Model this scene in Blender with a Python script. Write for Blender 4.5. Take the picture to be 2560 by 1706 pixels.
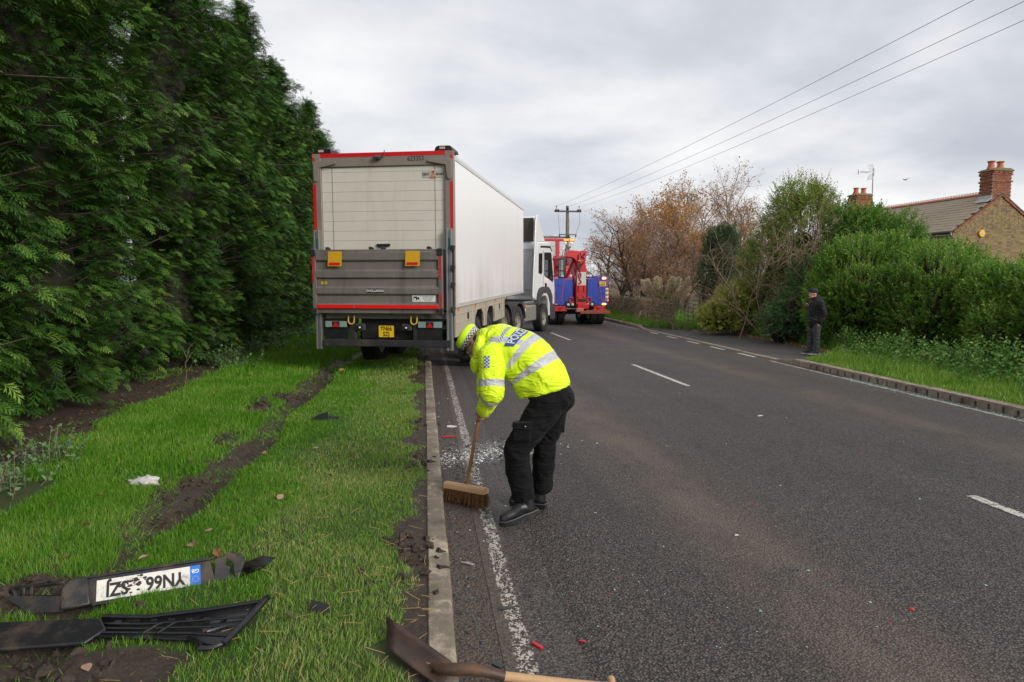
import bpy, bmesh, math, random
import numpy as np
from mathutils import Vector, Matrix, Euler
from mathutils.bvhtree import BVHTree
for o in list(bpy.data.objects): bpy.data.objects.remove(o)
sc = bpy.context.scene
COL = sc.collection
R = math.radians

# ------------------------------------------------------------ camera
cam_d = bpy.data.cameras.new('camera'); cam = bpy.data.objects.new('camera', cam_d); COL.objects.link(cam)
cam.location = (0, 0, 1.78); cam.rotation_euler = (R(90 - 4.822), 0, 0)
cam_d.sensor_width = 36; cam_d.lens = 24.0; cam_d.clip_end = 3000; cam_d.clip_start = 0.05
sc.camera = cam

# ------------------------------------------------------------ sky: overcast cloud layer over a Nishita sky
SUN_EL, SUN_AZ = R(25), R(132)          # azimuth clockwise from +Y (the view direction)
W = bpy.data.worlds.new('World'); sc.world = W; W.use_nodes = True
nt = W.node_tree; nt.nodes.clear()
def wn(t, **k):
    n = nt.nodes.new(t)
    for a, b in k.items(): setattr(n, a, b)
    return n
out = wn('ShaderNodeOutputWorld'); mixs = wn('ShaderNodeMixShader')
bg1 = wn('ShaderNodeBackground'); bg2 = wn('ShaderNodeBackground')
sky = wn('ShaderNodeTexSky', sky_type='NISHITA', sun_disc=False, sun_elevation=SUN_EL, sun_rotation=SUN_AZ)
nt.links.new(sky.outputs[0], bg1.inputs[0]); bg1.inputs[1].default_value = 0.1
tc = wn('ShaderNodeTexCoord'); sep = wn('ShaderNodeSeparateXYZ'); nt.links.new(tc.outputs['Generated'], sep.inputs[0])
zz = wn('ShaderNodeMath', operation='MAXIMUM'); nt.links.new(sep.outputs[2], zz.inputs[0]); zz.inputs[1].default_value = 0.0
za = wn('ShaderNodeMath', operation='ADD'); nt.links.new(zz.outputs[0], za.inputs[0]); za.inputs[1].default_value = 0.22
dx = wn('ShaderNodeMath', operation='DIVIDE'); nt.links.new(sep.outputs[0], dx.inputs[0]); nt.links.new(za.outputs[0], dx.inputs[1])
dy = wn('ShaderNodeMath', operation='DIVIDE'); nt.links.new(sep.outputs[1], dy.inputs[0]); nt.links.new(za.outputs[0], dy.inputs[1])
cmb = wn('ShaderNodeCombineXYZ'); nt.links.new(dx.outputs[0], cmb.inputs[0]); nt.links.new(dy.outputs[0], cmb.inputs[1]); cmb.inputs[2].default_value = 3.4
n1 = wn('ShaderNodeTexNoise'); n1.inputs['Scale'].default_value = 0.8; n1.inputs['Detail'].default_value = 6; n1.inputs['Roughness'].default_value = 0.5; n1.inputs['Distortion'].default_value = 0.35
n2 = wn('ShaderNodeTexNoise'); n2.inputs['Scale'].default_value = 2.6; n2.inputs['Detail'].default_value = 7; n2.inputs['Roughness'].default_value = 0.55
nt.links.new(cmb.outputs[0], n1.inputs['Vector']); nt.links.new(cmb.outputs[0], n2.inputs['Vector'])
mx = wn('ShaderNodeMath', operation='MULTIPLY_ADD'); nt.links.new(n2.outputs[0], mx.inputs[0]); mx.inputs[1].default_value = 0.28; nt.links.new(n1.outputs[0], mx.inputs[2])
rp = wn('ShaderNodeValToRGB'); nt.links.new(mx.outputs[0], rp.inputs[0])
e = rp.color_ramp.elements
e[0].position = 0.46; e[0].color = (0.50, 0.525, 0.59, 1)
e[1].position = 0.82; e[1].color = (0.95, 0.945, 0.94, 1)
q = e.new(0.58); q.color = (0.60, 0.62, 0.67, 1)
q = e.new(0.68); q.color = (0.76, 0.765, 0.785, 1)
nt.links.new(rp.outputs[0], bg2.inputs[0]); bg2.inputs[1].default_value = 0.61
nt.links.new(bg1.outputs[0], mixs.inputs[1]); nt.links.new(bg2.outputs[0], mixs.inputs[2]); mixs.inputs[0].default_value = 0.95
nt.links.new(mixs.outputs[0], out.inputs[0])

# ------------------------------------------------------------ sun, veiled by cloud
sl = bpy.data.lights.new('sun', 'SUN'); sl.energy = 1.5; sl.angle = R(25); sl.color = (1, 0.965, 0.91)
so = bpy.data.objects.new('sun', sl); COL.objects.link(so)
sd = Vector((math.sin(SUN_AZ) * math.cos(SUN_EL), math.cos(SUN_AZ) * math.cos(SUN_EL), math.sin(SUN_EL)))
so.rotation_euler = sd.to_track_quat('Z', 'Y').to_euler(); so.location = sd * 60
sc.view_settings.view_transform = 'Standard'; sc.view_settings.look = 'None'
sc.view_settings.exposure = 0.85; sc.view_settings.gamma = 1.0; sc.view_settings.use_curve_mapping = False
sc.render.engine = 'CYCLES'
sc.cycles.max_bounces = 6; sc.cycles.diffuse_bounces = 3; sc.cycles.glossy_bounces = 3; sc.cycles.transparent_max_bounces = 8
sc.cycles.use_denoising = True

# ------------------------------------------------------------ helpers
random.seed(7); RNG = np.random.default_rng(11)

def tag(o, label=None, cat=None, group=None, kind=None):
    if label: o['label'] = label
    if cat: o['category'] = cat
    if group: o['group'] = group
    if kind: o['kind'] = kind
    return o
def empty(name, loc=(0, 0, 0), rz=0.0, label=None, cat=None, group=None):
    o = bpy.data.objects.new(name, None); COL.objects.link(o)
    o.location = loc; o.rotation_euler = (0, 0, rz); o.empty_display_size = 0.2
    return tag(o, label, cat, group)
def link(name, me, parent=None):
    o = bpy.data.objects.new(name, me); COL.objects.link(o)
    if parent is not None: o.parent = parent
    return o
def np_mesh(name, V, F, mats, midx=None, smooth=False, attrs=None):
    """V (n,3); F: (m,k) array or list of arrays with different k"""
    V = np.asarray(V, dtype=np.float32)
    Fs = F if isinstance(F, list) else [F]
    Fs = [np.asarray(f, dtype=np.int32) for f in Fs if len(f)]
    me = bpy.data.meshes.new(name)
    me.vertices.add(len(V)); me.vertices.foreach_set('co', V.ravel())
    loops = np.concatenate([f.ravel() for f in Fs])
    tot = np.concatenate([np.full(len(f), f.shape[1], dtype=np.int32) for f in Fs])
    st = np.concatenate([[0], np.cumsum(tot)[:-1]]).astype(np.int32)
    me.loops.add(len(loops)); me.loops.foreach_set('vertex_index', loops)
    me.polygons.add(len(tot)); me.polygons.foreach_set('loop_start', st); me.polygons.foreach_set('loop_total', tot)
    for m in (mats if isinstance(mats, (list, tuple)) else [mats]): me.materials.append(m)
    if midx is not None: me.polygons.foreach_set('material_index', np.asarray(midx, dtype=np.int32))
    me.polygons.foreach_set('use_smooth', np.full(len(tot), bool(smooth)))
    if attrs:
        for k, a in attrs.items():
            at_ = me.attributes.new(k, 'FLOAT', 'POINT'); at_.data.foreach_set('value', np.asarray(a, dtype=np.float32))
    me.update(calc_edges=True); me.validate()
    return me

class MB:
    def __init__(s): s.V = []; s.F = []; s.M = []
    def add(s, vs, fs, m=0):
        b = len(s.V); s.V += [tuple(v) for v in vs]
        for f in fs: s.F.append([b + i for i in f]); s.M.append(m)
        return s
    def box(s, x0, x1, y0, y1, z0, z1, m=0):
        return s.add([(x0,y0,z0),(x1,y0,z0),(x1,y1,z0),(x0,y1,z0),(x0,y0,z1),(x1,y0,z1),(x1,y1,z1),(x0,y1,z1)],
              [(0,3,2,1),(4,5,6,7),(0,1,5,4),(1,2,6,5),(2,3,7,6),(3,0,4,7)], m)
    def obox(s, c, size, rot=(0,0,0), m=0):
        M = Euler(rot).to_matrix(); c = Vector(c); h = Vector(size) / 2
        vs = [c + M @ Vector((a*h.x, b*h.y, d*h.z)) for d in (-1,1) for a, b in ((-1,-1),(1,-1),(1,1),(-1,1))]
        return s.add(vs, [(0,3,2,1),(4,5,6,7),(0,1,5,4),(1,2,6,5),(2,3,7,6),(3,0,4,7)], m)
    def bar(s, p0, p1, w, h, m=0, up=(0,0,1)):
        p0 = Vector(p0); p1 = Vector(p1); d = (p1-p0).normalized(); u = Vector(up)
        if abs(d.dot(u)) > .98: u = Vector((0,1,0))
        x = d.cross(u).normalized(); z = x.cross(d)
        vs = [p + x*a*w/2 + z*b*h/2 for p in (p0,p1) for a,b in ((-1,-1),(1,-1),(1,1),(-1,1))]
        return s.add(vs, [(0,1,2,3),(7,6,5,4),(0,4,5,1),(1,5,6,2),(2,6,7,3),(3,7,4,0)], m)
    def tube(s, pts, r, n=8, m=0, caps=True):
        pts = [Vector(p) for p in pts]; k = len(pts)
        rs = r if isinstance(r, (list, tuple, np.ndarray)) else [r]*k
        vs = []; fs = []; u = None
        for i, p in enumerate(pts):
            d = (pts[min(i+1,k-1)] - pts[max(i-1,0)]).normalized()
            if u is None:
                u = d.cross(Vector((0,0,1)));
                if u.length < .05: u = d.cross(Vector((1,0,0)))
            else: u = u - d*u.dot(d)
            u.normalize(); w = d.cross(u)
            for j in range(n):
                a = 2*math.pi*j/n; vs.append(p + (u*math.cos(a) + w*math.sin(a))*rs[i])
        for i in range(k-1):
            for j in range(n):
                a = i*n+j; b = i*n+(j+1)%n; fs.append((a, b, b+n, a+n))
        if caps: fs.append(tuple(range(n))[::-1]); fs.append(tuple(range((k-1)*n, k*n)))
        return s.add(vs, fs, m)
    def cyl(s, p0, p1, r0, r1=None, n=16, m=0, caps=True):
        return s.tube([p0, p1], [r0, r0 if r1 is None else r1], n, m, caps)
    def lathe(s, prof, c=(0,0,0), ax='z', n=20, m=0, caps=True):
        c = Vector(c); vs = []; fs = []; k = len(prof)
        for r, h in prof:
            for j in range(n):
                a = 2*math.pi*j/n; x, y = r*math.cos(a), r*math.sin(a)
                vs.append(c + (Vector((x,y,h)) if ax=='z' else Vector((h,x,y)) if ax=='x' else Vector((y,h,x))))
        for i in range(k-1):
            for j in range(n):
                a = i*n+j; b = i*n+(j+1)%n; fs.append((a,b,b+n,a+n))
        if caps: fs.append(tuple(range(n))[::-1]); fs.append(tuple(range((k-1)*n,k*n)))
        return s.add(vs, fs, m)
    def prism(s, poly, o, ex, ey, dep, m=0):
        """poly 2-D outline in the plane (ex, ey) at o, extruded by vector dep"""
        o = Vector(o); ex = Vector(ex); ey = Vector(ey); dep = Vector(dep); n = len(poly)
        a = [o + ex*p[0] + ey*p[1] for p in poly]; vs = a + [v + dep for v in a]
        fs = [tuple(range(n))[::-1], tuple(range(n, 2*n))] + [(i, (i+1)%n, (i+1)%n+n, i+n) for i in range(n)]
        return s.add(vs, fs, m)
    def ell(s, c, r, nu=16, nv=10, m=0, M=None):
        c = Vector(c); vs = []; fs = []
        for i in range(nv+1):
            t = math.pi*i/nv
            for j in range(nu):
                a = 2*math.pi*j/nu; v = Vector((math.sin(t)*math.cos(a)*r[0], math.sin(t)*math.sin(a)*r[1], math.cos(t)*r[2]))
                if M is not None: v = M @ v
                vs.append(c + v)
        for i in range(nv):
            for j in range(nu):
                a = i*nu+j; b = i*nu+(j+1)%nu; fs.append((a, a+nu, b+nu, b))
        return s.add(vs, fs, m)
    def mesh(s, name, mats, smooth=0, fix=True):
        me = bpy.data.meshes.new(name); me.from_pydata(s.V, [], s.F)
        for m in (mats if isinstance(mats, (list, tuple)) else [mats]): me.materials.append(m)
        me.polygons.foreach_set('material_index', s.M)
        if fix:
            bm = bmesh.new(); bm.from_mesh(me); bmesh.ops.recalc_face_normals(bm, faces=bm.faces); bm.to_mesh(me); bm.free()
        if smooth:
            me.polygons.foreach_set('use_smooth', [True]*len(me.polygons)); me.set_sharp_from_angle(angle=R(smooth))
        me.update(); return me
    def build(s, name, mats, parent=None, smooth=35, bevel=0, seg=2):
        o = link(name, s.mesh(name, mats, smooth), parent)
        if bevel:
            b = o.modifiers.new('bevel', 'BEVEL'); b.width = bevel; b.segments = seg; b.limit_method = 'ANGLE'; b.angle_limit = R(40); b.harden_normals = False
        return o

def copy_tree(o, parent=None):
    c = o.copy(); COL.objects.link(c); c.parent = parent
    for ch in list(o.children): copy_tree(ch, c)
    return c

def text_mesh(txt, size, m, bold=0.0, sx=1.0, depth=0.0, align='CENTER', spacing=1.0, res=4):
    cu = bpy.data.curves.new('lettering', 'FONT'); cu.body = txt; cu.size = size; cu.align_x = align; cu.align_y = 'CENTER'
    cu.offset = bold; cu.extrude = depth; cu.space_character = spacing; cu.resolution_u = res
    ob = bpy.data.objects.new('lettering', cu); COL.objects.link(ob)
    bpy.context.view_layer.update()
    dg = bpy.context.evaluated_depsgraph_get()
    me = bpy.data.meshes.new_from_object(ob.evaluated_get(dg)); bpy.data.objects.remove(ob); bpy.data.curves.remove(cu)
    for v in me.vertices: v.co.x *= sx
    me.materials.clear(); me.materials.append(m)
    return me
def place_text(name, txt, size, m, loc, rot, parent, **k):
    o = link(name, text_mesh(txt, size, m, **k), parent); o.location = loc; o.rotation_euler = rot; return o

# ------------------------------------------------------------ materials
def srgb(r, g, b):
    f = lambda c: (c/255/12.92) if c/255 <= 0.04045 else ((c/255+0.055)/1.055)**2.4
    return (f(r), f(g), f(b), 1)
class NT:
    def __init__(s, name):
        s.m = bpy.data.materials.new(name); s.m.use_nodes = True; s.t = s.m.node_tree; s.t.nodes.clear()
        s.out = s.n('ShaderNodeOutputMaterial'); s.bs = s.n('ShaderNodeBsdfPrincipled'); s.l(s.bs.outputs[0], s.out.inputs[0])
    def n(s, t, **k):
        x = s.t.nodes.new(t)
        for a, b in k.items(): setattr(x, a, b)
        return x
    def l(s, a, b): s.t.links.new(a, b); return b
    def val(s, node, **k):
        for a, b in k.items(): node.inputs[a.replace('_', ' ')].default_value = b
        return node
    def co(s, kind='Object'): return s.n('ShaderNodeTexCoord').outputs[kind]
    def attr(s, name): return s.n('ShaderNodeAttribute', attribute_name=name).outputs['Fac']
    def math(s, op, a, b=None, c=None, clamp=False):
        x = s.n('ShaderNodeMath', operation=op, use_clamp=clamp)
        for i, v in enumerate((a, b, c)):
            if v is None: continue
            if isinstance(v, (int, float)): x.inputs[i].default_value = v
            else: s.l(v, x.inputs[i])
        return x.outputs[0]
    def noise(s, scale, detail=4, rough=.55, vec=None, dist=0.0):
        x = s.n('ShaderNodeTexNoise'); x.inputs['Scale'].default_value = scale; x.inputs['Detail'].default_value = detail; x.inputs['Roughness'].default_value = rough; x.inputs['Distortion'].default_value = dist
        s.l(vec if vec is not None else s.co(), x.inputs['Vector']); return x.outputs[0]
    def vor(s, scale, vec=None, feature='F1', out='Distance', rand=1.0):
        x = s.n('ShaderNodeTexVoronoi', feature=feature); x.inputs['Scale'].default_value = scale; x.inputs['Randomness'].default_value = rand
        s.l(vec if vec is not None else s.co(), x.inputs['Vector']); return x.outputs[out]
    def ramp(s, fac, stops, interp='LINEAR'):
        x = s.n('ShaderNodeValToRGB'); s.l(fac, x.inputs[0]); cr = x.color_ramp; cr.interpolation = interp
        while len(cr.elements) < len(stops): cr.elements.new(.5)
        for el, (p, c) in zip(cr.elements, stops):
            el.position = p; el.color = c if isinstance(c, (tuple, list)) else (c, c, c, 1)
        return x.outputs[0]
    def smooth(s, v, a, b):
        x = s.n('ShaderNodeMapRange', interpolation_type='SMOOTHSTEP'); s.l(v, x.inputs[0]); x.inputs[1].default_value = a; x.inputs[2].default_value = b; return x.outputs[0]
    def mix(s, f, a, b, blend='MIX'):
        x = s.n('ShaderNodeMix', data_type='RGBA', blend_type=blend)
        for i, v in ((0, f), (6, a), (7, b)):
            if isinstance(v, (int, float)): x.inputs[i].default_value = v if i == 0 else (v, v, v, 1)
            elif isinstance(v, (tuple, list)): x.inputs[i].default_value = v
            else: s.l(v, x.inputs[i])
        return x.outputs[2]
    def sepx(s, vec):
        x = s.n('ShaderNodeSeparateXYZ'); s.l(vec, x.inputs[0]); return x.outputs
    def mapv(s, vec, scale=(1,1,1), loc=(0,0,0), rot=(0,0,0)):
        x = s.n('ShaderNodeMapping'); s.l(vec, x.inputs[0]); x.inputs['Location'].default_value = loc; x.inputs['Scale'].default_value = scale; x.inputs['Rotation'].default_value = rot; return x.outputs[0]
    def base(s, c):
        if isinstance(c, (tuple, list)): s.bs.inputs['Base Color'].default_value = c
        else: s.l(c, s.bs.inputs['Base Color'])
    def bump(s, h, strength=.4, dist=.01):
        x = s.n('ShaderNodeBump'); x.inputs['Strength'].default_value = strength; x.inputs['Distance'].default_value = dist
        s.l(h, x.inputs['Height']); s.l(x.outputs[0], s.bs.inputs['Normal'])
    def set(s, **k):
        for a, b in k.items():
            i = s.bs.inputs[a.replace('_', ' ')]
            if hasattr(b, 'links') or isinstance(b, bpy.types.NodeSocket): s.l(b, i)
            else: i.default_value = b
        return s
def mul(c, f): return (min(1, c[0]*f), min(1, c[1]*f), min(1, c[2]*f), 1)
def plain(name, c, rough=.6, metal=0.0, var=.18, scale=9, bump=0.0, bscale=60, spec=.5, grime=None, gscale=2.2, gamt=.5, coat=0.0, streak=False):
    """procedural paint / plastic / metal: colour, broad mottling, optional grime and fine relief"""
    k = NT(name); v = k.co()
    col = k.mix(k.noise(scale, 5, .6, v), mul(c, 1-var), mul(c, 1+var*.6))
    if grime is not None:
        gv = k.mapv(v, (1, 1, .18)) if streak else v
        g = k.smooth(k.noise(gscale, 8, .68, gv), .62 - .32*gamt, .86 - .2*gamt)
        col = k.mix(k.math('MULTIPLY', g, .9), col, grime)
        k.set(Roughness=k.math('MULTIPLY_ADD', g, .3, rough, clamp=True))
    else:
        k.set(Roughness=rough)
    k.base(col); k.set(Metallic=metal); k.bs.inputs['Specular IOR Level'].default_value = spec
    if coat: k.bs.inputs['Coat Weight'].default_value = coat; k.bs.inputs['Coat Roughness'].default_value = .08
    if bump: k.bump(k.noise(bscale, 4, .6, v), bump, .004)
    return k.m
def glow(name, c, strength, base=None):
    k = NT(name); k.base(base or c); k.set(Roughness=.3)
    k.bs.inputs['Emission Color'].default_value = c; k.bs.inputs['Emission Strength'].default_value = strength; return k.m
def leaf_mat(name, c0, c1, c2=None, rough=.5, trans=.25, spec=.35):
    """leaves: hue by the per-leaf rnd attribute (random; conifers also paint light and shade in it), light passes through a little"""
    k = NT(name); a = k.attr('rnd')
    col = k.ramp(a, [(0, c0), (.6, c1), (1, c2 or c1)])
    col = k.mix(k.noise(1.3, 3, .6), col, k.mix(1, col, (.72, .78, .7, 1), 'MULTIPLY'))
    k.base(col); k.set(Roughness=rough); k.bs.inputs['Specular IOR Level'].default_value = spec
    if trans:
        tr = k.n('ShaderNodeBsdfTranslucent'); k.l(col, tr.inputs[0]); mx = k.n('ShaderNodeMixShader'); mx.inputs[0].default_value = trans
        k.l(k.bs.outputs[0], mx.inputs[1]); k.l(tr.outputs[0], mx.inputs[2]); k.l(mx.outputs[0], k.out.inputs[0])
    return k.m
BLACK = plain('black_plastic', (.012,.012,.013,1), .45, var=.3, grime=(.06,.05,.04,1), gamt=.35)
RUBBER = plain('tyre_rubber', (.018,.018,.018,1), .8, var=.3, grime=(.07,.06,.048,1), gamt=.6, bump=.3)
CHASSIS = plain('chassis_steel', (.02,.02,.021,1), .65, var=.3, grime=(.07,.058,.045,1), gamt=.6)
# ============================================================ GROUND, ROAD, KERBS, VERGES
ROAD_A = math.atan(.1285); RO = (0.1348, 0.0)      # the road frame: u across from the left kerb edge, v along the road
CA, SA = math.cos(ROAD_A), math.sin(ROAD_A)
def rw(u, v, z=0.0): return (RO[0] + u*CA - v*SA, RO[1] + u*SA + v*CA, z)
def rframe(o): o.location = (RO[0], RO[1], 0); o.rotation_euler = (0, 0, ROAD_A); return o
def uR(v): return 7.5 + .031*np.clip(v, -20, 45)
def fbm(x, y, sc=1.0, oct=4, seed=0):
    """cheap value noise, -1..1"""
    r = np.random.default_rng(seed); T = r.random((64, 64)); out = np.zeros(np.broadcast(x, y).shape); a = 1.0; t = 0
    for o in range(oct):
        X = x*sc + 17.3*o; Y = y*sc + 9.1*o; xi = np.floor(X).astype(int); yi = np.floor(Y).astype(int); fx = X-xi; fy = Y-yi
        fx = fx*fx*(3-2*fx); fy = fy*fy*(3-2*fy); g = lambda i, j: T[(xi+i) & 63, (yi+j) & 63]
        out += a*((g(0,0)*(1-fx)+g(1,0)*fx)*(1-fy) + (g(0,1)*(1-fx)+g(1,1)*fx)*fy - .5)*2; t += a; a *= .5; sc *= 2.03
    return out/t
def sstep(a, b, x): t = np.clip((x-a)/(b-a), 0, 1); return t*t*(3-2*t)

# ---- asphalt colour shared by road, markings and apron
def asphalt(k, v):
    cellc = k.vor(74, v, out='Color'); cell = k.sepx(cellc)[0]; d = k.vor(74, v)
    fine = k.noise(420, 2, .6, v)
    col = k.ramp(cell, [(0, (.060,.049,.043,1)), (.55, (.116,.096,.086,1)), (.9, (.165,.137,.122,1)), (1, (.24,.20,.172,1))])
    gap = k.smooth(d, .36, .72)
    col = k.mix(gap, col, (.020,.0175,.017,1))
    col = k.mix(k.math('MULTIPLY', fine, .35), col, (.085,.072,.067,1))
    broad = k.noise(.55, 6, .65, k.mapv(v, (1.6, .22, 1)))
    col = k.mix(k.smooth(broad, .42, .66), col, k.mix(1, col, (.76,.76,.79,1), 'MULTIPLY'))
    h = k.math('MULTIPLY_ADD', k.math('SUBTRACT', 1.0, d), 1.0, k.math('MULTIPLY', cell, .5))
    return col, h, cell, d
def tan_dirt(k, v, col):
    xs = k.sepx(v); w = k.noise(.9, 5, .65, k.mapv(v, (1, .35, 1)))
    def stripe(c, s):
        t = k.math('SUBTRACT', k.math('MULTIPLY_ADD', w, .5, xs[0]), c + .25)
        return k.math('POWER', 2.718, k.math('MULTIPLY', k.math('MULTIPLY', t, t), -1/(s*s)))
    st = k.math('ADD', stripe(2.02, .36), k.math('MULTIPLY', stripe(6.1, .4), .75), clamp=True)
    st = k.math('MULTIPLY', st, k.smooth(k.noise(1.6, 6, .7, k.mapv(v, (1.3, .5, 1), (3,1,0))), .3, .62))
    grain = k.smooth(k.noise(60, 4, .7, v), .35, .7)
    col = k.mix(k.math('MULTIPLY', st, k.math('MULTIPLY_ADD', grain, .6, .18)), col, (.22,.165,.11,1))
    # grit and silt in the left gutter
    g = k.math('MULTIPLY', k.smooth(k.math('MULTIPLY_ADD', k.noise(5, 5, .7, v), .22, xs[0]), .62, .2), k.smooth(k.noise(34, 5, .75, v), .32, .62))
    col = k.mix(k.math('MULTIPLY', g, .78), col, k.mix(k.noise(11, 4, .7, v), (.085,.062,.045,1), (.20,.145,.10,1)))
    gr = k.math('MULTIPLY', k.smooth(xs[0], 6.9, 7.7), k.smooth(k.noise(9, 5, .7, v), .4, .65))
    col = k.mix(k.math('MULTIPLY', gr, .6), col, (.15,.125,.1,1))
    dv_ = k.math('SUBTRACT', k.math('SUBTRACT', xs[1], k.math('MULTIPLY', xs[0], .42)), 6.95); q = k.math('ADD', k.math('MULTIPLY', k.math('MULTIPLY', dv_, dv_), 9.0), k.math('POWER', k.math('MULTIPLY', k.math('SUBTRACT', xs[0], .5), 1.7), 2.0))
    dm = k.math('MULTIPLY', k.math('POWER', 2.718, k.math('MULTIPLY', q, -1.0)), k.smooth(k.noise(13, 6, .75, v), .42, .68))
    return k.mix(k.math('MULTIPLY', dm, .75), col, (.52,.50,.48,1))
k = NT('asphalt'); v = k.co(); col, h, cell, d = asphalt(k, v); k.base(tan_dirt(k, v, col))
k.set(Roughness=k.math('MULTIPLY_ADD', k.noise(1.1, 4, .6, v), .2, .5)); k.bs.inputs['Specular IOR Level'].default_value = .36
k.bump(h, 1.0, .009); ASPHALT = k.m
k = NT('apron_tarmac'); v = k.co(); col, h, cell, d = asphalt(k, v)
k.base(k.mix(k.smooth(k.noise(.8, 6, .7, v), .35, .7), k.mix(.35, col, (.10,.085,.075,1)), (.085,.074,.066,1))); k.set(Roughness=.75); k.bump(h, .5, .004); APRON = k.m
def paint_mat(name, u0, u1, wear, c=(.62,.565,.49,1)):
    """worn road paint: chips out to the asphalt below"""
    k = NT(name); v = k.co(); col, h, cell, d = asphalt(k, v); col = tan_dirt(k, v, col)
    xs = k.sepx(v); n = k.noise(26, 6, .75, k.mapv(v, (1, .55, 1))); n2 = k.noise(1.7, 4, .6, v)
    e = k.math('MINIMUM', k.math('SUBTRACT', xs[0], u0), k.math('SUBTRACT', u1, xs[0]))
    e = k.smooth(k.math('MULTIPLY_ADD', k.math('SUBTRACT', n, .5), .09, e), 0, .012)
    hold = k.math('MULTIPLY_ADD', d, -.30, k.math('MULTIPLY_ADD', n2, .30, n))
    m = k.math('MULTIPLY', e, k.smooth(hold, wear, wear+.05))
    if name == 'edge_paint':      # remains of an older line beside it
        e2 = k.math('MULTIPLY', k.math('GREATER_THAN', xs[0], .465), k.math('LESS_THAN', xs[0], .51)); m = k.math('ADD', m, k.math('MULTIPLY', e2, k.smooth(hold, .72, .77)), clamp=True)
    pc = k.mix(k.noise(14, 5, .7, v), mul(c, .62), c); pc = k.mix(k.smooth(k.noise(3, 5, .7, v), .5, .75), pc, mul(c, .5))
    k.base(k.mix(m, col, pc)); k.set(Roughness=.62); k.bump(k.math('MULTIPLY_ADD', m, .5, h), .6, .005); return k.m

# ---- far ground
k = NT('field'); v = k.co(); k.base(k.mix(k.noise(.2, 6, .7, v), (.075,.075,.03,1), (.12,.105,.05,1))); k.set(Roughness=.9); FIELD = k.m
mb = MB(); mb.add([(-900,-500,-.35),(900,-500,-.35),(900,1400,-.35),(-900,1400,-.35)], [(0,1,2,3)])
tag(mb.build('ground', FIELD, smooth=0), kind='structure')

# ---- road
vs = np.concatenate([np.arange(-14, 60, 2.0), np.arange(60, 260, 20.)]); V = []; F = []
us = [-.03, .4, 2.2, 4.4, 6.4, 1.0]
for vv in vs:
    for u in us[:-1]: V.append((u, vv, 0))
    V.append((uR(vv)+.03, vv, 0))
n = len(us)
for i in range(len(vs)-1):
    for j in range(n-1): F.append((i*n+j, i*n+j+1, (i+1)*n+j+1, (i+1)*n+j))
road = rframe(link('road', np_mesh('road', V, np.array(F), ASPHALT))); tag(road, kind='structure')
def strip(name, u0, u1, v0, v1, m, z=.003, fu=None):
    vv = np.arange(v0, v1+.01, 2.0) if v1-v0 > 3 else np.array([v0, v1]); V = []; F = []
    if vv[-1] < v1-.01: vv = np.append(vv, v1)
    for a in vv:
        b = fu(a) if fu else 0
        V += [(u0+b, a, z), (u1+b, a, z)]
    F = [(2*i, 2*i+1, 2*i+3, 2*i+2) for i in range(len(vv)-1)]
    o = link(name, np_mesh(name, V, np.array(F), m), road); return o
strip('edge_line', .22, .60, -2, 42, paint_mat('edge_paint', .275, .37, .50))
DASH = paint_mat('dash_paint', 4.36, 4.46, .38, (.70,.66,.60,1))
for v0, v1 in ((.8, 5.09), (11.28, 14.5), (21.03, 24.3), (30.8, 34.0), (40.6, 44)): strip('lane_dash', 4.35, 4.47, v0, v1, DASH)
RP = paint_mat('right_edge_paint', -50, 50, .44, (.55,.50,.43,1)); RD = paint_mat('right_dash_paint', -50, 50, .37, (.66,.62,.56,1))
strip('edge_line', -.235, -.145, -4, 14.8, RP, fu=uR); strip('edge_line', -.235, -.145, 25.6, 42, RP, fu=uR)
for a in (15.57, 17.4, 19.3, 21.25, 23.2): strip('give_way_dash', -.235, -.125, a, a+.98, RD, fu=uR)

# ---- kerbs
def stone_mat(name, c, moss=0.0):
    k = NT(name); v = k.n('ShaderNodeNewGeometry').outputs['Position']
    col = k.mix(k.noise(9, 7, .75, v), mul(c, .45), mul(c, 1.45)); col = k.mix(k.smooth(k.vor(140, v), .0, .5), mul(c, .5), col)
    col = k.mix(k.math('MULTIPLY', k.smooth(k.noise(3.2, 6, .75, v), .5, .66), .8), col, mul((.50,.42,.31,1), 1))
    col = k.mix(k.math('MULTIPLY', k.smooth(k.noise(2.1, 6, .7, k.mapv(v, (1,1,1), (5,2,1))), .5, .72), .75), col, (.075,.06,.048,1))
    if moss: col = k.mix(k.math('MULTIPLY', k.smooth(k.noise(5, 6, .75, v), .58, .7), moss), col, (.09,.10,.03,1))
    k.base(col); k.set(Roughness=.85); k.bump(k.math('ADD', k.noise(60, 6, .7, v), k.noise(300, 3, .6, v)), .5, .006); return k.m
KST = stone_mat('kerb_stone', (.215,.172,.13,1), .6); KCO = stone_mat('kerb_concrete', (.33,.26,.20,1), .2)
kl = rframe(empty('kerb_left')); tag(kl, kind='structure')
prof = [(-.128,-.12),(-.128,.094),(-.122,.1),(-.022,.1),(-.008,.094),(0.0,.08),(.014,-.12)]
KL = .915
def kerb_mesh(name, prof, L, m, bevel=.004):
    b = MB(); b.prism(prof, (0, 0, 0), (1,0,0), (0,0,1), (0, L-.007, 0)); me = b.mesh(name, m, 40); return me
kms = [kerb_mesh('kerb_stone', prof, KL, KST)]
for i in range(46):
    o = link('kerb_stone', kms[0], kl); o.location = (random.uniform(-.004,.004), -1.93 + i*KL, random.uniform(-.006,.004)); o.rotation_euler = (random.uniform(-.003,.003), random.uniform(-.012,.012), random.uniform(-.003,.003))
kr = rframe(empty('kerb_right')); tag(kr, kind='structure')
b = MB(); L = .495     # slotted drainage kerb block: a body, a lintel and piers between the slots
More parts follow.
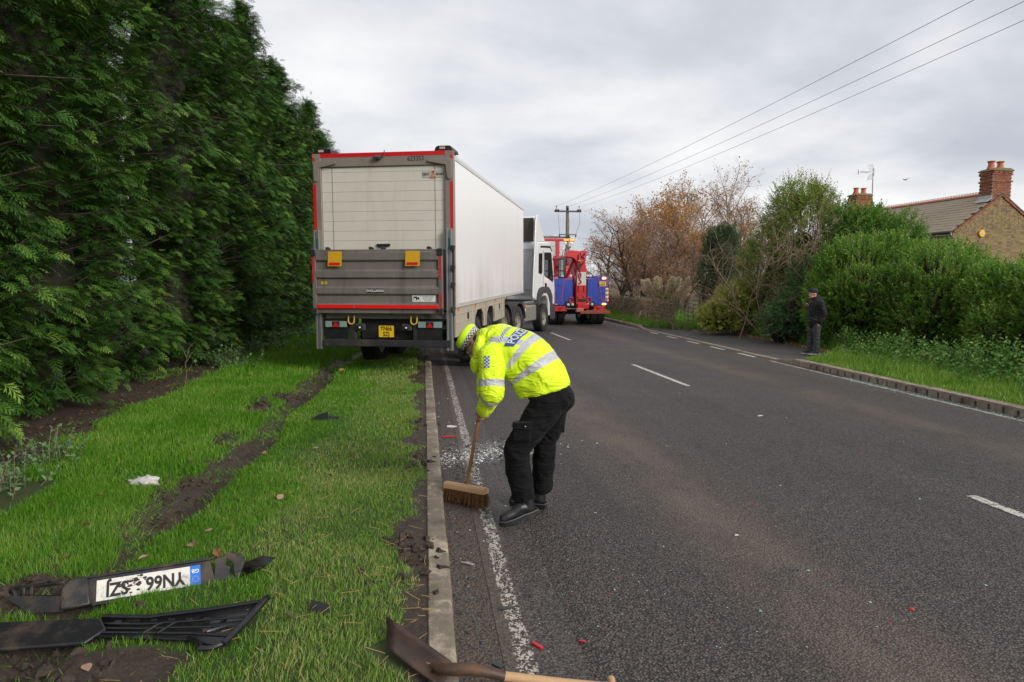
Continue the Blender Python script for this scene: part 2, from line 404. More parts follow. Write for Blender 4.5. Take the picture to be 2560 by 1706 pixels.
b.box(.055, .2, 0, L, -.12, .118); b.box(0, .055, 0, L, .082, .118)
for p in ((0, .10), (.15, .345), (.395, L)): b.box(.001, .055, p[0], p[1], -.12, .082)
b.add([(.054,0,-.1),(.054,L,-.1),(.054,L,.08),(.054,0,.08)], [(0,1,2,3)], 1)  # dark sheet stands in for the shaded hollow behind the slots
slot = b.mesh('kerb_block', [KCO, BLACK], 30)
b = MB(); b.prism([(0,-.12),(0,.1),(.02,.118),(.2,.118),(.2,-.12)], (0,0,0), (1,0,0), (0,0,1), (0,L,0)); plainb = b.mesh('kerb_block', KCO, 30)
b = MB(); b.prism([(0,-.12),(0,.012),(.012,.022),(.15,.022),(.15,-.12)], (0,0,0), (1,0,0), (0,0,1), (0,.9,0)); drop = b.mesh('kerb_block', KCO, 30)
def taper(z0, z1, L=.9):
    b = MB(); b.add([(0,0,-.12),(.2,0,-.12),(.2,L,-.12),(0,L,-.12),(0,0,z0),(.2,0,z0),(.2,L,z1),(0,L,z1)], [(0,3,2,1),(4,5,6,7),(0,1,5,4),(1,2,6,5),(2,3,7,6),(3,0,4,7)]); return b.mesh('kerb_block', KCO, 30)
def kblock(me, v):
    o = link('kerb_block', me, kr); o.location = (uR(v), v, random.uniform(-.004,.004)); o.rotation_euler = (0, random.uniform(-.01,.01), -.031 + random.uniform(-.004,.004)); return o
v = 4.0
while v < 13.3: kblock(slot, v); v += .5
kblock(plainb, v); v += .5; kblock(taper(.118, .022), v); v += .905
v0d = v
while v < 25.0: kblock(drop, v); v += .905
kblock(taper(.022, .118), v); v += .905; v1d = v
while v < 40: kblock(slot if v < 34 else plainb, v); v += .5

# ---- left verge: turf and mud, a real height field with the wheel rut
RUT = np.array([(-1.95,2.2),(-1.97,3.4),(-1.98,3.8),(-2.04,4.47),(-2.10,5.06),(-2.02,5.56),(-1.96,6.2),(-1.90,7.4),(-2.02,9.5),(-1.95,10.9),(-1.98,13.8),(-1.62,17.0),(-1.2,19.5),(-.3,26.)])
def rut_u(v): return np.interp(v, RUT[:,1], RUT[:,0])
def mud_at(u, v):
    """0..1 bare soil on the left verge"""
    ru = u - rut_u(v); wob = fbm(u, v, 3.0, 4, 3); w2 = fbm(u, v, .9, 3, 5)
    rut = sstep(.29, .08, np.abs(ru + .05*wob) - .10*wob - .10*w2) * (.60 + .40*sstep(-.3, .25, w2 + .5*np.sin(v*1.25))) * sstep(21, 15, v)
    hole = np.exp(-(((u+2.05)/.24)**2 + ((v-5.35)/.42)**2))*1.5
    h2 = sum(a*np.exp(-(((u-x)/.16)**2 + ((v-y)/.34)**2)) for x, y, a in ((-2.29,7.6,1.1),(-2.2,10.5,1.2),(-2.5,10.1,.9),(-2.36,9.5,1.1),(-1.95,7.3,.7)))
    lf = sstep(.1, -.25, (u+1.55) + .25*wob - .35*(v < 3.25)*1) * sstep(3.55, 3.2, v + .2*wob) * .95
    lf2 = np.exp(-(((u+2.2)/.36)**2 + ((v-3.95)/.22)**2))*1.3
    kerb = sstep(.34, .15, -u + .24*wob + .20*w2 + .012*np.clip(v-8,0,9)*-1.) * .9
    hed = sstep(3.55, 3.95, -u - .02*v - .25*wob)
    return np.clip(np.maximum.reduce([rut, np.clip(hole,0,1), np.clip(h2,0,1)*(wob > -.35), lf, np.clip(lf2,0,1), kerb, hed]), 0, 1)
def vz(u, v):
    ru = u - rut_u(v); m = mud_at(u, v)
    z = .095 + .018*fbm(u, v, .7, 3, 8) + .012*np.clip(-u-3.2, 0, 3)
    z = z - .06*np.exp(-(ru/.2)**2)*sstep(20, 15, v) - .12*np.clip(np.exp(-(((u+2.05)/.24)**2 + ((v-5.3)/.36)**2)), 0, 1)
    z = z + .05*np.exp(-((np.abs(ru)-.34)/.1)**2)*(fbm(u, v, 2.2, 3, 4) > .05)*m
    z = z + m*(.035*fbm(u, v, 7, 4, 6) + .018*fbm(u, v, 24, 3, 7))
    return np.where(-u < .3, z*sstep(.1, .3, -u) + .088*(1-sstep(.1, .3, -u)), z)
gu = np.concatenate([np.linspace(-30, -7.2, 12), np.linspace(-7, -4, 50), np.linspace(-3.97, -.118, 140)])
gv = np.concatenate([np.linspace(-3, 2.2, 20), np.linspace(2.23, 8.5, 160), np.linspace(8.56, 20, 90), np.linspace(20.3, 45, 60), np.linspace(50, 120, 10)])
U, Vv = np.meshgrid(gu, gv); Z = vz(U, Vv); nU = len(gu)
idx = np.arange(U.size).reshape(U.shape); F = np.stack([idx[:-1,:-1], idx[:-1,1:], idx[1:,1:], idx[1:,:-1]], -1).reshape(-1, 4)
k = NT('verge_soil'); v = k.co(); m = k.attr('mud'); n = k.noise(40, 6, .75, v)
soil = k.mix(k.noise(7, 6, .7, v), (.024,.015,.010,1), (.085,.054,.036,1)); soil = k.mix(k.smooth(k.noise(70, 4, .7, v), .45, .75), soil, (.12,.085,.06,1))
turf = k.mix(n, (.03,.045,.010,1), (.075,.11,.022,1))
k.base(k.mix(k.smooth(k.math('MULTIPLY_ADD', n, .35, m), .45, .75), turf, soil)); k.set(Roughness=k.math('MULTIPLY_ADD', n, .35, .48)); k.bump(k.math('ADD', n, k.noise(160, 4, .7, v)), .7, .02); SOIL = k.m
verge = rframe(link('verge', np_mesh('verge', np.stack([U, Vv, Z], -1).reshape(-1,3), F, SOIL, smooth=True, attrs={'mud': mud_at(U, Vv).ravel()}))); tag(verge, kind='structure')

# ---- right verge and apron
APR = np.array([(26.0, 0.0),(25.0,.75),(24.0,1.45),(23.2,2.0),(22.4,2.5),(20.6,2.35),(18.6,2.35),(16.4,2.1),(15.2,1.7),(14.2,0.7),(13.95,0.0)])   # (v, depth behind the kerb)
def ap_d(v): return np.interp(v, APR[::-1,0], APR[::-1,1], 0, 0)
def rz(u, v):
    e = u - uR(v); on = sstep(.25, -.05, e - ap_d(v)) * (ap_d(v) > .02)
    z = .105 + .02*fbm(u, v, .8, 3, 9) + .05*np.clip(e-1.2, 0, 4)
    return z*(1-on) + (-.02)*on
gu2 = np.concatenate([np.linspace(.17, 4.2, 60), np.linspace(4.5, 40, 24)]); gv2 = np.concatenate([np.linspace(-6, 4, 14), np.linspace(4.2, 32, 200), np.linspace(33, 120, 30)])
E_, V2 = np.meshgrid(gu2, gv2); U2 = E_ + uR(V2); Z2 = rz(U2, V2); idx = np.arange(U2.size).reshape(U2.shape)
F = np.stack([idx[:-1,:-1], idx[:-1,1:], idx[1:,1:], idx[1:,:-1]], -1).reshape(-1, 4)
vr = rframe(link('right_verge', np_mesh('right_verge', np.stack([U2, V2, Z2], -1).reshape(-1,3), F, SOIL, smooth=True, attrs={'mud': np.full(U2.size, .25)}))); tag(vr, kind='structure')
av = np.linspace(14.0, 25.95, 40); V = []
for a in av:
    for t in (0, .25, .5, .75, 1.0): V.append((uR(a) + .15 + t*max(.0, ap_d(a)+.12), a, .021 + .03*t))
F = [(i*5+j, i*5+j+1, (i+1)*5+j+1, (i+1)*5+j) for i in range(len(av)-1) for j in range(4)]
ap = rframe(link('driveway_apron', np_mesh('driveway_apron', V, np.array(F), APRON))); tag(ap, kind='structure')

# ---- grass
def blades(P, h, w, seed=1, lean=.55, tri=False, wind=(0, 0), flat=None):
    """grass blades rooted at P: tapered bent strips, one mesh"""
    r = np.random.default_rng(seed); n = len(P); h = np.broadcast_to(h, n)*r.uniform(.55, 1.25, n); w = np.broadcast_to(w, n)*r.uniform(.7, 1.3, n)
    a = r.uniform(0, 2*np.pi, n); le = np.abs(r.normal(0, lean, n)); la = r.uniform(0, 2*np.pi, n)
    if flat is not None: le = le + flat
    L = np.stack([np.cos(la)*le + wind[0], np.sin(la)*le + wind[1], np.ones(n)], -1); L /= np.linalg.norm(L, axis=1, keepdims=True)
    S = np.stack([np.cos(a), np.sin(a), np.zeros(n)], -1)*(w/2)[:,None]
    D = L.copy(); D[:,2] *= .45; D /= np.linalg.norm(D, axis=1, keepdims=True)
    mid = P + L*(h*.55)[:,None]; tip = mid + (L*.5+D*.5)*(h*.5)[:,None]
    rnd = r.random(n)
    if tri:
        V = np.stack([P-S, P+S, tip], 1).reshape(-1,3); F = np.arange(3*n).reshape(n,3); return V, [F], np.repeat(rnd, 3)
    V = np.stack([P-S, P+S, mid+S*.75, mid-S*.75, tip], 1).reshape(-1,3); b = np.arange(n)[:,None]*5
    return V, [b+np.array([[0,1,2,3]]), b+np.array([[3,2,4]])], np.repeat(rnd, 5)
def merge(parts):
    Vs = []; Q = []; T = []; A = []; o = 0
    for V, Fs, a in parts:
        Vs.append(V); A.append(a)
        for f in Fs: (Q if f.shape[1] == 4 else T).append(f + o)
        o += len(V)
    return np.concatenate(Vs), [np.concatenate(x) for x in (Q, T) if x], np.concatenate(A)
def grass_pts(n, u0, u1, v0, v1, seed, zf, keep):
    r = np.random.default_rng(seed); u = r.uniform(u0, u1, n); v = v0 + (v1-v0)*r.random(n); k = r.random(n) < keep(u, v)
    u, v = u[k], v[k]; return np.stack([u, v, zf(u, v)-.004], -1)
def under(u, v):
    """where the torn bumper pieces and the spade press the turf flat"""
    def rect(cu, cv, a, x0, x1, y0, y1):
        c, s = math.cos(a), math.sin(a); x = (u-cu)*c + (v-cv)*s; y = -(u-cu)*s + (v-cv)*c; return (x > x0) & (x < x1) & (y > y0) & (y < y1), x, y
    m = rect(-1.61, 3.84, R(17), -.74, .50, -.01, .13)[0] | rect(-2.46, 5.96, 0, -.1, .1, -.04, .06)[0] | rect(-.2, 3.0, R(-50), -.22, .22, -.12, .12)[0]
    t, x, y = rect(-1.63, 3.33, R(-3), -.85, .67, -.2, .19); return m | (t & (y > np.interp(x, [-.85,-.1,.15,.4,.58,.67], [-.09,-.06,-.03,-.09,-.17,.18])))
def gk(u, v):   # turf density, thinning into mud; matted wisps survive in the rut
    return gk0(u, v)*np.where(under(u, v), .0, 1.0)
def gk0(u, v):
    m = mud_at(u, v); d = np.clip(1.12 - 1.25*m, 0, 1); return np.where((m > .55) & (u < -1), np.where(m > .8, np.clip(.05 + .40*fbm(u, v, 2.5, 3, 21), .01, .5), np.clip(.34 + .7*fbm(u, v, 2.5, 3, 21), .05, .8)), d)*np.clip(.75+.5*fbm(u, v, 1.6, 3, 14), .3, 1)
def mk_grass(name, specs, zf, keep, mat, seed, hmod=None, split=None):
    parts = []
    for i, (n, u0, u1, v0, v1, h, w, tri) in enumerate(specs):
        P = grass_pts(n, u0, u1, v0, v1, seed+i, zf, keep)
        if split is not None: P = P[split(P[:,0], P[:,1])]
        hh = h*(hmod(P[:,0], P[:,1]) if hmod else 1.0); fl = .9*(mud_at(P[:,0], P[:,1]) > .5) if zf is vz else None
        bl = blades(P, hh, w, seed+50+i, .5, tri, (.12, -.1), fl); parts.append((bl[0], bl[1], np.clip(bl[2]*.8 + .1 + .38*fbm(bl[0][:,0], bl[0][:,1], 1.7, 4, 61), 0, 1)))
    V, F, a = merge(parts)
    o = rframe(link(name, np_mesh(name, V, F, mat, attrs={'rnd': a}))); return o
G1 = leaf_mat('grass_lush', (.075,.225,.010,1), (.155,.375,.024,1), (.40,.48,.12,1), .45, .3, .3)
G2 = leaf_mat('grass_pale', (.125,.275,.028,1), (.23,.405,.062,1), (.56,.54,.22,1), .5, .3, .3)
hm = lambda u, v: .72 + .5*sstep(-1.2, -2.6, u) + .3*fbm(u, v, 1.3, 3, 31)
pale = lambda u, v: (u + .5*fbm(u, v, 1.1, 4, 41)) > -1.15
lush = lambda u, v: ~pale(u, v)
sp = [(180000, -3.2, -.13, 2.1, 6.2, .056, .0038, False), (150000, -4.3, -.13, 6.2, 12.5, .064, .0064, False), (110000, -5.2, -.13, 12.5, 26, .10, .018, True), (40000, -7, -.13, 26, 42, .12, .03, True)]
tag(mk_grass('lush_grass', sp, vz, gk, G1, 100, hm, lush), 'lush green grass of the verge beside the conifers', 'grass', kind='stuff')
tag(mk_grass('pale_grass', sp, vz, gk, G2, 100, hm, pale), 'paler worn grass of the verge along the left kerb', 'grass', kind='stuff')
def rk(u, v):
    e = u - uR(v); return np.where(e < ap_d(v)+.1, 0, 1.0)*np.where(e < .22, .35, 1)*sstep(2.9, 1.2, e)
G3 = leaf_mat('grass_right', (.12,.28,.015,1), (.22,.40,.04,1), (.46,.48,.15,1), .5, .3, .3)
hr = lambda u, v: .7 + .7*sstep(.2, .9, u-uR(v)) + .5*fbm(u, v, 1.1, 3, 33)
sp2 = [(70000, 7.6, 11.5, 5.5, 16.5, .13, .011, False), (30000, 8.0, 12, 16, 30, .16, .02, True), (16000, 8.4, 12, 27, 42, .2, .035, True)]
tag(mk_grass('right_grass', sp2, rz, rk, G3, 300, hr), 'bright rough grass behind the slotted right kerb', 'grass', kind='stuff')
# dry straw and clippings lying in the left turf
r = np.random.default_rng(77); nS = 420; su = -.12 - np.abs(r.normal(0, .6, nS)); sv = 2.3 + 12*r.random(nS)**1.8; b = MB()
for u, v_ in zip(su, sv):
    L = r.uniform(.03, .11)*(1.6 if r.random() < .06 else 1); a = r.uniform(0, 6.28); z = float(vz(np.array(u), np.array(v_))) + (.035 if u < -.35 else .012) + r.uniform(0, .03)
    t = r.uniform(-.35, .35); d = np.array([math.cos(a), math.sin(a), t])*L/2; w = r.uniform(.0010, .0019)
    b.bar((u-d[0], v_-d[1], z-d[2]), (u+d[0], v_+d[1], z+d[2]), w*1.6, w)
tag(rframe(b.build('straw', plain('straw', (.42,.27,.09,1), .7, var=.4, scale=30), smooth=0)), 'dry straw stalks strewn over the left verge', 'straw', kind='stuff')
# ============================================================ TREES AND SHRUBS
def frames(D, up=(0,0,1), roll=None):
    """orthonormal frames: x along D"""
    D = D/np.linalg.norm(D, axis=1, keepdims=True); up = np.broadcast_to(np.array(up, float), D.shape)
    Y = np.cross(up, D); ln = np.linalg.norm(Y, axis=1, keepdims=True); Y = np.where(ln < 1e-3, np.array([0,1.,0]), Y/np.maximum(ln, 1e-6)); Z = np.cross(D, Y)
    if roll is not None:
        c, s = np.cos(roll)[:,None], np.sin(roll)[:,None]; Y, Z = Y*c+Z*s, Z*c-Y*s
    return D, Y, Z
def stamp(T, F, P, D, size, roll=None, bend=None, rnd=None, up=(0,0,1), wid=None):
    """copies of a template (T verts, F faces, x forward) stamped at P along D into one array"""
    X, Y, Z = frames(D, up, roll); n = len(P); m = len(T); t = np.broadcast_to(T[None], (n, m, 3)).copy()
    if wid is not None: t[:,:,1] *= wid[:,None]
    V = (X[:,None]*t[:,:,0:1] + Y[:,None]*t[:,:,1:2] + Z[:,None]*t[:,:,2:3])*np.broadcast_to(size, n)[:,None,None]
    if bend is not None: V[:,:,2] -= (bend*np.broadcast_to(size, n))[:,None]*t[:,:,0]**2
    V += P[:,None]
    Fo = (np.arange(n)[:,None,None]*m + F[None]).reshape(-1, F.shape[1])
    a = np.repeat(rnd if rnd is not None else np.random.default_rng(3).random(n), m)
    return V.reshape(-1,3), Fo, a
def segs_mesh(S, n=4):
    """S rows: p0 xyz, p1 xyz, r0, r1 -> prism tubes"""
    S = np.asarray(S, float); P0, P1, r0, r1 = S[:,0:3], S[:,3:6], S[:,6], S[:,7]; D = P1-P0
    X, Y, Z = frames(D + 1e-9, (.13, .21, .97)); a = np.arange(n)*2*np.pi/n
    ring = Y[:,None]*np.cos(a)[None,:,None] + Z[:,None]*np.sin(a)[None,:,None]
    V = np.concatenate([P0[:,None]+ring*r0[:,None,None], P1[:,None]+ring*r1[:,None,None]], 1)
    f = np.array([(j, (j+1)%n, (j+1)%n+n, j+n) for j in range(n)]); F = (np.arange(len(S))[:,None,None]*2*n + f[None]).reshape(-1,4)
    return V.reshape(-1,3), F
def bark(name, c, c2, sc=6):
    k = NT(name); v = k.co(); k.base(k.mix(k.noise(sc, 6, .7, k.mapv(v, (1,1,.35))), c, c2)); k.set(Roughness=.9); k.bump(k.noise(sc*5, 5, .7, k.mapv(v, (1,1,.3))), .6, .02); return k.m
BARK = bark('bark_brown', (.05,.035,.022,1), (.11,.08,.055,1)); BIRCH = bark('bark_birch', (.10,.075,.06,1), (.34,.28,.22,1), 4); TWIG = bark('twig_brown', (.20,.125,.09,1), (.38,.255,.19,1)); TWIGP = bark('twig_pale', (.16,.115,.07,1), (.30,.22,.14,1))

# ---- conifer screen on the left
def frond_template():
    V = []; F = []
    def kite(p, d, L, w, up=0.0):
        d = np.array(d)/np.linalg.norm(d); s = np.array([-d[1], d[0], 0])*w; b = len(V); p = np.array(p, float); z = np.array([0,0,up])
        V.extend([p, p+d*L*.4+s+z*.4, p+d*L+z, p+d*L*.4-s+z*.4]); F.append((b, b+1, b+2, b+3))
    kite((0,0,0), (1,0,0), 1.0, .022)
    for i in range(4):
        t = .05 + .21*i; L = .52*(1-.62*t)
        for s in (-1, 1):
            a = R(42 - 14*t)*s; d = (math.cos(a), math.sin(a), 0); tt = t + (.05 if s > 0 else 0)
            kite((tt,0,0), d, L, .034, -.05)
            a2 = a + s*R(34); pq = np.array([tt,0,0]) + np.array(d)*L*.45; kite(pq + np.array([0,0,-.02]), (math.cos(a2), math.sin(a2), 0), L*.48, .030, -.03)
    return np.array(V), np.array(F)
FT, FF = frond_template()
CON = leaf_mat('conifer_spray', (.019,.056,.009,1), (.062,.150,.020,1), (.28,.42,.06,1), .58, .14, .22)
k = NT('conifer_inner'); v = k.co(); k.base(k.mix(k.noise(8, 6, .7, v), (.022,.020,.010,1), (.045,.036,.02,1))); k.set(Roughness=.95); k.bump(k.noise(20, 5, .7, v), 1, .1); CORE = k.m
def conifer_meshes(seed, Ht=8.6, Rm=1.45, nb=330):
    """each branch ends in a plume: small feathery fronds set left and right along an axis that rises, then nods"""
    r = np.random.default_rng(seed); P = []; D = []; S = []; B = []; RN = []; segs = []; prof = lambda h: Rm*np.interp(h/Ht, [0,.05,.14,.3,.5,.7,.86,.95,1.0], [.60,.72,.92,1.0,1.0,.90,.68,.42,.16])
    for i in range(nb):
        h = Ht*(.02 + .98*((i+r.random())/nb)); az = r.normal(0, .95) if r.random() < .72 else r.uniform(0, 6.28)
        cl_ = float(fbm(np.array(az*1.9+seed*3.7), np.array(h*1.25), 1.0, 2, seed+70)); L = prof(h)*r.uniform(.82, 1.10)*(.87 + .58*cl_) + .08; el = R(r.uniform(2, 40)) + (.5 if h > Ht*.86 else 0); d = np.array([math.cos(az)*math.cos(el), math.sin(az)*math.cos(el), math.sin(el)])
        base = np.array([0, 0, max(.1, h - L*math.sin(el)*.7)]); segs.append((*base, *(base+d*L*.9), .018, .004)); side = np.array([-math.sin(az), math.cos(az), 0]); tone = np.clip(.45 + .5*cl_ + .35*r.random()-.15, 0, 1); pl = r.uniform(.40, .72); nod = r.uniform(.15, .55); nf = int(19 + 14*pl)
        for q in range(nf):
            t = (q+r.random())/nf; sg = 1 if q % 2 else -1; ax = base + d*(L - pl*(1-t)); ax = ax + np.array([0,0,-nod*pl*t*t*.6]); w = .16*math.sin(math.pi*min(1,.25+.75*(1-t)))
            p = ax + side*sg*w*r.uniform(.1,1.0) + np.array([0,0,r.normal(0,.045)]); dd = d*(.75+.5*t) + side*sg*(.75-.55*t)*r.uniform(.4,1.3) + np.array([0,0,-nod*t*1.1 + r.normal(0,.22)])
            P.append(p); D.append(dd); S.append(r.uniform(.09, .19)); B.append(r.uniform(.1, .7)); RN.append(np.clip(.45*tone + .40*r.random()*t + .25*t*t, 0, 1))  # tips and jutting clumps painted lighter, imitating light besides paler new growth
        for q in range(5):
            p = base + d*L*r.uniform(.34,.80) + r.normal(0,.10,3); P.append(p); D.append(d + r.normal(0,.7,3)); S.append(r.uniform(.2,.32)); B.append(.4); RN.append(.6*r.random())  # inner fronds painted darker, standing in for shade inside the crown
    for q in range(60):   # leading shoots
        a = r.uniform(0, 6.28); h = Ht - r.uniform(0, .7); P.append(np.array([r.normal(0,.05), r.normal(0,.05), h])); D.append(np.array([math.cos(a)*.4, math.sin(a)*.4, .9])); S.append(r.uniform(.14,.26)); B.append(.1); RN.append(r.random())
    P = np.array(P); V, F, a = stamp(FT, FF, P, np.array(D), np.array(S), r.normal(0, .45, len(P)), np.array(B), np.array(RN))
    crown = np_mesh('crown', V, F, CON, attrs={'rnd': a})
    V2, F2 = segs_mesh(segs, 4); tr = np_mesh('trunk_limbs', V2, F2, BARK)
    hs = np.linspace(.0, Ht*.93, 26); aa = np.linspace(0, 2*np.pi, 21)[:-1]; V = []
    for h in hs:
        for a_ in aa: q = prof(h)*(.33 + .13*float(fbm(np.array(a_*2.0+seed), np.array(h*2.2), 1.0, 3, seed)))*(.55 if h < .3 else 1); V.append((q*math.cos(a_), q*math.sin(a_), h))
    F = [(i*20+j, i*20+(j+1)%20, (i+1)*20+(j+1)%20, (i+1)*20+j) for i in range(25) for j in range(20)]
    core = np_mesh('dark_core', V, np.array(F), CORE, smooth=True)  # solid core for dead inner foliage, added to block light through the crown
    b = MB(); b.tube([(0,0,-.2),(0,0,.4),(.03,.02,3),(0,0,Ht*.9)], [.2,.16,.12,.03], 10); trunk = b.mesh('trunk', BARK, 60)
    return crown, tr, core, trunk
CM = [conifer_meshes(s, h) for s, h in ((1, 8.6), (2, 8.2), (5, 8.9))]
cl = ['nearest tall conifer of the roadside screen, at the picture edge', 'second conifer of the screen from the camera', 'third conifer of the screen, above the white scrap in the grass',
      'fourth conifer of the screen from the camera', 'fifth conifer of the screen from the camera', 'sixth conifer of the screen, opposite the trailer tail lift', 'seventh conifer of the screen, left of the trailer rear',
      'eighth conifer of the screen from the camera', 'ninth conifer of the screen from the camera', 'tenth conifer of the screen, its top above the trailer corner', 'eleventh conifer of the screen, far beyond the trailer corner',
      'twelfth conifer of the screen, far along the verge', 'thirteenth conifer of the screen, far along the verge behind the trailer', 'last and farthest conifer of the screen, behind the trailer']
cv = [3.6, 5.7, 7.6, 9.6, 11.9, 14.2, 16.4, 18.8, 21.4, 24.2, 27.4, 31, 35, 39.5]
for i, v in enumerate(cv):
    u = -5.05 - .012*v - [.25, 0, .05, .1, .45, 0, .3, .05, .35, .1, .3, .2, .3, .3][i]; sc_ = [1.06, 1.03, 1.08, .98, 1.05, .96, 1.04, .97, 1.05, 1.0, .96, 1.02, 1.0, 1.02][i]
    u += .028*max(0, v-12); sc_ *= 1 + .05*min(1, max(0, (v-12)/8))
    t = empty('conifer_tree', rw(u, v, .08), ROAD_A + random.uniform(-.5, .3), cl[i], 'tree', 'conifers screening the verge'); t.scale = (sc_*1.05, sc_*(1.24 if i % 2 else -1.24), sc_)
    c = CM[i % 3]; link('crown', c[0], t); link('limb', c[1], t); link('dark_core', c[2], t); link('trunk', c[3], t)

for i, (u, v, lb) in enumerate(((-7.3, 8.7, 'conifer of the rear row, glimpsed through the gap between the third and fourth conifers'), (-7.4, 10.9, 'conifer of the rear row, behind the fourth and fifth conifers'), (-7.5, 13.2, 'conifer of the rear row, behind the fifth and sixth conifers'), (-7.6, 16.0, 'conifer of the rear row, behind the sixth and seventh conifers'))):
    t = empty('conifer_tree', rw(u, v, .08), ROAD_A - .1, lb, 'tree', 'conifers screening the verge'); t.scale = (1.0, 1.25, .92); c = CM[(i+1) % 3]; link('crown', c[0], t); link('limb', c[1], t); link('dark_core', c[2], t); link('trunk', c[3], t)
# ---- leafy shrubs
def lumpy(lobes, r, k=7):
    """break the big lobes up with smaller ones for an uneven outline"""
    o = list(lobes)
    for l in lobes:
        for i in range(k):
            q = r.normal(0,1,3); q /= np.linalg.norm(q); q[2] = abs(q[2])*.9 if r.random() < .7 else q[2]; f = r.uniform(.26,.42); o.append((l[0]+q[0]*l[3]*.86, l[1]+q[1]*l[4]*.86, max(.25, l[2]+q[2]*l[5]*.86), l[3]*f, l[4]*f, l[5]*f*r.uniform(.9,1.4)))
    return o
LT = np.array([(0,0,0),(.45,.5,.10),(1,0,-.06),(.45,-.5,.10)]); LF = np.array([(0,1,2),(0,2,3)])
def on_lobes(lobes, n, r, low=-.55):
    P = []; Nn = []; ar = np.array([l[3]*l[4]+l[4]*l[5]+l[3]*l[5] for l in lobes]); ar = ar/ar.sum()
    for l, a in zip(lobes, ar):
        m = int(n*a*1.5)+8; q = r.normal(0, 1, (m,3)); q /= np.linalg.norm(q, axis=1, keepdims=True); q = q[q[:,2] > low]; rad = np.array(l[3:6]); p = np.array(l[:3]) + q*rad*(1 + r.normal(0, .055, (len(q),1))); nn = q/rad; nn /= np.linalg.norm(nn, axis=1, keepdims=True); P.append(p); Nn.append(nn)
    P = np.concatenate(P); Nn = np.concatenate(Nn); keep = np.ones(len(P), bool)
    for l in lobes: keep &= (((P-np.array(l[:3]))/(np.array(l[3:6])*.86))**2).sum(1) > 1
    keep &= P[:,2] > .02
    return P[keep], Nn[keep]
def shoots(P, D, L, nl, ll, lw, r, ang=.75, droop=0.0, stemw=.004):
    """leafy shoots: nl leaves spiralling up each stem"""
    n = len(P); D = D/np.linalg.norm(D, axis=1, keepdims=True); t = np.tile((np.arange(nl)+.6)/nl, n); idx = np.repeat(np.arange(n), nl); Lr = np.broadcast_to(L, n)
    X, Y, Z = frames(D); ph = np.tile(np.arange(nl)*2.4, n) + np.repeat(r.uniform(0, 6.28, n), nl); q = P[idx] + D[idx]*(Lr[idx]*t)[:,None]; q[:,2] -= droop*(t**2)*Lr[idx]
    out_ = Y[idx]*np.cos(ph)[:,None] + Z[idx]*np.sin(ph)[:,None]; an = ang*(1.15-.5*t)[:,None]; ld = D[idx]*np.cos(an) + out_*np.sin(an); ld[:,2] -= .12
    sz = ll*r.uniform(.65, 1.25, len(q))*(1-.35*t); rn = np.clip(np.repeat(r.random(n), nl)*.65 + r.random(len(q))*.25 + .18*t, 0, 1)
    V, F, a = stamp(LT*np.array([1, lw, 1]), LF, q, ld, sz, r.normal(0, .5, len(q)), None, rn)
    tip = P + D*Lr[:,None]; tip[:,2] -= droop*Lr; S = np.concatenate([P - D*.12, tip, np.full((n,1), stemw), np.full((n,1), stemw*.4)], 1)
    return V, F, a, S
def shrub(name, pos, lobes, label, cat, n, mat, ll=.05, lw=.42, L=(.2,.45), nl=12, up=.6, seed=1, group=None, stem=TWIG, core=True, droop=0.0, inner=.35, corescale=.72, ang=.75):
    r = np.random.default_rng(seed); t = empty(name, pos, 0, label, cat, group); big = lobes; lobes = lumpy(lobes, r); P, Nn = on_lobes(lobes, n, r)
    ctr = np.array(lobes)[:,:3].mean(0); D = Nn + np.array([0,0,up]) + r.normal(0, .28, P.shape); Ls = r.uniform(L[0], L[1], len(P))
    P = P + Nn*(.22*np.array(fbm(P[:,0]*1.0+P[:,2]*.6+seed, P[:,1]+P[:,2]*.8, 2.2, 2, seed))[:,None]); P = P - D/np.linalg.norm(D, axis=1, keepdims=True)*Ls[:,None]*.55; P[:,2] = np.maximum(P[:,2], .0)
    V, F, a, S = shoots(P, D, Ls, nl, ll, lw, r, ang, droop)
    if inner:
        Pi, Ni = on_lobes([(l[0],l[1],l[2],l[3]*.84,l[4]*.84,l[5]*.84) for l in lobes], int(n*inner), r); V2, F2, a2, S2 = shoots(Pi, Ni + r.normal(0,.6,Pi.shape), .3, nl, ll*1.15, lw, r); F = np.concatenate([F, F2+len(V)]); V = np.concatenate([V, V2]); a = np.concatenate([a, a2])
    link('foliage', np_mesh('foliage', V, F, mat, attrs={'rnd': a}), t)
    tr = [(ctr[0]*.3, ctr[1]*.3, -.1, *(np.array(l[:3])+np.array([0,0,l[5]*.3])), .04, .012) for l in lobes]; S = np.concatenate([S, np.array(tr)]); sv, sf = segs_mesh(S, 3); tag(link('stem', np_mesh('stem', sv, sf, stem), t), kind='stuff')
    if core:
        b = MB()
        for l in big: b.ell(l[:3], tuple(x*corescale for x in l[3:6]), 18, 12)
        me = b.mesh('dark_core', CORE, 60)
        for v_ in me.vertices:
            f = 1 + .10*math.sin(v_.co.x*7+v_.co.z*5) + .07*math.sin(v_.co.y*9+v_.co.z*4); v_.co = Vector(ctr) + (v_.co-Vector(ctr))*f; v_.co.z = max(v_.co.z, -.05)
        link('dark_core', me, t)  # solid dark core added so no light shows through the bush
    return t
LAUREL = leaf_mat('laurel_leaf', (.05,.16,.016,1), (.13,.31,.035,1), (.38,.52,.10,1), .35, .3, .5)
PRIVET = leaf_mat('privet_leaf', (.06,.17,.018,1), (.16,.35,.035,1), (.42,.55,.10,1), .42, .4, .4)
VARIE = leaf_mat('variegated_leaf', (.17,.26,.03,1), (.46,.48,.07,1), (.82,.74,.24,1), .4, .2, .4)
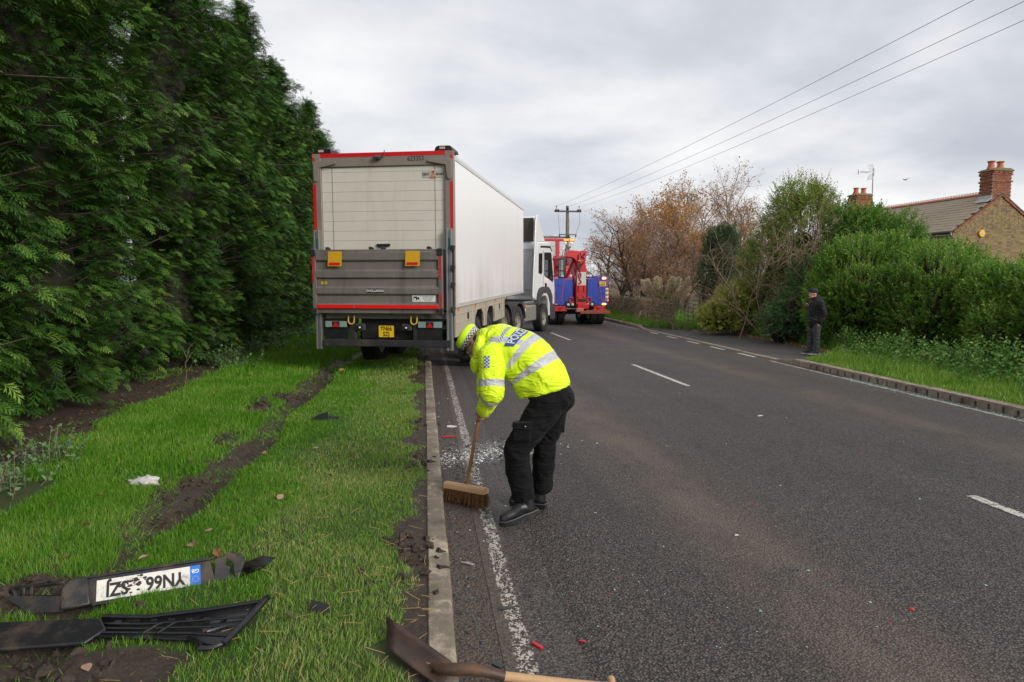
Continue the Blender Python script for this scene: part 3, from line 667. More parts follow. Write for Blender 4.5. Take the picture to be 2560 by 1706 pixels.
IVYL = leaf_mat('ivy_leaf', (.04,.125,.038,1), (.10,.24,.07,1), (.22,.38,.12,1), .42, .25, .4)
NETTLE = leaf_mat('nettle_leaf', (.07,.18,.025,1), (.15,.31,.055,1), (.38,.46,.16,1), .55, .2, .3)
DOCK = leaf_mat('ivy_ground_leaf', (.08,.17,.07,1), (.14,.25,.11,1), (.22,.34,.16,1), .45, .2, .4)
# the garden hedge on the right, bush by bush
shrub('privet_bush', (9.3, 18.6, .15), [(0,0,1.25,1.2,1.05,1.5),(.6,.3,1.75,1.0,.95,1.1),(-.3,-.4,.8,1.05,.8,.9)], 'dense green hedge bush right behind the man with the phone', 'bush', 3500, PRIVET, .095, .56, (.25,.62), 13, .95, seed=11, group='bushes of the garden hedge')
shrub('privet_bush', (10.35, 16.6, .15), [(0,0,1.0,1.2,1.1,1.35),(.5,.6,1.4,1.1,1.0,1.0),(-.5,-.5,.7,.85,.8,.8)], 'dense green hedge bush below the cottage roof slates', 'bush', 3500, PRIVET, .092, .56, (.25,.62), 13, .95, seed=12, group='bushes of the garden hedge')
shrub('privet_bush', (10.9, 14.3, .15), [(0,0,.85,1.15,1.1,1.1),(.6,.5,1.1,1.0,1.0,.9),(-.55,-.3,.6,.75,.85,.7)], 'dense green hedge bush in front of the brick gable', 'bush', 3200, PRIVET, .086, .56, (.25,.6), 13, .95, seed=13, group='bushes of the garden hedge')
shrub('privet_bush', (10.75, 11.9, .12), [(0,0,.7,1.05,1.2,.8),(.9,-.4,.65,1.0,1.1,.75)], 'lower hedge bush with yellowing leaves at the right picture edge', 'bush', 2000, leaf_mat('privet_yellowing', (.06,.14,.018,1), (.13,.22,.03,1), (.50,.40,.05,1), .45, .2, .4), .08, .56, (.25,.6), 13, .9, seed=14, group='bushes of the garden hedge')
def copy_bush(src, pos, rz, sc_, label):
    t = empty(src.name.split('.')[0], pos, rz, label, 'bush', 'bushes of the garden hedge'); t.scale = (sc_, sc_, sc_*.95)
    for ch in src.children: c = link(ch.name.split('.')[0], ch.data, t); tag(c, kind=ch.get('kind'))
pb = [o for o in bpy.data.objects if o.name.startswith('privet_bush')]
copy_bush(pb[1], (9.75, 17.5, .15), 2.2, .82, 'hedge bush filling the gap just right of the man with the phone')
copy_bush(pb[0], (10.75, 15.5, .15), 4.0, .72, 'hedge bush between the slate roof view and the brick gable')
copy_bush(pb[2], (11.0, 13.2, .12), 1.2, .8, 'hedge bush under the alarm box, before the gable foot')
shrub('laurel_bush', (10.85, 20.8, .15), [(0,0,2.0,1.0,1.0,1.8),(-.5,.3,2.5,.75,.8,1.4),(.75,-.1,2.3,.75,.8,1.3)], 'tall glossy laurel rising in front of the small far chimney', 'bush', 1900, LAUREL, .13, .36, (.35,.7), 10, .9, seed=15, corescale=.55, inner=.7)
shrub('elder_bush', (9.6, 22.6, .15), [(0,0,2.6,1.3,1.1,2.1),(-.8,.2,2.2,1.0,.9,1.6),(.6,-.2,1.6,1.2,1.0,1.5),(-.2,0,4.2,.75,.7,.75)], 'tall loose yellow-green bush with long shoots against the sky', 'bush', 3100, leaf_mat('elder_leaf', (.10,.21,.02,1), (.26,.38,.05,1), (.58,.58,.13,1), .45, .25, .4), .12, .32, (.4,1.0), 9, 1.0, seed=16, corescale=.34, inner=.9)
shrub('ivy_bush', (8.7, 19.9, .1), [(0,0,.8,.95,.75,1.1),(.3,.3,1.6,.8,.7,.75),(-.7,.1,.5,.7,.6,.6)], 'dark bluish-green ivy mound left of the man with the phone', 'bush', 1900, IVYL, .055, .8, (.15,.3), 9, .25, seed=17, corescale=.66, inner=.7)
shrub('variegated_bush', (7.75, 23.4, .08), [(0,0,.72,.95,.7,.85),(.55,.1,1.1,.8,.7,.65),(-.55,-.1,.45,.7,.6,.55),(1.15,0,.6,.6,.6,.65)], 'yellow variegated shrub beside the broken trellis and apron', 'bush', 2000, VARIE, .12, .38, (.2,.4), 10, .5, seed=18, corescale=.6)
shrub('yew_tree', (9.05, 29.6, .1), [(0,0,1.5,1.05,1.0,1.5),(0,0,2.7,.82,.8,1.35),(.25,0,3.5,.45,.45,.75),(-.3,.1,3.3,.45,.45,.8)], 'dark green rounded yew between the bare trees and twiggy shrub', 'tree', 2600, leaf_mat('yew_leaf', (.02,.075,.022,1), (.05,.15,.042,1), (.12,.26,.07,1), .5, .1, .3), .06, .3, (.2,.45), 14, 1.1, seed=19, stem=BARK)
# ---- nettles and weeds along the right hedge foot, and weeds by the far kerb
r = np.random.default_rng(5); n = 1350; vv = 5.5+12.5*r.random(n); ee = .8 + 1.9*r.random(n)**.75; kk = ee > ap_d(vv)+.25; vv, ee = vv[kk], ee[kk]; uu = uR(vv)+ee; P = np.stack([uu, vv, rz(uu, vv)], -1)
D = np.stack([r.normal(-.1,.2,len(P)), r.normal(-.05,.2,len(P)), np.ones(len(P))], -1); hgt = (.10 + .42*sstep(.7, 2.0, ee))*r.uniform(.6, 1.3, len(P))*np.clip(.8+.8*fbm(P[:,0], P[:,1], .9, 3, 77), .35, 1.5)
V, F, a, S = shoots(P, D, hgt, 12, .105, .5, r, 1.15); sv, sf = segs_mesh(S, 3)
o = rframe(link('nettle_bed', np_mesh('nettle_bed', np.concatenate([V, sv]), [F, sf+len(V)], [NETTLE, NETTLE], np.concatenate([np.zeros(len(F)), np.ones(len(sf))]), attrs={'rnd': np.concatenate([a, np.zeros(len(sv))])}))); tag(o, 'bed of nettles and weeds at the hedge foot behind the right kerb', 'weeds', kind='stuff')
r = np.random.default_rng(6); n = 1700; vv = 15.5+25*r.random(n); ee = .3 + 2.6*r.random(n); kk = (ee > ap_d(vv)+.05) & ((vv > 22.5) | (ee > ap_d(vv)-.2)); vv, ee = vv[kk], ee[kk]; uu = uR(vv)+ee; P = np.stack([uu, vv, rz(uu, vv)], -1)
D = np.stack([r.normal(0,.25,len(P)), r.normal(0,.25,len(P)), np.ones(len(P))], -1); hgt = (.18+.26*sstep(.4,1.5,ee-ap_d(vv)))*r.uniform(.6, 1.3, len(P)); V, F, a, S = shoots(P, D, hgt, 10, .11, .5, r, 1.1)
tag(rframe(link('roadside_weeds', np_mesh('roadside_weeds', V, F, leaf_mat('weed_leaf', (.11,.27,.016,1), (.20,.40,.04,1), (.34,.48,.08,1), .5, .25, .3), attrs={'rnd': a}))), 'bright weeds along the far kerb and round the apron', 'weeds', kind='stuff')
# ---- ivy and broad-leaved plants at the conifer foot
def clump(pos, n, rad, label, seed, ll=.06, h=(.12,.35), mat=DOCK, group='leafy plants at the conifer foot', name='nettle_plant', cat='plant'):
    r = np.random.default_rng(seed); t = empty(name, pos, 0, label, cat, group); q = r.normal(0, rad/1.7, (n,2)); P = np.concatenate([q, np.zeros((n,1))], 1); D = np.concatenate([q*1.1 + r.normal(0,.25,(n,2)), np.ones((n,1))], 1)
    V, F, a, S = shoots(P, D, r.uniform(*h, n), 9, ll, .75, r, 1.1); link('foliage', np_mesh('foliage', V, F, mat, attrs={'rnd': a}), t); sv, sf = segs_mesh(S, 3); tag(link('stem', np_mesh('stem', sv, sf, TWIG), t), kind='stuff'); return t
clump(rw(-3.62, 5.15, .1), 30, .30, 'pale green nettle clump nearest the camera at the conifer foot', 1)
clump(rw(-3.60, 5.95, .1), 26, .24, 'pale green nettle clump under the nearest conifer skirts', 2)
clump(rw(-3.66, 6.75, .1), 34, .30, 'pale green nettle clump at the start of the bare soil strip', 3)
clump(rw(-4.0, 14.2, .12), 40, .4, 'dusky ivy clump below the dark gap in the conifers', 4, .09, (.15,.45), IVYL)
clump(rw(-4.15, 17.5, .12), 50, .6, 'dusky ivy clump on the verge edge left of the trailer', 5, .10, (.15,.5), IVYL)
clump(rw(-4.35, 21.5, .12), 60, .8, 'dusky ivy clump farthest along the conifer foot', 6, .11, (.15,.5), IVYL)
# ---- bare deciduous trees
def grow(p, d, L, rad, lev, S, tips, r, P):
    nseg = (5,4,2,2,2)[lev]; q = np.array(p, float); d = np.array(d, float)/np.linalg.norm(d); st = L/nseg; pts = [q]
    for i in range(nseg):
        d = d + r.normal(0, P['wob'][lev], 3) + np.array([0,0,P['trop'][lev]]); d /= np.linalg.norm(d); q2 = q + d*st; r0 = rad*(1-.72*i/nseg); r1 = rad*(1-.72*(i+1)/nseg); S[lev].append((*q, *q2, r0, r1)); q = q2; pts.append(q)
    if lev+1 >= len(P['n']): tips.append((q, d)); return
    for j in range(P['n'][lev]):
        t = P['from'][lev] + (1-P['from'][lev])*(j+r.random())/P['n'][lev]; i = min(nseg-1, int(t*nseg)); f = t*nseg-i; b = pts[i]*(1-f)+pts[i+1]*f
        dd = pts[i+1]-pts[i]; dd /= np.linalg.norm(dd); a = r.normal(0,1,3); a -= dd*a.dot(dd); a /= np.linalg.norm(a); an = R(P['ang'][lev])*r.uniform(.6, 1.3)
        grow(b, dd*math.cos(an)+a*math.sin(an), L*P['len'][lev]*r.uniform(.6,1.15)*(1.1-.5*t), max(rad*P['rad'][lev]*(1.1-.5*t), P.get('minr', .0045)), lev+1, S, tips, r, P)
def bare_tree(name, pos, Ht, label, seed, P, bm, tm, leaf=None, nl=0, ll=.07, stems=1, spread=.25, group='bare autumn trees behind the fence', rad=.11, tipn=1):
    r = np.random.default_rng(seed); t = empty(name, pos, 0, label, 'tree', group); S = [[] for _ in P['n']]; tips = []
    for s in range(stems): grow((r.normal(0,.08*stems), r.normal(0,.08*stems), -.1), (r.normal(0,spread*(stems>1)+.03), r.normal(0,spread*(stems>1)+.03), 1), Ht*P['trunk']*r.uniform(.88,1.05), rad, 0, S, tips, r, P)
    v, f = segs_mesh(S[0] + S[1], 6); tag(link('trunk', np_mesh('trunk', v, f, bm, smooth=True), t), kind='stuff' if stems > 5 else None)
    v, f = segs_mesh(sum(S[2:], []), 3); link('twigs', np_mesh('twigs', v, f, tm), t)
    if leaf and nl:
        tp = np.array([x[0] for x in tips]); i = r.integers(0, len(tp), nl); hh = tp[i]; w = fbm(hh[:,0]+seed, hh[:,2], .7, 3, seed); i = i[r.random(nl) < np.clip(.55+1.3*w, .12, 1)]
        q = tp[i] + r.normal(0, .10, (len(i),3)); V, F, a = stamp(LT*np.array([1,.7,1]), LF, q, r.normal(0,1,(len(i),3)) + np.array([0,0,-.7]), ll*r.uniform(.7,1.3,len(i)), r.uniform(0,6,len(i)), None, r.random(len(i)))
        link('leaves', np_mesh('leaves', V, F, leaf, attrs={'rnd': a}), t)
    return t
BP = dict(n=[15,9,8,5], trunk=.82, wob=[.05,.09,.13,.16,.2], trop=[.03,.05,.0,-.10,-.14], ang=[42,42,48,48], len=[.52,.5,.5,.6], rad=[.38,.42,.5,.6], **{'from':[.22,.2,.15,.1]})
BP['n'] = [17,9,7,5]
OP = dict(BP, n=[14,9,6,5], ang=[52,52,50,50], len=[.62,.58,.55,.6], trop=[.02,.02,-.02,-.08,-.1])
ORL = leaf_mat('birch_leaf_orange', (.48,.19,.02,1), (.66,.30,.04,1), (.74,.42,.08,1), .6, .35, .2); RUS = leaf_mat('russet_leaf', (.34,.15,.05,1), (.50,.26,.09,1), (.58,.34,.14,1), .6, .3, .2)
def reuse(src, name, pos, scale, rz, label, group='bare autumn trees behind the fence'):
    t = empty(name, pos, rz, label, 'tree', group); t.scale = (scale*1.05, scale*1.05, scale)
    for ch in src.children: link(ch.name.split('.')[0], ch.data, t)
    return t
BP = dict(BP, n=[20,11,8,6]); OP = dict(OP, n=[16,11,8,5])
tA = bare_tree('birch_tree', (9.5, 39.0, 0), 7.5, 'birch with the brightest orange leaves at its top', 23, BP, BIRCH, TWIG, ORL, 6000, .11, 2, .12)
tB = bare_tree('birch_tree', (12.3, 41.5, 0), 9.0, 'tallest birch with bare reddish twigs above the yew', 21, BP, BIRCH, TWIG, RUS, 5000, .10, 2, .12)
tC = bare_tree('bare_tree', (6.7, 36.2, 0), 5.8, 'grey forked tree behind the woven fence by the lorry lights', 25, OP, BARK, TWIG, RUS, 4500, .08, 3, .35)
reuse(tB, 'birch_tree', (14.1, 43.0, 0), .86, 2.1, 'birch right of the tallest one, half hidden by shrubs')
reuse(tA, 'birch_tree', (7.6, 38.2, 0), .93, 3.6, 'drooping russet birch above the pampas plumes')
reuse(tB, 'birch_tree', (10.9, 44.5, 0), .92, 4.4, 'birch crown filling the gap left of the tallest birch')
reuse(tC, 'bare_tree', (6.6, 46.0, 0), 1.12, 1.0, 'reddish bare tree right of the recovery truck boom')
reuse(tC, 'bare_tree', (8.6, 34.6, 0), .86, 2.6, 'low brown tangle of branches behind the pampas')
reuse(tC, 'bare_tree', (10.4, 50.0, 0), 1.2, 5.2, 'rear bare tree filling between the birches')
reuse(tC, 'bare_tree', (12.6, 37.0, 0), .95, .3, 'dense brown bare tree behind the yew')
tD = bare_tree('bare_tree', (4.9, 66.0, 0), 6.8, 'thin bare tree just right of the utility pole', 28, dict(OP, n=[12,8,6,4]), BARK, TWIG, None, 0, stems=2)
reuse(tD, 'bare_tree', (2.2, 72.0, 0), 1.2, 1.7, 'faint bare tree just left of the utility pole')
reuse(tD, 'bare_tree', (20.0, 60.0, 0), 1.1, 3.0, 'bare tree top just showing over the cottage ridge')
r = np.random.default_rng(52); n = 9000; x = -2 + 34*r.random(n); P0 = np.stack([x, 58 + 6*r.random(n) - .12*x, .0 + 2.2*r.random(n)**1.2], -1); D = np.stack([r.normal(0,.4,n), r.normal(0,.4,n), r.uniform(.2,1,n)], -1); P1 = P0 + D*r.uniform(.3,.9,(n,1)); v_, f_ = segs_mesh(np.concatenate([P0, P1, np.full((n,1),.02), np.full((n,1),.008)], 1), 3)
tag(link('hedgerow', np_mesh('hedgerow', v_, f_, TWIG)), 'brown leafless hedgerow in the distance behind the trees', 'hedge', kind='stuff')
DP = dict(minr=.0065, n=[11,9,6], trunk=.75, wob=[.16,.2,.25,.3], trop=[.02,-.02,-.06,-.1], ang=[45,50,55], len=[.62,.6,.6], rad=[.5,.5,.55], **{'from':[.1,.1,.1]})
bare_tree('twiggy_shrub', (8.55, 21.3, .1), 4.9, 'big leafless twiggy shrub in front of the tall yellow-green bush', 32, DP, TWIGP, TWIGP, None, 0, stems=13, spread=.21, group=None, rad=.026)
bare_tree('vine_tangle', (7.15, 25.1, .1), 2.5, 'brown hanging vine tangle on a post beside the trellis', 33, dict(DP, trop=[.0,-.12,-.2,-.25]), TWIGP, TWIG, None, 0, stems=8, spread=.4, group=None, rad=.018)
# ============================================================ VEHICLES
DIRT = (.16,.125,.09,1)
k = NT('trailer_white'); v = k.co(); zz = k.sepx(v)[2]
n = k.noise(1.2, 6, .65, k.mapv(v, (1, 1, .25))); low = k.math('MULTIPLY', k.smooth(zz, 2.6, 1.35), .35)
col = k.mix(k.noise(5, 5, .6, v), (.83,.82,.81,1), (.89,.88,.875,1)); col = k.mix(k.smooth(k.math('ADD', n, low), .55, 1.35), col, (.50,.44,.36,1))
k.base(col); k.set(Roughness=.27); k.bump(k.noise(.9, 2, .5, v), .03, .02); TWHITE = k.m
TAUPE = plain('taupe_frame', (.24,.205,.17,1), .55, var=.2, scale=3, grime=(.12,.10,.08,1), gamt=.4, streak=True)
SHUT = plain('shutter_dirty', (.66,.62,.54,1), .5, var=.12, scale=2.5, grime=(.50,.44,.355,1), gamt=.5, gscale=1.5, streak=True, bump=.06, bscale=120)
LIFT = plain('tail_lift_alloy', (.215,.192,.168,1), .55, .25, var=.22, scale=4, grime=(.075,.064,.05,1), gamt=.55, streak=True, bump=.15)
ALU = plain('aluminium_rail', (.45,.45,.45,1), .35, .8, var=.15)
REDT = plain('red_reflective_tape', (.62,.012,.018,1), .35, var=.15, scale=20)
REDW = plain('worn_red_tape', (.58,.015,.018,1), .4, var=.2, grime=(.17,.14,.12,1), gscale=9, gamt=.42)
YEL = plain('yellow_plastic', (.66,.36,.012,1), .5, var=.2, scale=12, grime=(.30,.20,.06,1), gamt=.4)
PLATEY = plain('number_plate_yellow', (.80,.50,.02,1), .35, var=.08); PLATEW = plain('number_plate_white', (.72,.69,.62,1), .35, var=.12, grime=(.10,.07,.045,1), gscale=14, gamt=.38)
INK = plain('black_ink', (.008,.008,.008,1), .5, var=.1); WINK = plain('white_ink', (.75,.75,.73,1), .5, var=.08)
BEIGE = plain('skirt_dirty_white', (.44,.385,.30,1), .5, var=.14, scale=3, grime=(.30,.235,.16,1), gscale=2, gamt=.6, streak=True)
LENSC = plain('clear_lamp_lens', (.25,.34,.32,1), .12, var=.2, scale=60, bump=.4, bscale=140); LENSR = plain('red_reflector', (.55,.02,.02,1), .15, var=.2, scale=60)
AMB = plain('amber_lens', (.75,.22,.01,1), .2, var=.1); GREEN = plain('green_slot', (.02,.22,.14,1), .4)
GREY = plain('grey_plastic', (.055,.055,.06,1), .55, var=.2, grime=(.13,.11,.085,1), gamt=.4); RIMM = plain('wheel_steel', (.36,.33,.29,1), .5, .3, var=.25, grime=(.15,.12,.085,1), gscale=8, gamt=.65)
GLASS = plain('dark_glass', (.010,.013,.015,1), .04, var=.1, spec=.7); CABW = plain('cab_white', (.74,.745,.75,1), .22, var=.05, scale=2, grime=(.50,.46,.40,1), gamt=.25, coat=.3)
MIRG = plain('mirror_glass', (.55,.56,.57,1), .03, 1.0, var=.05)

def add_wheel(parent, x, y, z, rad=.5, w=.3, side=1, name='wheel', nuts=10):
    """tyre with tread blocks and a dished steel rim facing `side`"""
    t = MB(); s = side; p = [(rad*.60,-w*.46),(rad*.74,-w*.5),(rad*.93,-w*.46),(rad*.985,-w*.40),(rad,-w*.2),(rad,w*.2),(rad*.985,w*.40),(rad*.93,w*.46),(rad*.74,w*.5),(rad*.60,w*.46)]
    t.lathe([(a, b*s) for a, b in p], (0,0,0), 'x', 36, caps=False)
    for i in range(36):
        a = 2*math.pi*i/36; c, q = math.cos(a), math.sin(a)
        for o in (-.36, -.02, .32): t.obox((w*o+.01, c*rad*1.003, q*rad*1.003), (w*.25, rad*.115, .018), (a-math.pi/2, 0, 0))
    ty = t.build('tyre', RUBBER, parent, 40); ty.location = (x, y, z); ty.name = name
    rim = MB(); rp = [(rad*.60,w*.40),(rad*.56,w*.43),(rad*.53,w*.25),(rad*.45,w*.06),(rad*.36,w*.10),(rad*.30,w*.20),(rad*.2,w*.22),(rad*.185,w*.42),(rad*.12,w*.46),(.012,w*.46)]
    rim.lathe([(rad*.60,-w*.4*s)]+[(a, b*s) for a, b in rp], (0,0,0), 'x', 32)
    for i in range(nuts):
        a = 2*math.pi*i/nuts; rim.cyl((s*w*.19, math.cos(a)*rad*.255, math.sin(a)*rad*.255), (s*w*.29, math.cos(a)*rad*.255, math.sin(a)*rad*.255), .017, n=6)
        a += .3; rim.cyl((s*w*.085, math.cos(a)*rad*.41, math.sin(a)*rad*.41), (s*w*.095, math.cos(a)*rad*.41, math.sin(a)*rad*.41), rad*.055, n=10, m=1)
    rim.build('rim', [RIMM, CHASSIS], ty, 40)
    return ty

# ------------------------------------------------------------ refrigerated semi-trailer
T = empty('semi_trailer', (-2.30, 12.42, 0), R(-8), 'white box semi-trailer with raised tail lift, rear wheels on the verge', 'trailer'); T.rotation_euler = (R(.85), 0, R(-8))
L = 10.0; ZB, ZT = 1.37, 4.10
b = MB(); b.prism([(-1.29,ZB),(-1.29,ZT-.12),(-1.2,ZT),(1.2,ZT),(1.29,ZT-.12),(1.29,ZB)], (0,.05,0), (1,0,0), (0,0,1), (0,L-.05,0)); b.build('box_body', TWHITE, T, 25, .012)
b = MB(); b.prism([(1.285,ZT-.15),(1.302,ZT-.15),(1.302,ZT-.105),(1.21,ZT+.012),(1.19,ZT+.002),(1.285,ZT-.115)], (0,.05,0), (1,0,0), (0,0,1), (0,L-.05,0)); b.build('roof_rail', plain('roof_rail', (.60,.59,.575,1), .4, .2), T)
b = MB(); b.box(1.291,1.303,.06,L,ZB-.03,ZB+.045); b.box(-1.303,-1.291,.06,L,ZB-.03,ZB+.045); b.build('side_rail', plain('side_rail', (.50,.48,.44,1), .45), T)
b = MB(); b.box(1.284,1.30,.04,.10,ZB,ZT-.12); b.build('corner_trim', plain('corner_trim', (.42,.38,.33,1), .45), T)
# rear frame: two posts and a header
for s in (-1, 1):
    b = MB(); b.box(min(s*1.14,s*1.30), max(s*1.14,s*1.30), -.03, .06, ZB-.05, ZT); b.build('rear_post', TAUPE, T, 30, .01)
b = MB(); b.box(-1.139, 1.139, -.025, .05, 3.86, ZT); b.build('header_panel', TAUPE, T, 30, .008)
b = MB(); b.box(-1.30,1.30,-.029,-.027,4.028,4.098); b.build('red_tape_strip', REDT, T, 0)
for s in (-1, 1):
    b = MB(); b.box(min(s*1.25,s*1.295), max(s*1.25,s*1.295), -.034, -.032, 3.97, 4.027); b.build('red_tape_strip', REDT, T, 0)
    b = MB(); b.box(min(s*1.237,s*1.29), max(s*1.237,s*1.29), -.034, -.032, 2.75, 3.565); b.build('red_tape_strip', REDT, T, 0)
    b = MB(); p = [(0,0),(.36,0),(.385,-.025),(.37,-.055),(.06,-.115),(.03,-.33),(.01,-.36),(-.03,-.36),(-.05,-.33),(-.05,-.04)]      # corner brace
    b.prism([(s*(1.22-q[0]), 3.965+q[1]) for q in p], (0,-.031,0), (1,0,0), (0,0,1), (0,-.03,0)); b.build('corner_brace', TAUPE, T, 30, .006)
    b = MB(); x0, x1 = sorted((s*.95, s*1.285)); b.prism([(x0,4.10),(x1,4.10),(x1-(.0 if s<0 else .02),4.165),(x1-.06*(s>0)-.02*(s<0),4.19),(x0+.06,4.19),(x0+.02,4.16)], (0,.0,0), (1,0,0), (0,0,1), (0,.5,0)); h_ = b.build('marker_lamp_housing', BLACK, T, 30, .01)
    b = MB(); b.box((x0+x1)/2-.07,(x0+x1)/2+.03,-.006,-.003,4.13,4.17); b.build('marker_lamp', plain('lamp_pale', (.55,.42,.38,1), .2, scale=80, var=.5), h_, 0)
# roller shutter: separate slats
zs = [3.855,3.765,3.592,3.42,3.245,3.07,2.90,2.722,2.55,2.38]
for a, c in zip(zs[:-1], zs[1:]):
    b = MB(); b.box(-1.138, 1.138, .012, .03, c+.0015, a-.0015); b.build('shutter_panel', SHUT, T, 0, .0025)
b = MB(); b.box(-1.14,1.14,.031,.04,1.3,3.86); b.build('shutter_backing', TAUPE, T, 0)
for x in (-.945, .955):
    b = MB(); b.box(x-.004,x+.004,.009,.0115,2.38,3.85); b.build('shutter_cord', plain('cord', (.13,.12,.11,1), .6), T, 0)
b = MB(); b.box(-.13,.12,-.02,.01,2.45,2.49); b.box(-.10,.09,-.035,-.02,2.435,2.455); b.build('shutter_handle', BLACK, T, 0, .006)
b = MB(); b.obox((-.06,-.07,4.005),(.11,.09,.06),(.5,0,.1)); b.build('rear_camera', GREY, T, 30, .012)
b = MB(); b.tube([(0,-.06,4.0),(.04,-.08,4.0),(.055,-.06,4.03),(.055,-.045,4.09),(.055,-.035,4.13)], .008, 6); b.build('camera_cable', BLACK, T)
place_text('fleet_number', '623353', .118, INK, (.62,-.0275,3.972), (R(90),0,0), T, bold=.0008, sx=.86)
b = MB(); b.box(.735,1.115,.004,.0075,3.645,3.755); b.box(.865,.985,.003,.0065,3.63,3.77); pl = b.build('maker_plate', plain('maker_plate', (.47,.46,.40,1), .4), T, 0)
b = MB(); b.prism([(.872,3.64),(.978,3.64),(.945,3.762),(.905,3.762)], (0,.0025,0),(1,0,0),(0,0,1),(0,-.002,0)); b.build('maker_emblem', plain('emblem_red', (.50,.10,.03,1), .4), pl, 0)
place_text('maker_lettering', 'GRAY', .062, INK, (.80,-.0001,3.70), (R(90),0,0), pl, sx=.78, bold=.0008); place_text('maker_lettering', 'ADAMS', .062, INK, (1.047,-.0001,3.70), (R(90),0,0), pl, sx=.72, bold=.0008)
place_text('maker_lettering', 'GA', .085, plain('emblem_pale', (.62,.50,.36,1), .4), (.925,-.0012,3.685), (R(90),0,0), pl, sx=.72, bold=.001)
# tail lift platform, folded up behind the shutter
pf = MB(); xs0, xs1 = -1.20, 1.05; yo = -.16
prof = [(0,1.25),(-.03,1.25),(-.03,1.33),(-.075,1.335),(-.075,1.405),(-.06,1.43),(-.035,1.44),(-.035,1.565),(-.075,1.60),(-.075,1.70),(-.035,1.735),(-.035,1.86),(-.075,1.89),(-.075,2.00),(-.035,2.03),(-.035,2.165),(-.075,2.20),(-.075,2.335),(-.055,2.34),(-.055,2.385),(0,2.385)]
pf.prism(prof, (xs0, yo, 0), (0,1,0), (0,0,1), (xs1-xs0,0,0)); P_ = pf.build('tail_lift_platform', LIFT, T, 20, .004)
for x0, x1 in ((-1.275,-1.201), (1.051,1.125)):
    b = MB(); b.box(x0,x1,yo-.07,yo+.01,1.235,2.40); e_ = b.build('platform_end_frame', LIFT, P_, 20, .006)
for x0, x1, z0, z1 in ((-1.27,-1.235,1.80,2.28),(1.075,1.115,1.86,2.28),(1.075,1.115,1.27,1.62)):
    b = MB(); b.box(x0,x1,yo-.0735,yo-.0712,z0,z1); b.build('red_tape_strip', REDW, P_, 0)
for x0, x1 in ((-1.19,-.50),(-.48,1.04)):
    b = MB(); b.box(x0,x1,yo-.0785,yo-.0755,1.34,1.402); b.build('red_tape_strip', plain('bright_red_tape', (.85,.012,.012,1), .3, var=.1, scale=15), P_, 0)
for x in (-1.245, 1.09):
    for z in (2.33, 1.28):
        b = MB(); b.box(x-.045,x+.045,yo-.09,yo-.071,z-.06,z+.06); [b.cyl((x+dx_,yo-.09,z+dz_),(x+dx_,yo-.1,z+dz_),.011,n=6) for dx_ in (-.025,.025) for dz_ in (-.035,.035)]; b.build('corner_plate', CHASSIS, P_, 0, .004)
for x in (-1.0,-.19,.03,.87):
    b = MB(); b.box(x-.03,x+.03,yo-.03,yo+.03,2.386,2.43); b.obox((x+.02,yo,2.40),(.07,.03,.05),(0,.5,0)); b.build('platform_hinge', CHASSIS, P_, 0, .005)
for x in (-.83, .60):
    b = MB(); b.add([(x-.13,yo-.08,2.352),(x+.13,yo-.08,2.352),(x+.128,yo-.088,2.22),(x+.126,yo-.096,2.09),(x-.133,yo-.096,2.09),(x-.131,yo-.088,2.22)], [(0,1,2,5),(5,2,3,4)]); 
    f_ = b.build('warning_flag', YEL, P_, 0); sm = f_.modifiers.new('thick','SOLIDIFY'); sm.thickness = .006
    b = MB(); b.add([(x-.105,yo-.1,2.155),(x+.10,yo-.1,2.155),(x+.098,yo-.103,2.11),(x-.107,yo-.103,2.11)], [(0,1,2,3)]); b.build('flag_reflector', REDT, P_, 0)
for x in (-1.10, -1.03):
    b = MB(); b.box(x-.022,x+.022,yo-.0385,yo-.0365,1.77,1.815); s_ = b.build('yellow_sticker', PLATEY, P_, 0)
place_text('sticker_lettering', '15', .035, INK, (-1.10,yo-.0395,1.792), (R(90),0,0), P_); place_text('sticker_lettering', '47', .035, INK, (-1.03,yo-.0395,1.792), (R(90),0,0), P_)
b = MB(); b.box(-.255,.055,yo-.0785,yo-.0755,1.615,1.688); s_ = b.build('maker_plate', INK, P_, 0)
place_text('maker_lettering', 'DHOLLANDIA', .058, WINK, (-.10,yo-.080,1.652), (R(90),0,0), P_, sx=.86, bold=.0015)
b = MB(); b.box(.57,.99,yo-.041,yo-.038,1.46,1.575); s_ = b.build('camera_notice', WINK, P_, 0)
b = MB(); b.box(.593,.66,yo-.0435,yo-.0415,1.483,1.552); b.prism([(.662,1.51),(.695,1.49),(.695,1.545),(.662,1.53)], (0,yo-.0435,0),(1,0,0),(0,0,1),(0,.002,0)); b.box(.712,.715,yo-.0435,yo-.0415,1.465,1.57); b.build('notice_pictogram', INK, P_, 0)
b = MB(); b.lathe([(.02,-.001),(.02,.001)], (.62,yo-.0445,1.505), 'y', 16); b.build('notice_lens', WINK, P_, 0)
for i, tx in enumerate(('This vehicle is recording', 'images for the purpose', 'of crime prevention', 'and road safety')): place_text('notice_lettering', tx, .026, INK, (.852,yo-.0425,1.552-i*.024), (R(90),0,0), P_, sx=.80)
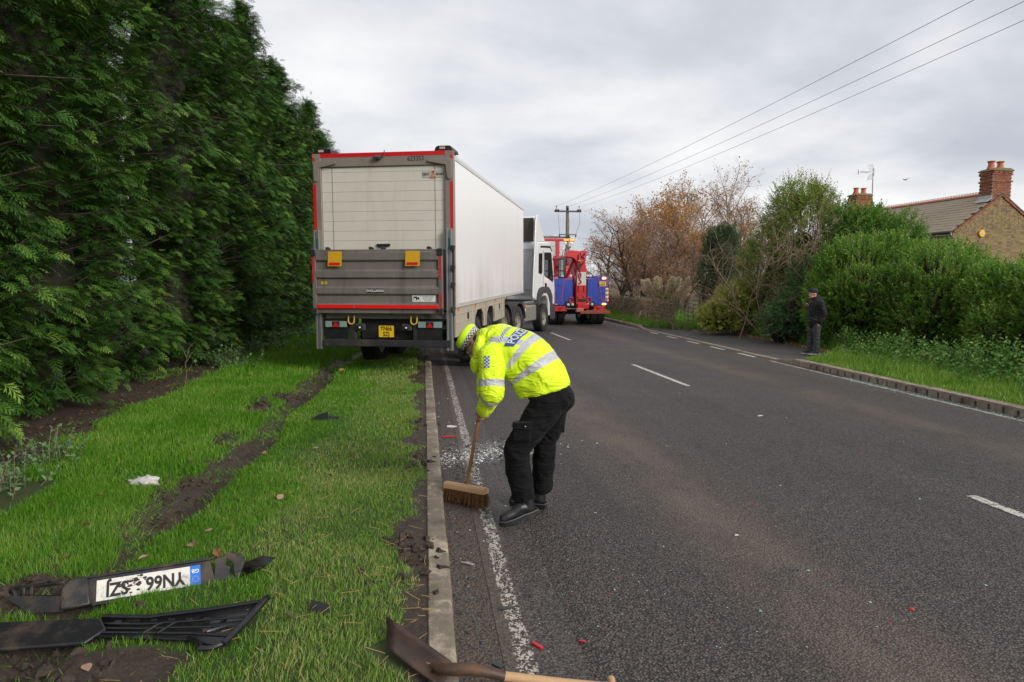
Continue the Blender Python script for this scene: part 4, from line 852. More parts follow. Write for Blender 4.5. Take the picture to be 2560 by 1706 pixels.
# guide rails
for s in (-1, 1):
    x = s*1.235 + (.0 if s < 0 else -.015); y0 = -.11
    b = MB(); b.box(x-.055,x-.022,y0,y0+.08,.58,2.74); b.box(x+.022,x+.055,y0,y0+.08,.58,2.74); b.box(x-.022,x+.022,y0+.05,y0+.08,.58,2.74); g_ = b.build('guide_rail', ALU, T, 0, .005)
    b = MB(); b.box(x-.02,x+.02,y0+.035,y0+.049,2.38,2.58); b.build('rail_insert', GREEN, g_, 0)
    b = MB(); b.box(x-.085,x-.056,y0,y0+.06,1.2,2.44) if s < 0 else b.box(x+.056,x+.09,y0,y0+.06,1.2,2.44); b.build('lift_arm', CHASSIS, T, 0, .006)
    for z in (2.40, 2.05, 1.75, 1.32):
        b = MB(); b.obox((x+s*.07,y0-.01,z),(.07,.08,.10),(0,.2*s,0)); b.cyl((x+s*.07,y0-.06,z),(x+s*.07,y0-.03,z),.022,n=8); b.build('lift_bracket', CHASSIS, T, 0, .008)
# underside of the rear
b = MB(); b.box(-1.12,1.12,-.02,.10,1.14,1.26); b.build('rear_crossbeam', LIFT, T, 0, .01)
b = MB(); b.box(-1.14,1.24,-.13,-.03,.64,.765); b.build('underrun_bar', CHASSIS, T, 0, .012)
for x in (-.62, .58):
    b = MB(); b.box(x-.06,x+.06,-.03,.06,.70,1.14); b.build('bar_bracket', CHASSIS, T, 0, .01)
b = MB(); b.box(-.5,.5,.15,.25,.76,1.14); b.build('rear_panel', CHASSIS, T, 0)
for x in (-.62, .555):
    b = MB(); b.tube([(x-.055,-.07,1.2),(x-.055,-.075,1.12)]+[(x-.055*math.cos(a),-.08,1.10-.055*math.sin(a)) for a in np.linspace(0,math.pi,9)]+[(x+.055,-.075,1.12),(x+.055,-.07,1.2)], .014, 8); b.build('lashing_ring', plain('yellow_ring', (.62,.40,.03,1), .5, var=.2), T)
for x0, x1, nm in ((-1.13,-.70,-1), (.615,1.08,1)):
    b = MB(); b.box(x0,x1,-.06,.04,.985,1.115); c_ = b.build('tail_lamp', BLACK, T, 0, .01)
    b = MB(); b.box(x0+.012,x1-.012,-.075,-.061,.985,1.095); b.build('lamp_lens', LENSC, c_, 0, .012)
    xm = (x0+x1)/2 - nm*.0; b = MB(); b.box(xm-.07,xm+.07,-.079,-.0765,.99,1.09); b.build('lamp_centre', plain('lamp_dark', (.05,.02,.02,1), .2), c_, 0)
    b = MB(); b.prism([(xm-.062,.992),(xm+.062,.992),(xm,1.088)], (0,-.0805,0),(1,0,0),(0,0,1),(0,-.006,0)); b.build('triangle_reflector', LENSR, c_, 0)
    b = MB(); b.box(x0+.005,x1-.01,-.04,-.02,.77,.983); b.build('mud_flap', BLACK, T, 0)
for x in (-.46, .41):
    b = MB(); b.box(x-.09,x+.09,-.05,.0,.93,1.05); c_ = b.build('buffer_bracket', GREY, T, 0, .012); b = MB(); b.lathe([(.05,0),(.05,-.02),(.026,-.03),(.0,-.03)], (x,-.05,.985), 'y', 14); b.build('buffer_recess', BLACK, c_); b = MB(); b.lathe([(.018,-.03),(.018,-.045),(.001,-.05)], (x,-.05,.985), 'y', 10); b.build('buffer_cap', WINK, c_)
b = MB(); b.box(-.115,.195,-.085,-.07,.79,1.03); c_ = b.build('plate_holder', BLACK, T, 0, .006); b = MB(); b.box(-.10,.182,-.0895,-.0855,.812,1.02); n_ = b.build('number_plate', PLATEY, T, 0, .004)
place_text('plate_lettering', 'YN66', .112, INK, (.041,-.0912,.966), (R(90),0,0), n_, sx=.80, bold=.0025); place_text('plate_lettering', 'SZJ', .112, INK, (.041,-.0912,.865), (R(90),0,0), n_, sx=.80, bold=.0025)
# chassis, axles, skirts
for x in (-.5, .5):
    b = MB(); b.box(x-.07,x+.07,.3,L-.5,1.0,1.36); b.build('chassis_beam', CHASSIS, T, 0, .01)
AX = (2.46, 3.86); arch = []
def skirt(s):
    y0, y1 = .14, 6.04; zt, zb = 1.335, .80; poly = [(y0,zb),(y0,zt),(y1,zt),(y1,zb)]
    for ya in AX[::-1]:
        poly += [(ya+.52,zb),(ya+.52,.92),(ya+.44,1.08),(ya+.26,1.19),(ya,1.22),(ya-.26,1.19),(ya-.44,1.08),(ya-.52,.92),(ya-.52,zb)]
    b = MB(); b.prism(poly, (s*1.275,0,0), (0,1,0), (0,0,1), (-s*.03,0,0)); o = b.build('side_skirt', BEIGE, T, 0)
    for z, dz in ((1.05, .012), (1.21,.012)):
        for (a, c) in ((.16,1.90),(4.42,6.02)) if z < 1.1 else ((.16,6.02),):
            b = MB(); b.box(min(s*1.2755,s*1.283), max(s*1.2755,s*1.283), a, c, z-dz, z+dz); b.build('skirt_ridge', BEIGE, o, 0, .004)
    for y, z, ry in ((1.25,1.13,.085),(5.2,1.12,.075)):
        b = MB(); b.prism([(y+ry*math.cos(a), z+.105*math.sin(a)) for a in np.linspace(0,2*math.pi,20)[:-1]], (s*1.2757,0,0),(0,1,0),(0,0,1),(s*.004,0,0)); b.build('skirt_hole_plate', BLACK, o, 0)  # flat black oval painting the shade of a hole on the skirt
    for y in (.35, 2.0, 4.6):
        b = MB(); b.box(min(s*1.276,s*1.29), max(s*1.276,s*1.29), y-.05, y+.05, 1.275, 1.325); b.build('side_marker_lamp', AMB, o, 0, .006)
    for y in (1.95, 3.16, 4.42, 5.5):
        b = MB(); b.box(min(s*1.2756,s*1.279), max(s*1.2756,s*1.279), y-.004, y+.004, .82, 1.33); b.build('skirt_joint', CHASSIS, o, 0)
skirt(1); skirt(-1)
for ya in AX:
    b = MB(); b.cyl((-1.1,ya,.56),(1.1,ya,.56),.07,n=12); b.build('axle', CHASSIS, T)
    for s in (-1,1): add_wheel(T, s*1.06, ya, .55-.02*ya/2.4, .5, .36, s)
for x in (-.85,.85):
    b = MB(); b.box(x-.06,x+.06,7.0,7.12,.45,1.36); b.box(x-.12,x+.12,6.94,7.18,.40,.45); b.build('landing_leg', CHASSIS, T, 0, .008)
b = MB(); b.prism([(-1.0,2.3),(1.0,2.3),(1.0,3.7),(.85,3.85),(-.85,3.85),(-1.0,3.7)], (0,L+.001,0),(1,0,0),(0,0,1),(0,.42,0)); b.build('fridge_unit', plain('fridge_unit', (.55,.55,.54,1), .4), T, 20, .03)

# ------------------------------------------------------------ tractor unit
TR = empty('tractor_unit', (.06, 25.9, 0), R(-19.5), 'white three-axle lorry tractor coupled to the box trailer', 'lorry')
b = MB(); [b.box(x-.05,x+.05,-5.0,1.0,.72,.98) for x in (-.42,.42)]; [b.box(-.42,.42,y-.05,y+.05,.75,.95) for y in (-4.8,-3.6,-2.3,-1.0,.6)]; b.build('chassis_frame', CHASSIS, TR, 0, .01)
b = MB(); b.prism([(-.45,-4.55),(.45,-4.55),(.45,-3.2),(.2,-3.0),(-.2,-3.0),(-.45,-3.2)], (0,0,1.05),(1,0,0),(0,1,0),(0,0,.14)); b.build('fifth_wheel', CHASSIS, TR, 0, .01)
# cab shell: side outline swept across, with window openings filled by glass parts
side = [(-.95,1.18),(-.95,3.05),(-.85,3.28),(.55,3.34),(.90,3.22),(1.12,2.95),(1.36,1.95),(1.40,1.55),(1.38,.55),(.62,.55),(.62,.95),(.48,1.18),(.25,1.30),(-.25,1.30),(-.48,1.18)]
b = MB(); b.prism(side, (-1.22,0,0), (0,1,0), (0,0,1), (2.44,0,0)); cab = b.build('cab', CABW, TR, 30, .05, 3)
b = MB(); b.prism([(-.86,3.30),(-.80,3.95),(-.66,4.20),(-.50,4.22),(-.2,3.95),(.25,3.50),(.45,3.345)], (-1.12,0,0),(0,1,0),(0,0,1),(2.24,0,0)); rf = b.build('roof_deflector', CABW, TR, 30, .05, 3)
b = MB(); b.box(-1.06,1.06,-.90,-.862,3.30,4.12); b.build('deflector_back', plain('deflector_inside', (.085,.07,.052,1), .7), rf, 0)
for s in (-1,1):
    xo = s*1.23; b = MB(); b.prism([(-1.55,1.30),(-1.50,1.22),(-1.05,1.22),(-.955,1.35),(-.955,3.28),(-.80,3.95),(-.66,4.2),(-.88,4.22),(-1.05,4.15),(-1.10,3.9),(-1.30,3.0)] if False else [(-1.42,1.32),(-1.36,1.24),(-1.0,1.24),(-.955,1.40),(-.955,3.30),(-.82,3.93),(-.67,4.19),(-.86,4.23),(-1.02,4.18),(-1.10,3.98),(-1.18,3.2),(-1.36,1.9)], (xo,0,0),(0,1,0),(0,0,1),(-s*.05,0,0)); sd_ = b.build('side_deflector', CABW, TR, 30, .02)
    # glass, doors, trims: all a few millimetres proud of the shell
    def panel(name, poly, m, off=.004, th=.006, par=cab, bev=0):
        b = MB(); b.prism(poly, (s*(1.22+off),0,0),(0,1,0),(0,0,1),(s*th,0,0)); return b.build(name, m, par, 0, bev)
    d_ = panel('door', [(-.16,1.36),(-.16,2.98),(.80,3.02),(.93,2.90),(1.20,2.02),(1.22,1.62),(.66,1.36),(.60,1.28)], CABW, .001, .010, cab, .004)
    panel('door_seam', [(-.185,1.34),(-.185,3.0),(-.168,3.0),(-.168,1.34)], BLACK, .001, .004)
    panel('side_window', [(-.06,2.12),(-.06,2.88),(.74,2.92),(.84,2.84),(1.10,1.95),(1.02,1.88),(.12,2.06)], GLASS, .013, .005, cab)
    panel('window_frame', [(-.10,2.08),(-.10,2.92),(.77,2.96),(.88,2.87),(1.15,1.93),(1.04,1.83),(.10,2.02)], BLACK, .0115, .001, cab)
    panel('rear_quarter_window', [(-.76,2.16),(-.74,2.86),(-.30,2.89),(-.30,2.2),(-.42,2.10)], GLASS, .003, .006)
    panel('side_locker', [(-.80,1.55),(-.80,2.02),(-.25,2.02),(-.25,1.55)], CABW, .001, .006, cab, .003)
    panel('door_handle', [(.0,1.62),(.0,1.80),(.20,1.78),(.22,1.66)], BLACK, .013, .02, cab, .006)
    panel('roof_stripe', [(-.55,3.08),(-.50,3.15),(.75,3.20),(.98,3.0),(.90,3.0),(.70,3.12)], BLACK, .001, .008)
    panel('wheel_arch', [(.70,.72),(.70,1.02),(.52,1.28),(.27,1.42),(-.27,1.42),(-.55,1.25),(-.70,1.0),(-.95,1.0),(-.95,1.42),(-.75,1.60),(-.40,1.66),(.40,1.66),(.70,1.55),(.98,1.30),(.98,.72)], GREY, .002, .035, cab, .012)
    panel('cab_steps', [(.72,.42),(.72,1.0),(1.36,1.0),(1.36,.42)], GREY, .002, .03, cab, .01)
    # mirror
    b = MB(); b.bar((s*1.2,1.05,2.72),(s*1.55,1.22,2.70),.05,.05); b.bar((s*1.2,1.15,2.05),(s*1.5,1.22,2.10),.04,.04); m_ = b.build('mirror_arm', BLACK, TR, 0, .01)
    b = MB(); b.box(min(s*1.42,s*1.70), max(s*1.42,s*1.70), 1.12, 1.30, 1.98, 2.74); m2 = b.build('mirror', BLACK, TR, 30, .05, 3)
    b = MB(); b.box(min(s*1.455,s*1.665), max(s*1.455,s*1.665), 1.112, 1.117, 2.28, 2.69); b.box(min(s*1.455,s*1.665), max(s*1.455,s*1.665), 1.112, 1.117, 2.03, 2.24); b.build('mirror_face', MIRG, m2, 0)
    # wheels and guards
    for y, st in ((0,1),(-2.97,1),(-4.28,1)): add_wheel(TR, s*1.06, y, .51, .51, .34 if y == 0 else .32, s)
    for y in (-2.97,-4.28):
        b = MB(); pts = [(y+.66*math.cos(a), .56+.62*math.sin(a)) for a in np.linspace(0.05,math.pi-.05,14)]; pin = [(y+.60*math.cos(a), .56+.57*math.sin(a)) for a in np.linspace(math.pi-.05,.05,14)]; b.prism(pts+pin, (s*.86,0,0),(0,1,0),(0,0,1),(s*.40,0,0)); b.build('mudguard', GREY, TR, 30)
    b = MB(); b.box(min(s*.78,s*1.2), max(s*.78,s*1.2), -2.16, -.92, .46, 1.02); tk = b.build('fuel_tank' if s > 0 else 'battery_box', plain('tank_alloy', (.46,.43,.38,1), .4, .6, var=.2, grime=(.24,.20,.15,1), gamt=.5), TR, 30, .05, 3)
    for i in range(7): b = MB(); b.box(min(s*1.2,s*1.212), max(s*1.2,s*1.212), -2.05+i*.165, -2.03+i*.165, .55, .95); b.build('tank_rib', ALU, tk, 0)
    b = MB(); b.cyl((s*1.08,-2.16,1.10),(s*1.08,-.92,1.10),.06,n=14); b.build('air_tank', ALU, TR)
    b = MB(); b.box(min(s*1.2,s*1.235), max(s*1.2,s*1.235), -2.28, -2.22, .92, 1.06); b.build('side_marker_lamp', AMB, TR, 0, .006)
    b = MB(); b.prism([(s*.62,.72),(s*1.14,.72),(s*1.16,.95),(s*.72,.90)], (0,1.39,0),(1,0,0),(0,0,1),(0,.02,0)); b.build('headlight', LENSC, cab, 0, .01)
for y in (0,-2.97,-4.28): b = MB(); b.cyl((-1,y,.51),(1,y,.51),.07,n=12); b.build('axle', CHASSIS, TR)
b = MB(); b.add([(-1.05,1.165,2.86),(1.05,1.165,2.86),(1.1,1.385,1.99),(-1.1,1.385,1.99)], [(0,1,2,3)]); w_ = b.build('windscreen', GLASS, cab, 0); sm = w_.modifiers.new('thick','SOLIDIFY'); sm.thickness = .01; sm.offset = 1
b = MB(); [b.box(-.85,.85,1.385,1.41,z,z+.07) for z in (1.1,1.24,1.38,1.52)]; b.build('grille', BLACK, cab, 0, .01)
b = MB(); b.box(-1.2,1.2,1.2,1.46,.35,.62); b.build('bumper', GREY, cab, 0, .04)
b = MB(); b.box(-1.15,1.15,-.965,-.953,1.35,3.02); bk = b.build('cab_back', plain('cab_back_grey', (.52,.53,.53,1), .4, grime=(.34,.31,.27,1), gamt=.4), cab, 0)
for x0, x1 in ((-1.05,-.4),(-.3,.35),(.45,1.05)): b = MB(); b.box(x0,x1,-.985,-.967,1.55,2.85); b.build('back_panel', plain('cab_back_panel', (.56,.57,.57,1), .4), cab, 0, .012)
for x in (-.15,0,.15): b = MB(); b.tube([(x,-.99,1.6),(x,-1.2,1.2),(x*1.3,-1.7,1.15),(x,-2.2,1.35)], .018, 6); b.build('air_hose', BLACK, TR)

# ------------------------------------------------------------ recovery truck
BLUE = plain('recovery_blue', (.042,.08,.40,1), .28, var=.12, scale=4, grime=(.06,.07,.12,1), gamt=.3, coat=.4); RED = plain('recovery_red', (.56,.022,.024,1), .35, var=.15, scale=5, grime=(.26,.07,.05,1), gamt=.4, coat=.2); PIPE = plain('coachline_red', (.62,.02,.06,1), .4)
RUST = plain('worn_red_bar', (.34,.06,.045,1), .6, var=.35, grime=(.22,.14,.09,1), gamt=.6); AMBLIT = glow('amber_lamp_lit', (1,.32,.03,1), 9.0, (.9,.35,.05,1)); WLENS = plain('work_lamp_lens', (.62,.61,.56,1), .15, var=.2)
Q = empty('recovery_truck', (2.90, 29.2, 0), R(12), 'blue and red heavy recovery truck with raised boom, seen from behind', 'recovery truck')
def poly(name, pts, y, dep, m, par=Q, bev=.01):
    b = MB(); b.prism(pts, (0,y,0),(1,0,0),(0,0,1),(0,dep,0)); return b.build(name, m, par, 25, bev)
for s in (-1, 1):
    body = poly('body_side', [(s*.30,.84),(s*1.27,.84),(s*1.27,2.08),(s*.70,2.10),(s*.66,2.0),(s*.34,1.97)], .0, 4.2, BLUE, bev=.03)
    # locker door with red coachline, as raised panel
    ln = [(s*.80,2.05),(s*1.20,2.03),(s*1.20,1.62),(s*1.16,1.60),(s*1.16,1.05),(s*.97,1.05)] if s > 0 else [(s*.70,2.06),(s*1.20,2.06),(s*1.20,1.72),(s*1.13,1.70),(s*1.10,1.06),(s*.80,1.05)]
    poly('locker_door', ln, -.012, .01, BLUE, body, .003)
    for a, c in zip(ln, ln[1:]+ln[:1]): b = MB(); b.bar((a[0],-.014,a[1]),(c[0],-.014,c[1]),.022,.008,up=(0,1,0)); b.build('coachline', PIPE, body, 0)
    poly('inner_locker', [(s*.32,1.02),(s*.68,1.02),(s*.72,1.86),(s*.34,1.86)], -.010, .009, BLUE, body, .004)
    for x, z in ((s*.93,1.72),(s*1.0,1.35)): b = MB(); b.tube([(x-.09,-.01,z),(x-.09,-.04,z),(x+.09,-.04,z),(x+.09,-.01,z)], .012, 6); b.build('grab_handle', BLUE, body)
    b = MB(); b.tube([(s*.93,.0,2.02),(s*.93,-.03,2.0),(s*.93,-.03,2.12)], .018, 6); b.build('roof_pin', BLUE, body)
    p = poly('lamp_panel', [(s*1.145,1.05),(s*1.275,1.05),(s*1.275,1.58),(s*1.145,1.58)], -.022, .018, WINK, Q, .004)
    for z in (1.13,1.31,1.49): b = MB(); b.lathe([(.058,0),(.058,-.018),(.04,-.03),(.001,-.034)], (s*1.21,-.024,z), 'y', 18); b.build('lamp', AMB, p, 40)
    for z, x in ((2.0, s*1.07),(.895, s*1.08)):
        b = MB(); b.box(x-.08,x+.08,-.04,-.013,z-.028,z+.028); b.build('beacon_lamp', AMBLIT if s > 0 else plain('amber_dim', (.80,.26,.10,1), .3), Q, 0, .01)
    pl = poly('lamp_board', [(s*.24,.79),(s*.66,.79),(s*.66,1.0),(s*.24,1.0)], -.03, .04, INK, Q, .01)
    for x in (.34,.53): b = MB(); b.lathe([(.062,0),(.062,-.03),(.05,-.045),(.001,-.052)], (s*x,-.03,.885), 'y', 18); b.build('work_lamp', WLENS, pl, 40)
    b = MB(); b.lathe([(.055,.0),(.055,-.03),(.001,-.045)], (s*.42+ (.03 if s>0 else -.0),-.02,2.10), 'y', 18); b.build('work_lamp', WLENS, Q, 40)
    b = MB(); x = s*.40; b.tube([(x-.08,-.04,1.18),(x+.08,-.04,1.18),(x+.08,-.04,1.02),(x+.05,-.05,.97),(x-.05,-.05,.97),(x-.08,-.04,1.02),(x-.08,-.04,1.18)], .028, 8); b.build('tow_eye', RED, Q)
    b = MB(); b.box(min(s*.62,s*1.10), max(s*.62,s*1.10), -.02, .25, .62, .82); b.box(min(s*.57,s*1.2), max(s*.57,s*1.2), -.03, .1, .60, .66); bb = b.build('tow_bracket', RED, Q, 0, .01)
    b = MB(); b.tube([(s*.80,-.04,.78),(s*.80,-.09,.74),(s*.86,-.1,.70),(s*.92,-.09,.74),(s*.92,-.04,.78)], .02, 6); b.build('shackle', RUST, bb)
    for y in (.75, 2.1):
        add_wheel(Q, s*1.08, y, .52, .52, .30, s); add_wheel(Q, s*.74, y, .52, .52, .30, s)
    add_wheel(Q, s*1.06, 6.6, .52, .52, .34, s)
b = MB(); b.box(.86,1.155,-.035,-.023,1.66,1.87); n_ = b.build('number_plate', PLATEY, Q, 0, .004)
place_text('plate_lettering', 'YX03', .115, INK, (1.01,-.0365,1.815), (R(90),0,0), n_, sx=.8, bold=.001); place_text('plate_lettering', 'HCW', .115, INK, (1.01,-.0365,1.712), (R(90),0,0), n_, sx=.8, bold=.001)
b = MB(); b.box(-.3,.3,.1,6.8,.72,1.0); b.box(-1.2,1.2,.3,4.2,.86,.98); b.build('chassis_frame', CHASSIS, Q, 0, .01)
for y in (.75,2.1,6.6): b = MB(); b.cyl((-1,y,.52),(1,y,.52),.08,n=12); b.build('axle', CHASSIS, Q)
# mast and under-lift
poly('mast', [(-.20,.74),(.27,.74),(.25,2.30),(.20,2.78),(-.10,2.30),(-.20,1.9)], -.10, .36, RED, Q, .02)
poly('mast_panel', [(-.16,1.70),(.235,1.70),(.225,2.26),(-.15,2.26)], -.106, .005, plain('mast_panel_white', (.60,.56,.50,1), .5, var=.12), Q, 0)
poly('mast_dark_plate', [(-.15,1.0),(.22,1.0),(.22,1.12),(-.15,1.12)], -.105, .004, INK, Q, 0)  # flat black plate in place of a shaded recess
for x in (-.09, .16):
    b = MB(); b.cyl((x,-.12,1.43),(x,-.12,1.68),.03,n=8); b.build('mast_pin', RED, Q); b = MB(); b.cyl((x,-.14,1.22),(x,-.10,1.22),.045,n=10); b.build('mast_knob', RUST, Q)
poly('underlift_head', [(-.22,.70),(.30,.70),(.34,.92),(-.16,.92)], -.30, .22, RED, Q, .02)
b = MB(); b.box(-.14,1.20,-.52,-.36,.50,.62); b.box(.10,.55,-.50,-.38,.62,.66); b.build('underlift_bar', RUST, Q, 0, .012)
b = MB(); b.box(-.30,.02,-.5,-.30,.58,.74); b.build('underlift_joint', plain('worn_pale_red', (.50,.16,.14,1), .6, grime=(.45,.40,.36,1), gamt=.5), Q, 0, .02)
# boom: a tapering red box beam rising forward-left to its head, with rams
b = MB(); b.bar((.05,.35,2.0),(.05,1.3,3.05),.42,.42); b.bar((.05,1.0,2.85),(.05,3.9,2.75),.40,.40); b.build('boom', RED, Q, 25, .02)
poly('boom_head', [(-.65,2.90),(-.60,3.13),(-.45,3.18),(.05,3.14),(.10,3.18),(.26,3.17),(.30,3.06),(.22,2.62),(.16,2.42),(-.12,2.42),(-.16,2.70),(-.30,2.86)], -.02, .40, RED, Q, .02)
poly('boom_head_dark_plate', [(-.10,2.42),(.14,2.42),(.16,2.62),(-.08,2.62)], -.026, .004, INK, Q, 0)  # black plate painting the dark of the opening under the boom head
for x in (.02, .20): b = MB(); b.lathe([(.09,-.03),(.09,.03)], (x,-.05,2.98), 'x', 16); b.build('sheave', RUST, Q, 30)
for x0, x1 in ((-.74,-.46),(-.38,-.24)):
    b = MB(); b.cyl((x0-.08,.6,2.0),(x0+.20,.35,2.80),.10 if x0 < -.5 else .06,n=14); b.build('ram', RED, Q, 40); b = MB(); b.cyl((x0+.20,.35,2.80),(x0+.25,.3,2.98),.045,n=12); b.build('ram_rod', ALU, Q, 40)
b = MB(); b.obox((.22,-.08,2.98),(.10,.09,.30),(0,.6,0)); b.build('boom_pulley_block', plain('block_mauve', (.45,.12,.25,1), .4), Q, 0, .015)
b = MB(); b.box(-.10,.0,-.10,-.03,2.68,3.0); b.build('hook_guide', RED, Q, 0, .012)
b = MB(); b.box(-.115,.015,-.106,-.026,2.72,2.76); b.build('hook_guide_band', PLATEY, Q, 0)
b = MB(); b.cyl((-.05,-.13,2.72),(-.05,-.13,2.22),.014,n=6); b.build('winch_rope', CHASSIS, Q)
b = MB(); b.tube([(-.05,-.14,2.24),(-.095,-.14,2.18),(-.095,-.14,2.06),(-.05,-.14,2.0),(-.005,-.14,2.06),(-.005,-.14,2.18),(-.05,-.14,2.24)], .022, 8); b.tube([(-.05,-.14,2.0),(-.05,-.14,1.93),(.0,-.14,1.88),(.0,-.14,1.80),(-.05,-.14,1.765),(-.10,-.14,1.80)], .026, 8); b.build('winch_hook', RED, Q)
b = MB(); b.tube([(.12,-.1,2.95),(-.45,-.9,2.05),(-1.15,-2.0,1.05)], .011, 6); b.build('tow_cable', CHASSIS, Q)
# cab, gantry and light bar at the front
poly('cab', [(-1.24,.7),(1.24,.7),(1.24,2.9),(1.1,3.15),(-1.1,3.15),(-1.24,2.9)], 5.2, 2.2, RED, Q, .06)
b = MB(); b.box(-1.18,1.18,4.55,4.72,3.84,3.98); b.build('gantry_beam', RED, Q, 0, .03)
for x in (-.75, .30): b = MB(); b.box(x-.09,x+.09,4.55,4.72,2.0,3.84); b.build('gantry_post', RED, Q, 0, .02)
b = MB(); b.box(-1.22,.95,4.55,4.85,4.02,4.07); b.build('light_bar', INK, Q, 0, .015)
for x in (.72, 1.02): b = MB(); b.box(x-.12,x+.12,4.51,4.545,3.87,3.95); b.build('beacon_lamp', glow('amber_lamp_half', (1,.22,.03,1), 2.0, (.8,.2,.03,1)), Q, 0, .01)
for x in (.68, .98): b = MB(); b.lathe([(.08,0),(.08,-.06),(.001,-.08)], (x,4.6,3.74), 'y', 16); b.build('work_lamp', WLENS, Q, 40)
for x in (.78,.93): b = MB(); b.tube([(x,4.9,1.2),(x,4.9,3.2),(x+.03,4.9,3.5),(x+.12,4.88,3.62)], .05, 10); b.build('exhaust_stack', plain('exhaust_steel', (.30,.26,.22,1), .4, .6), Q)
b = MB(); b.box(-.9,.6,2.9,4.4,1.9,2.4); b.cyl((-.7,3.4,2.3),(.5,3.4,2.3),.3,n=20); b.build('winch_drum', RED, Q, 25, .03)
b = MB(); b.box(1.28,1.36,.3,.34,1.02,1.05); sm_ = b.build('marker_stalk', BLACK, Q, 0); b = MB(); b.ell((1.38,.32,1.04),(.03,.03,.03),10,8); b.build('stalk_lamp', glow('red_lamp_lit', (1,.06,.02,1), 3, (.6,.05,.03,1)), sm_)
# ------------------------------------------------------------ white ribbed lorry body beyond
B = empty('box_lorry', (1.35, 41.0, 0), R(9), 'white ribbed lorry box seen behind the red gantry', 'lorry', None)
b = MB(); b.box(-1.25,1.25,0,7,.95,4.3); bx = b.build('box_body', plain('lorry_box_white', (.62,.60,.57,1), .5, var=.1, grime=(.45,.42,.38,1), gamt=.4), B, 0, .02)
for i in range(12): b = MB(); b.box(-1.22,1.22,-.02,-.001,1.02+i*.27,1.235+i*.27); b.build('box_plank', plain('lorry_plank', (.60,.585,.56,1), .5, var=.1) if i == 0 else bpy.data.materials['lorry_plank'], bx, 0, .01)
b = MB(); b.box(-.45,.45,.1,8.8,.65,.93); b.build('chassis_frame', CHASSIS, B, 0)
b = MB(); b.prism([(7.2,.6),(7.2,2.9),(7.6,3.05),(8.6,2.95),(8.9,1.8),(8.9,.6)], (-1.2,0,0),(0,1,0),(0,0,1),(2.4,0,0)); b.build('cab', CABW, B, 25, .04)
for s in (-1,1):
    for y in (1.8, 8.1): add_wheel(B, s*1.05, y, .5, .5, .3, s)
# ============================================================ PEOPLE
def blob(mb, voxel=.009, it=6, folds=(), fac=.5):
    """fuse overlapping closed shapes into one continuous smooth skin (voxel remesh + smoothing + cloth folds)"""
    o = link('blob', mb.mesh('blob', BLACK, 0)); m = o.modifiers.new('r', 'REMESH'); m.mode = 'VOXEL'; m.voxel_size = voxel; m.use_smooth_shade = True
    s = o.modifiers.new('s', 'SMOOTH'); s.factor = fac; s.iterations = it
    for sc_, st, kind in folds:
        tx = bpy.data.textures.new('folds', kind); tx.noise_scale = sc_
        if kind == 'CLOUDS': tx.noise_depth = 1
        d = o.modifiers.new('d', 'DISPLACE'); d.texture = tx; d.strength = st; d.mid_level = .5; d.texture_coords = 'LOCAL'
    if folds: s2 = o.modifiers.new('s2', 'SMOOTH'); s2.factor = .5; s2.iterations = 2
    bpy.context.view_layer.update(); me = bpy.data.meshes.new_from_object(o.evaluated_get(bpy.context.evaluated_depsgraph_get()))
    old = o.data; bpy.data.objects.remove(o); bpy.data.meshes.remove(old); me.polygons.foreach_set('use_smooth', [True]*len(me.polygons)); me.materials.clear()
    return me
def limb(mb, pts, rad, n=18):
    P = [Vector(p) for p in pts]
    for i in range(len(P)-1): mb.tube([P[i], P[i+1]], [rad[i], rad[i+1]], n)
    for p, r_ in zip(P, rad): mb.ell(p, (r_, r_, r_), 18, 12)
def vco(me): a = np.empty(len(me.vertices)*3, np.float32); me.vertices.foreach_get('co', a); return a.reshape(-1,3)
def setattr_f(me, name, val): a = me.attributes.new(name, 'FLOAT', 'POINT'); a.data.foreach_set('value', np.asarray(val, np.float32))
def cloth(name, c, rough=.8, var=.2, fold=.5, weave=600, spec=.3):
    k = NT(name); v = k.co(); k.base(k.mix(k.noise(7, 5, .6, v), mul(c, 1-var), mul(c, 1+var))); k.set(Roughness=rough); k.bs.inputs['Specular IOR Level'].default_value = spec; k.bs.inputs['Sheen Weight'].default_value = .03
    rdg = k.math('POWER', k.math('MAXIMUM', k.math('SUBTRACT', 1.0, k.math('MULTIPLY', k.math('ABSOLUTE', k.math('SUBTRACT', k.noise(4.2, 3, .45, k.mapv(v, (1,1,2.6), rot=(.25,.3,0)), 1.2), .5)), 3.4)), 0.0), 2.0); k.bump(k.math('ADD', rdg, k.math('ADD', k.math('MULTIPLY', k.noise(9, 4, .55, k.mapv(v, (1,1,2.2))), .4), k.math('MULTIPLY', k.noise(weave, 2, .5, v), .04))), fold, .03); return k.m
SKIN = plain('skin', (.50,.26,.19,1), .5, var=.12, scale=25); HAIRM = plain('hair_dark', (.05,.032,.02,1), .6)
PX, PY = .0, .0
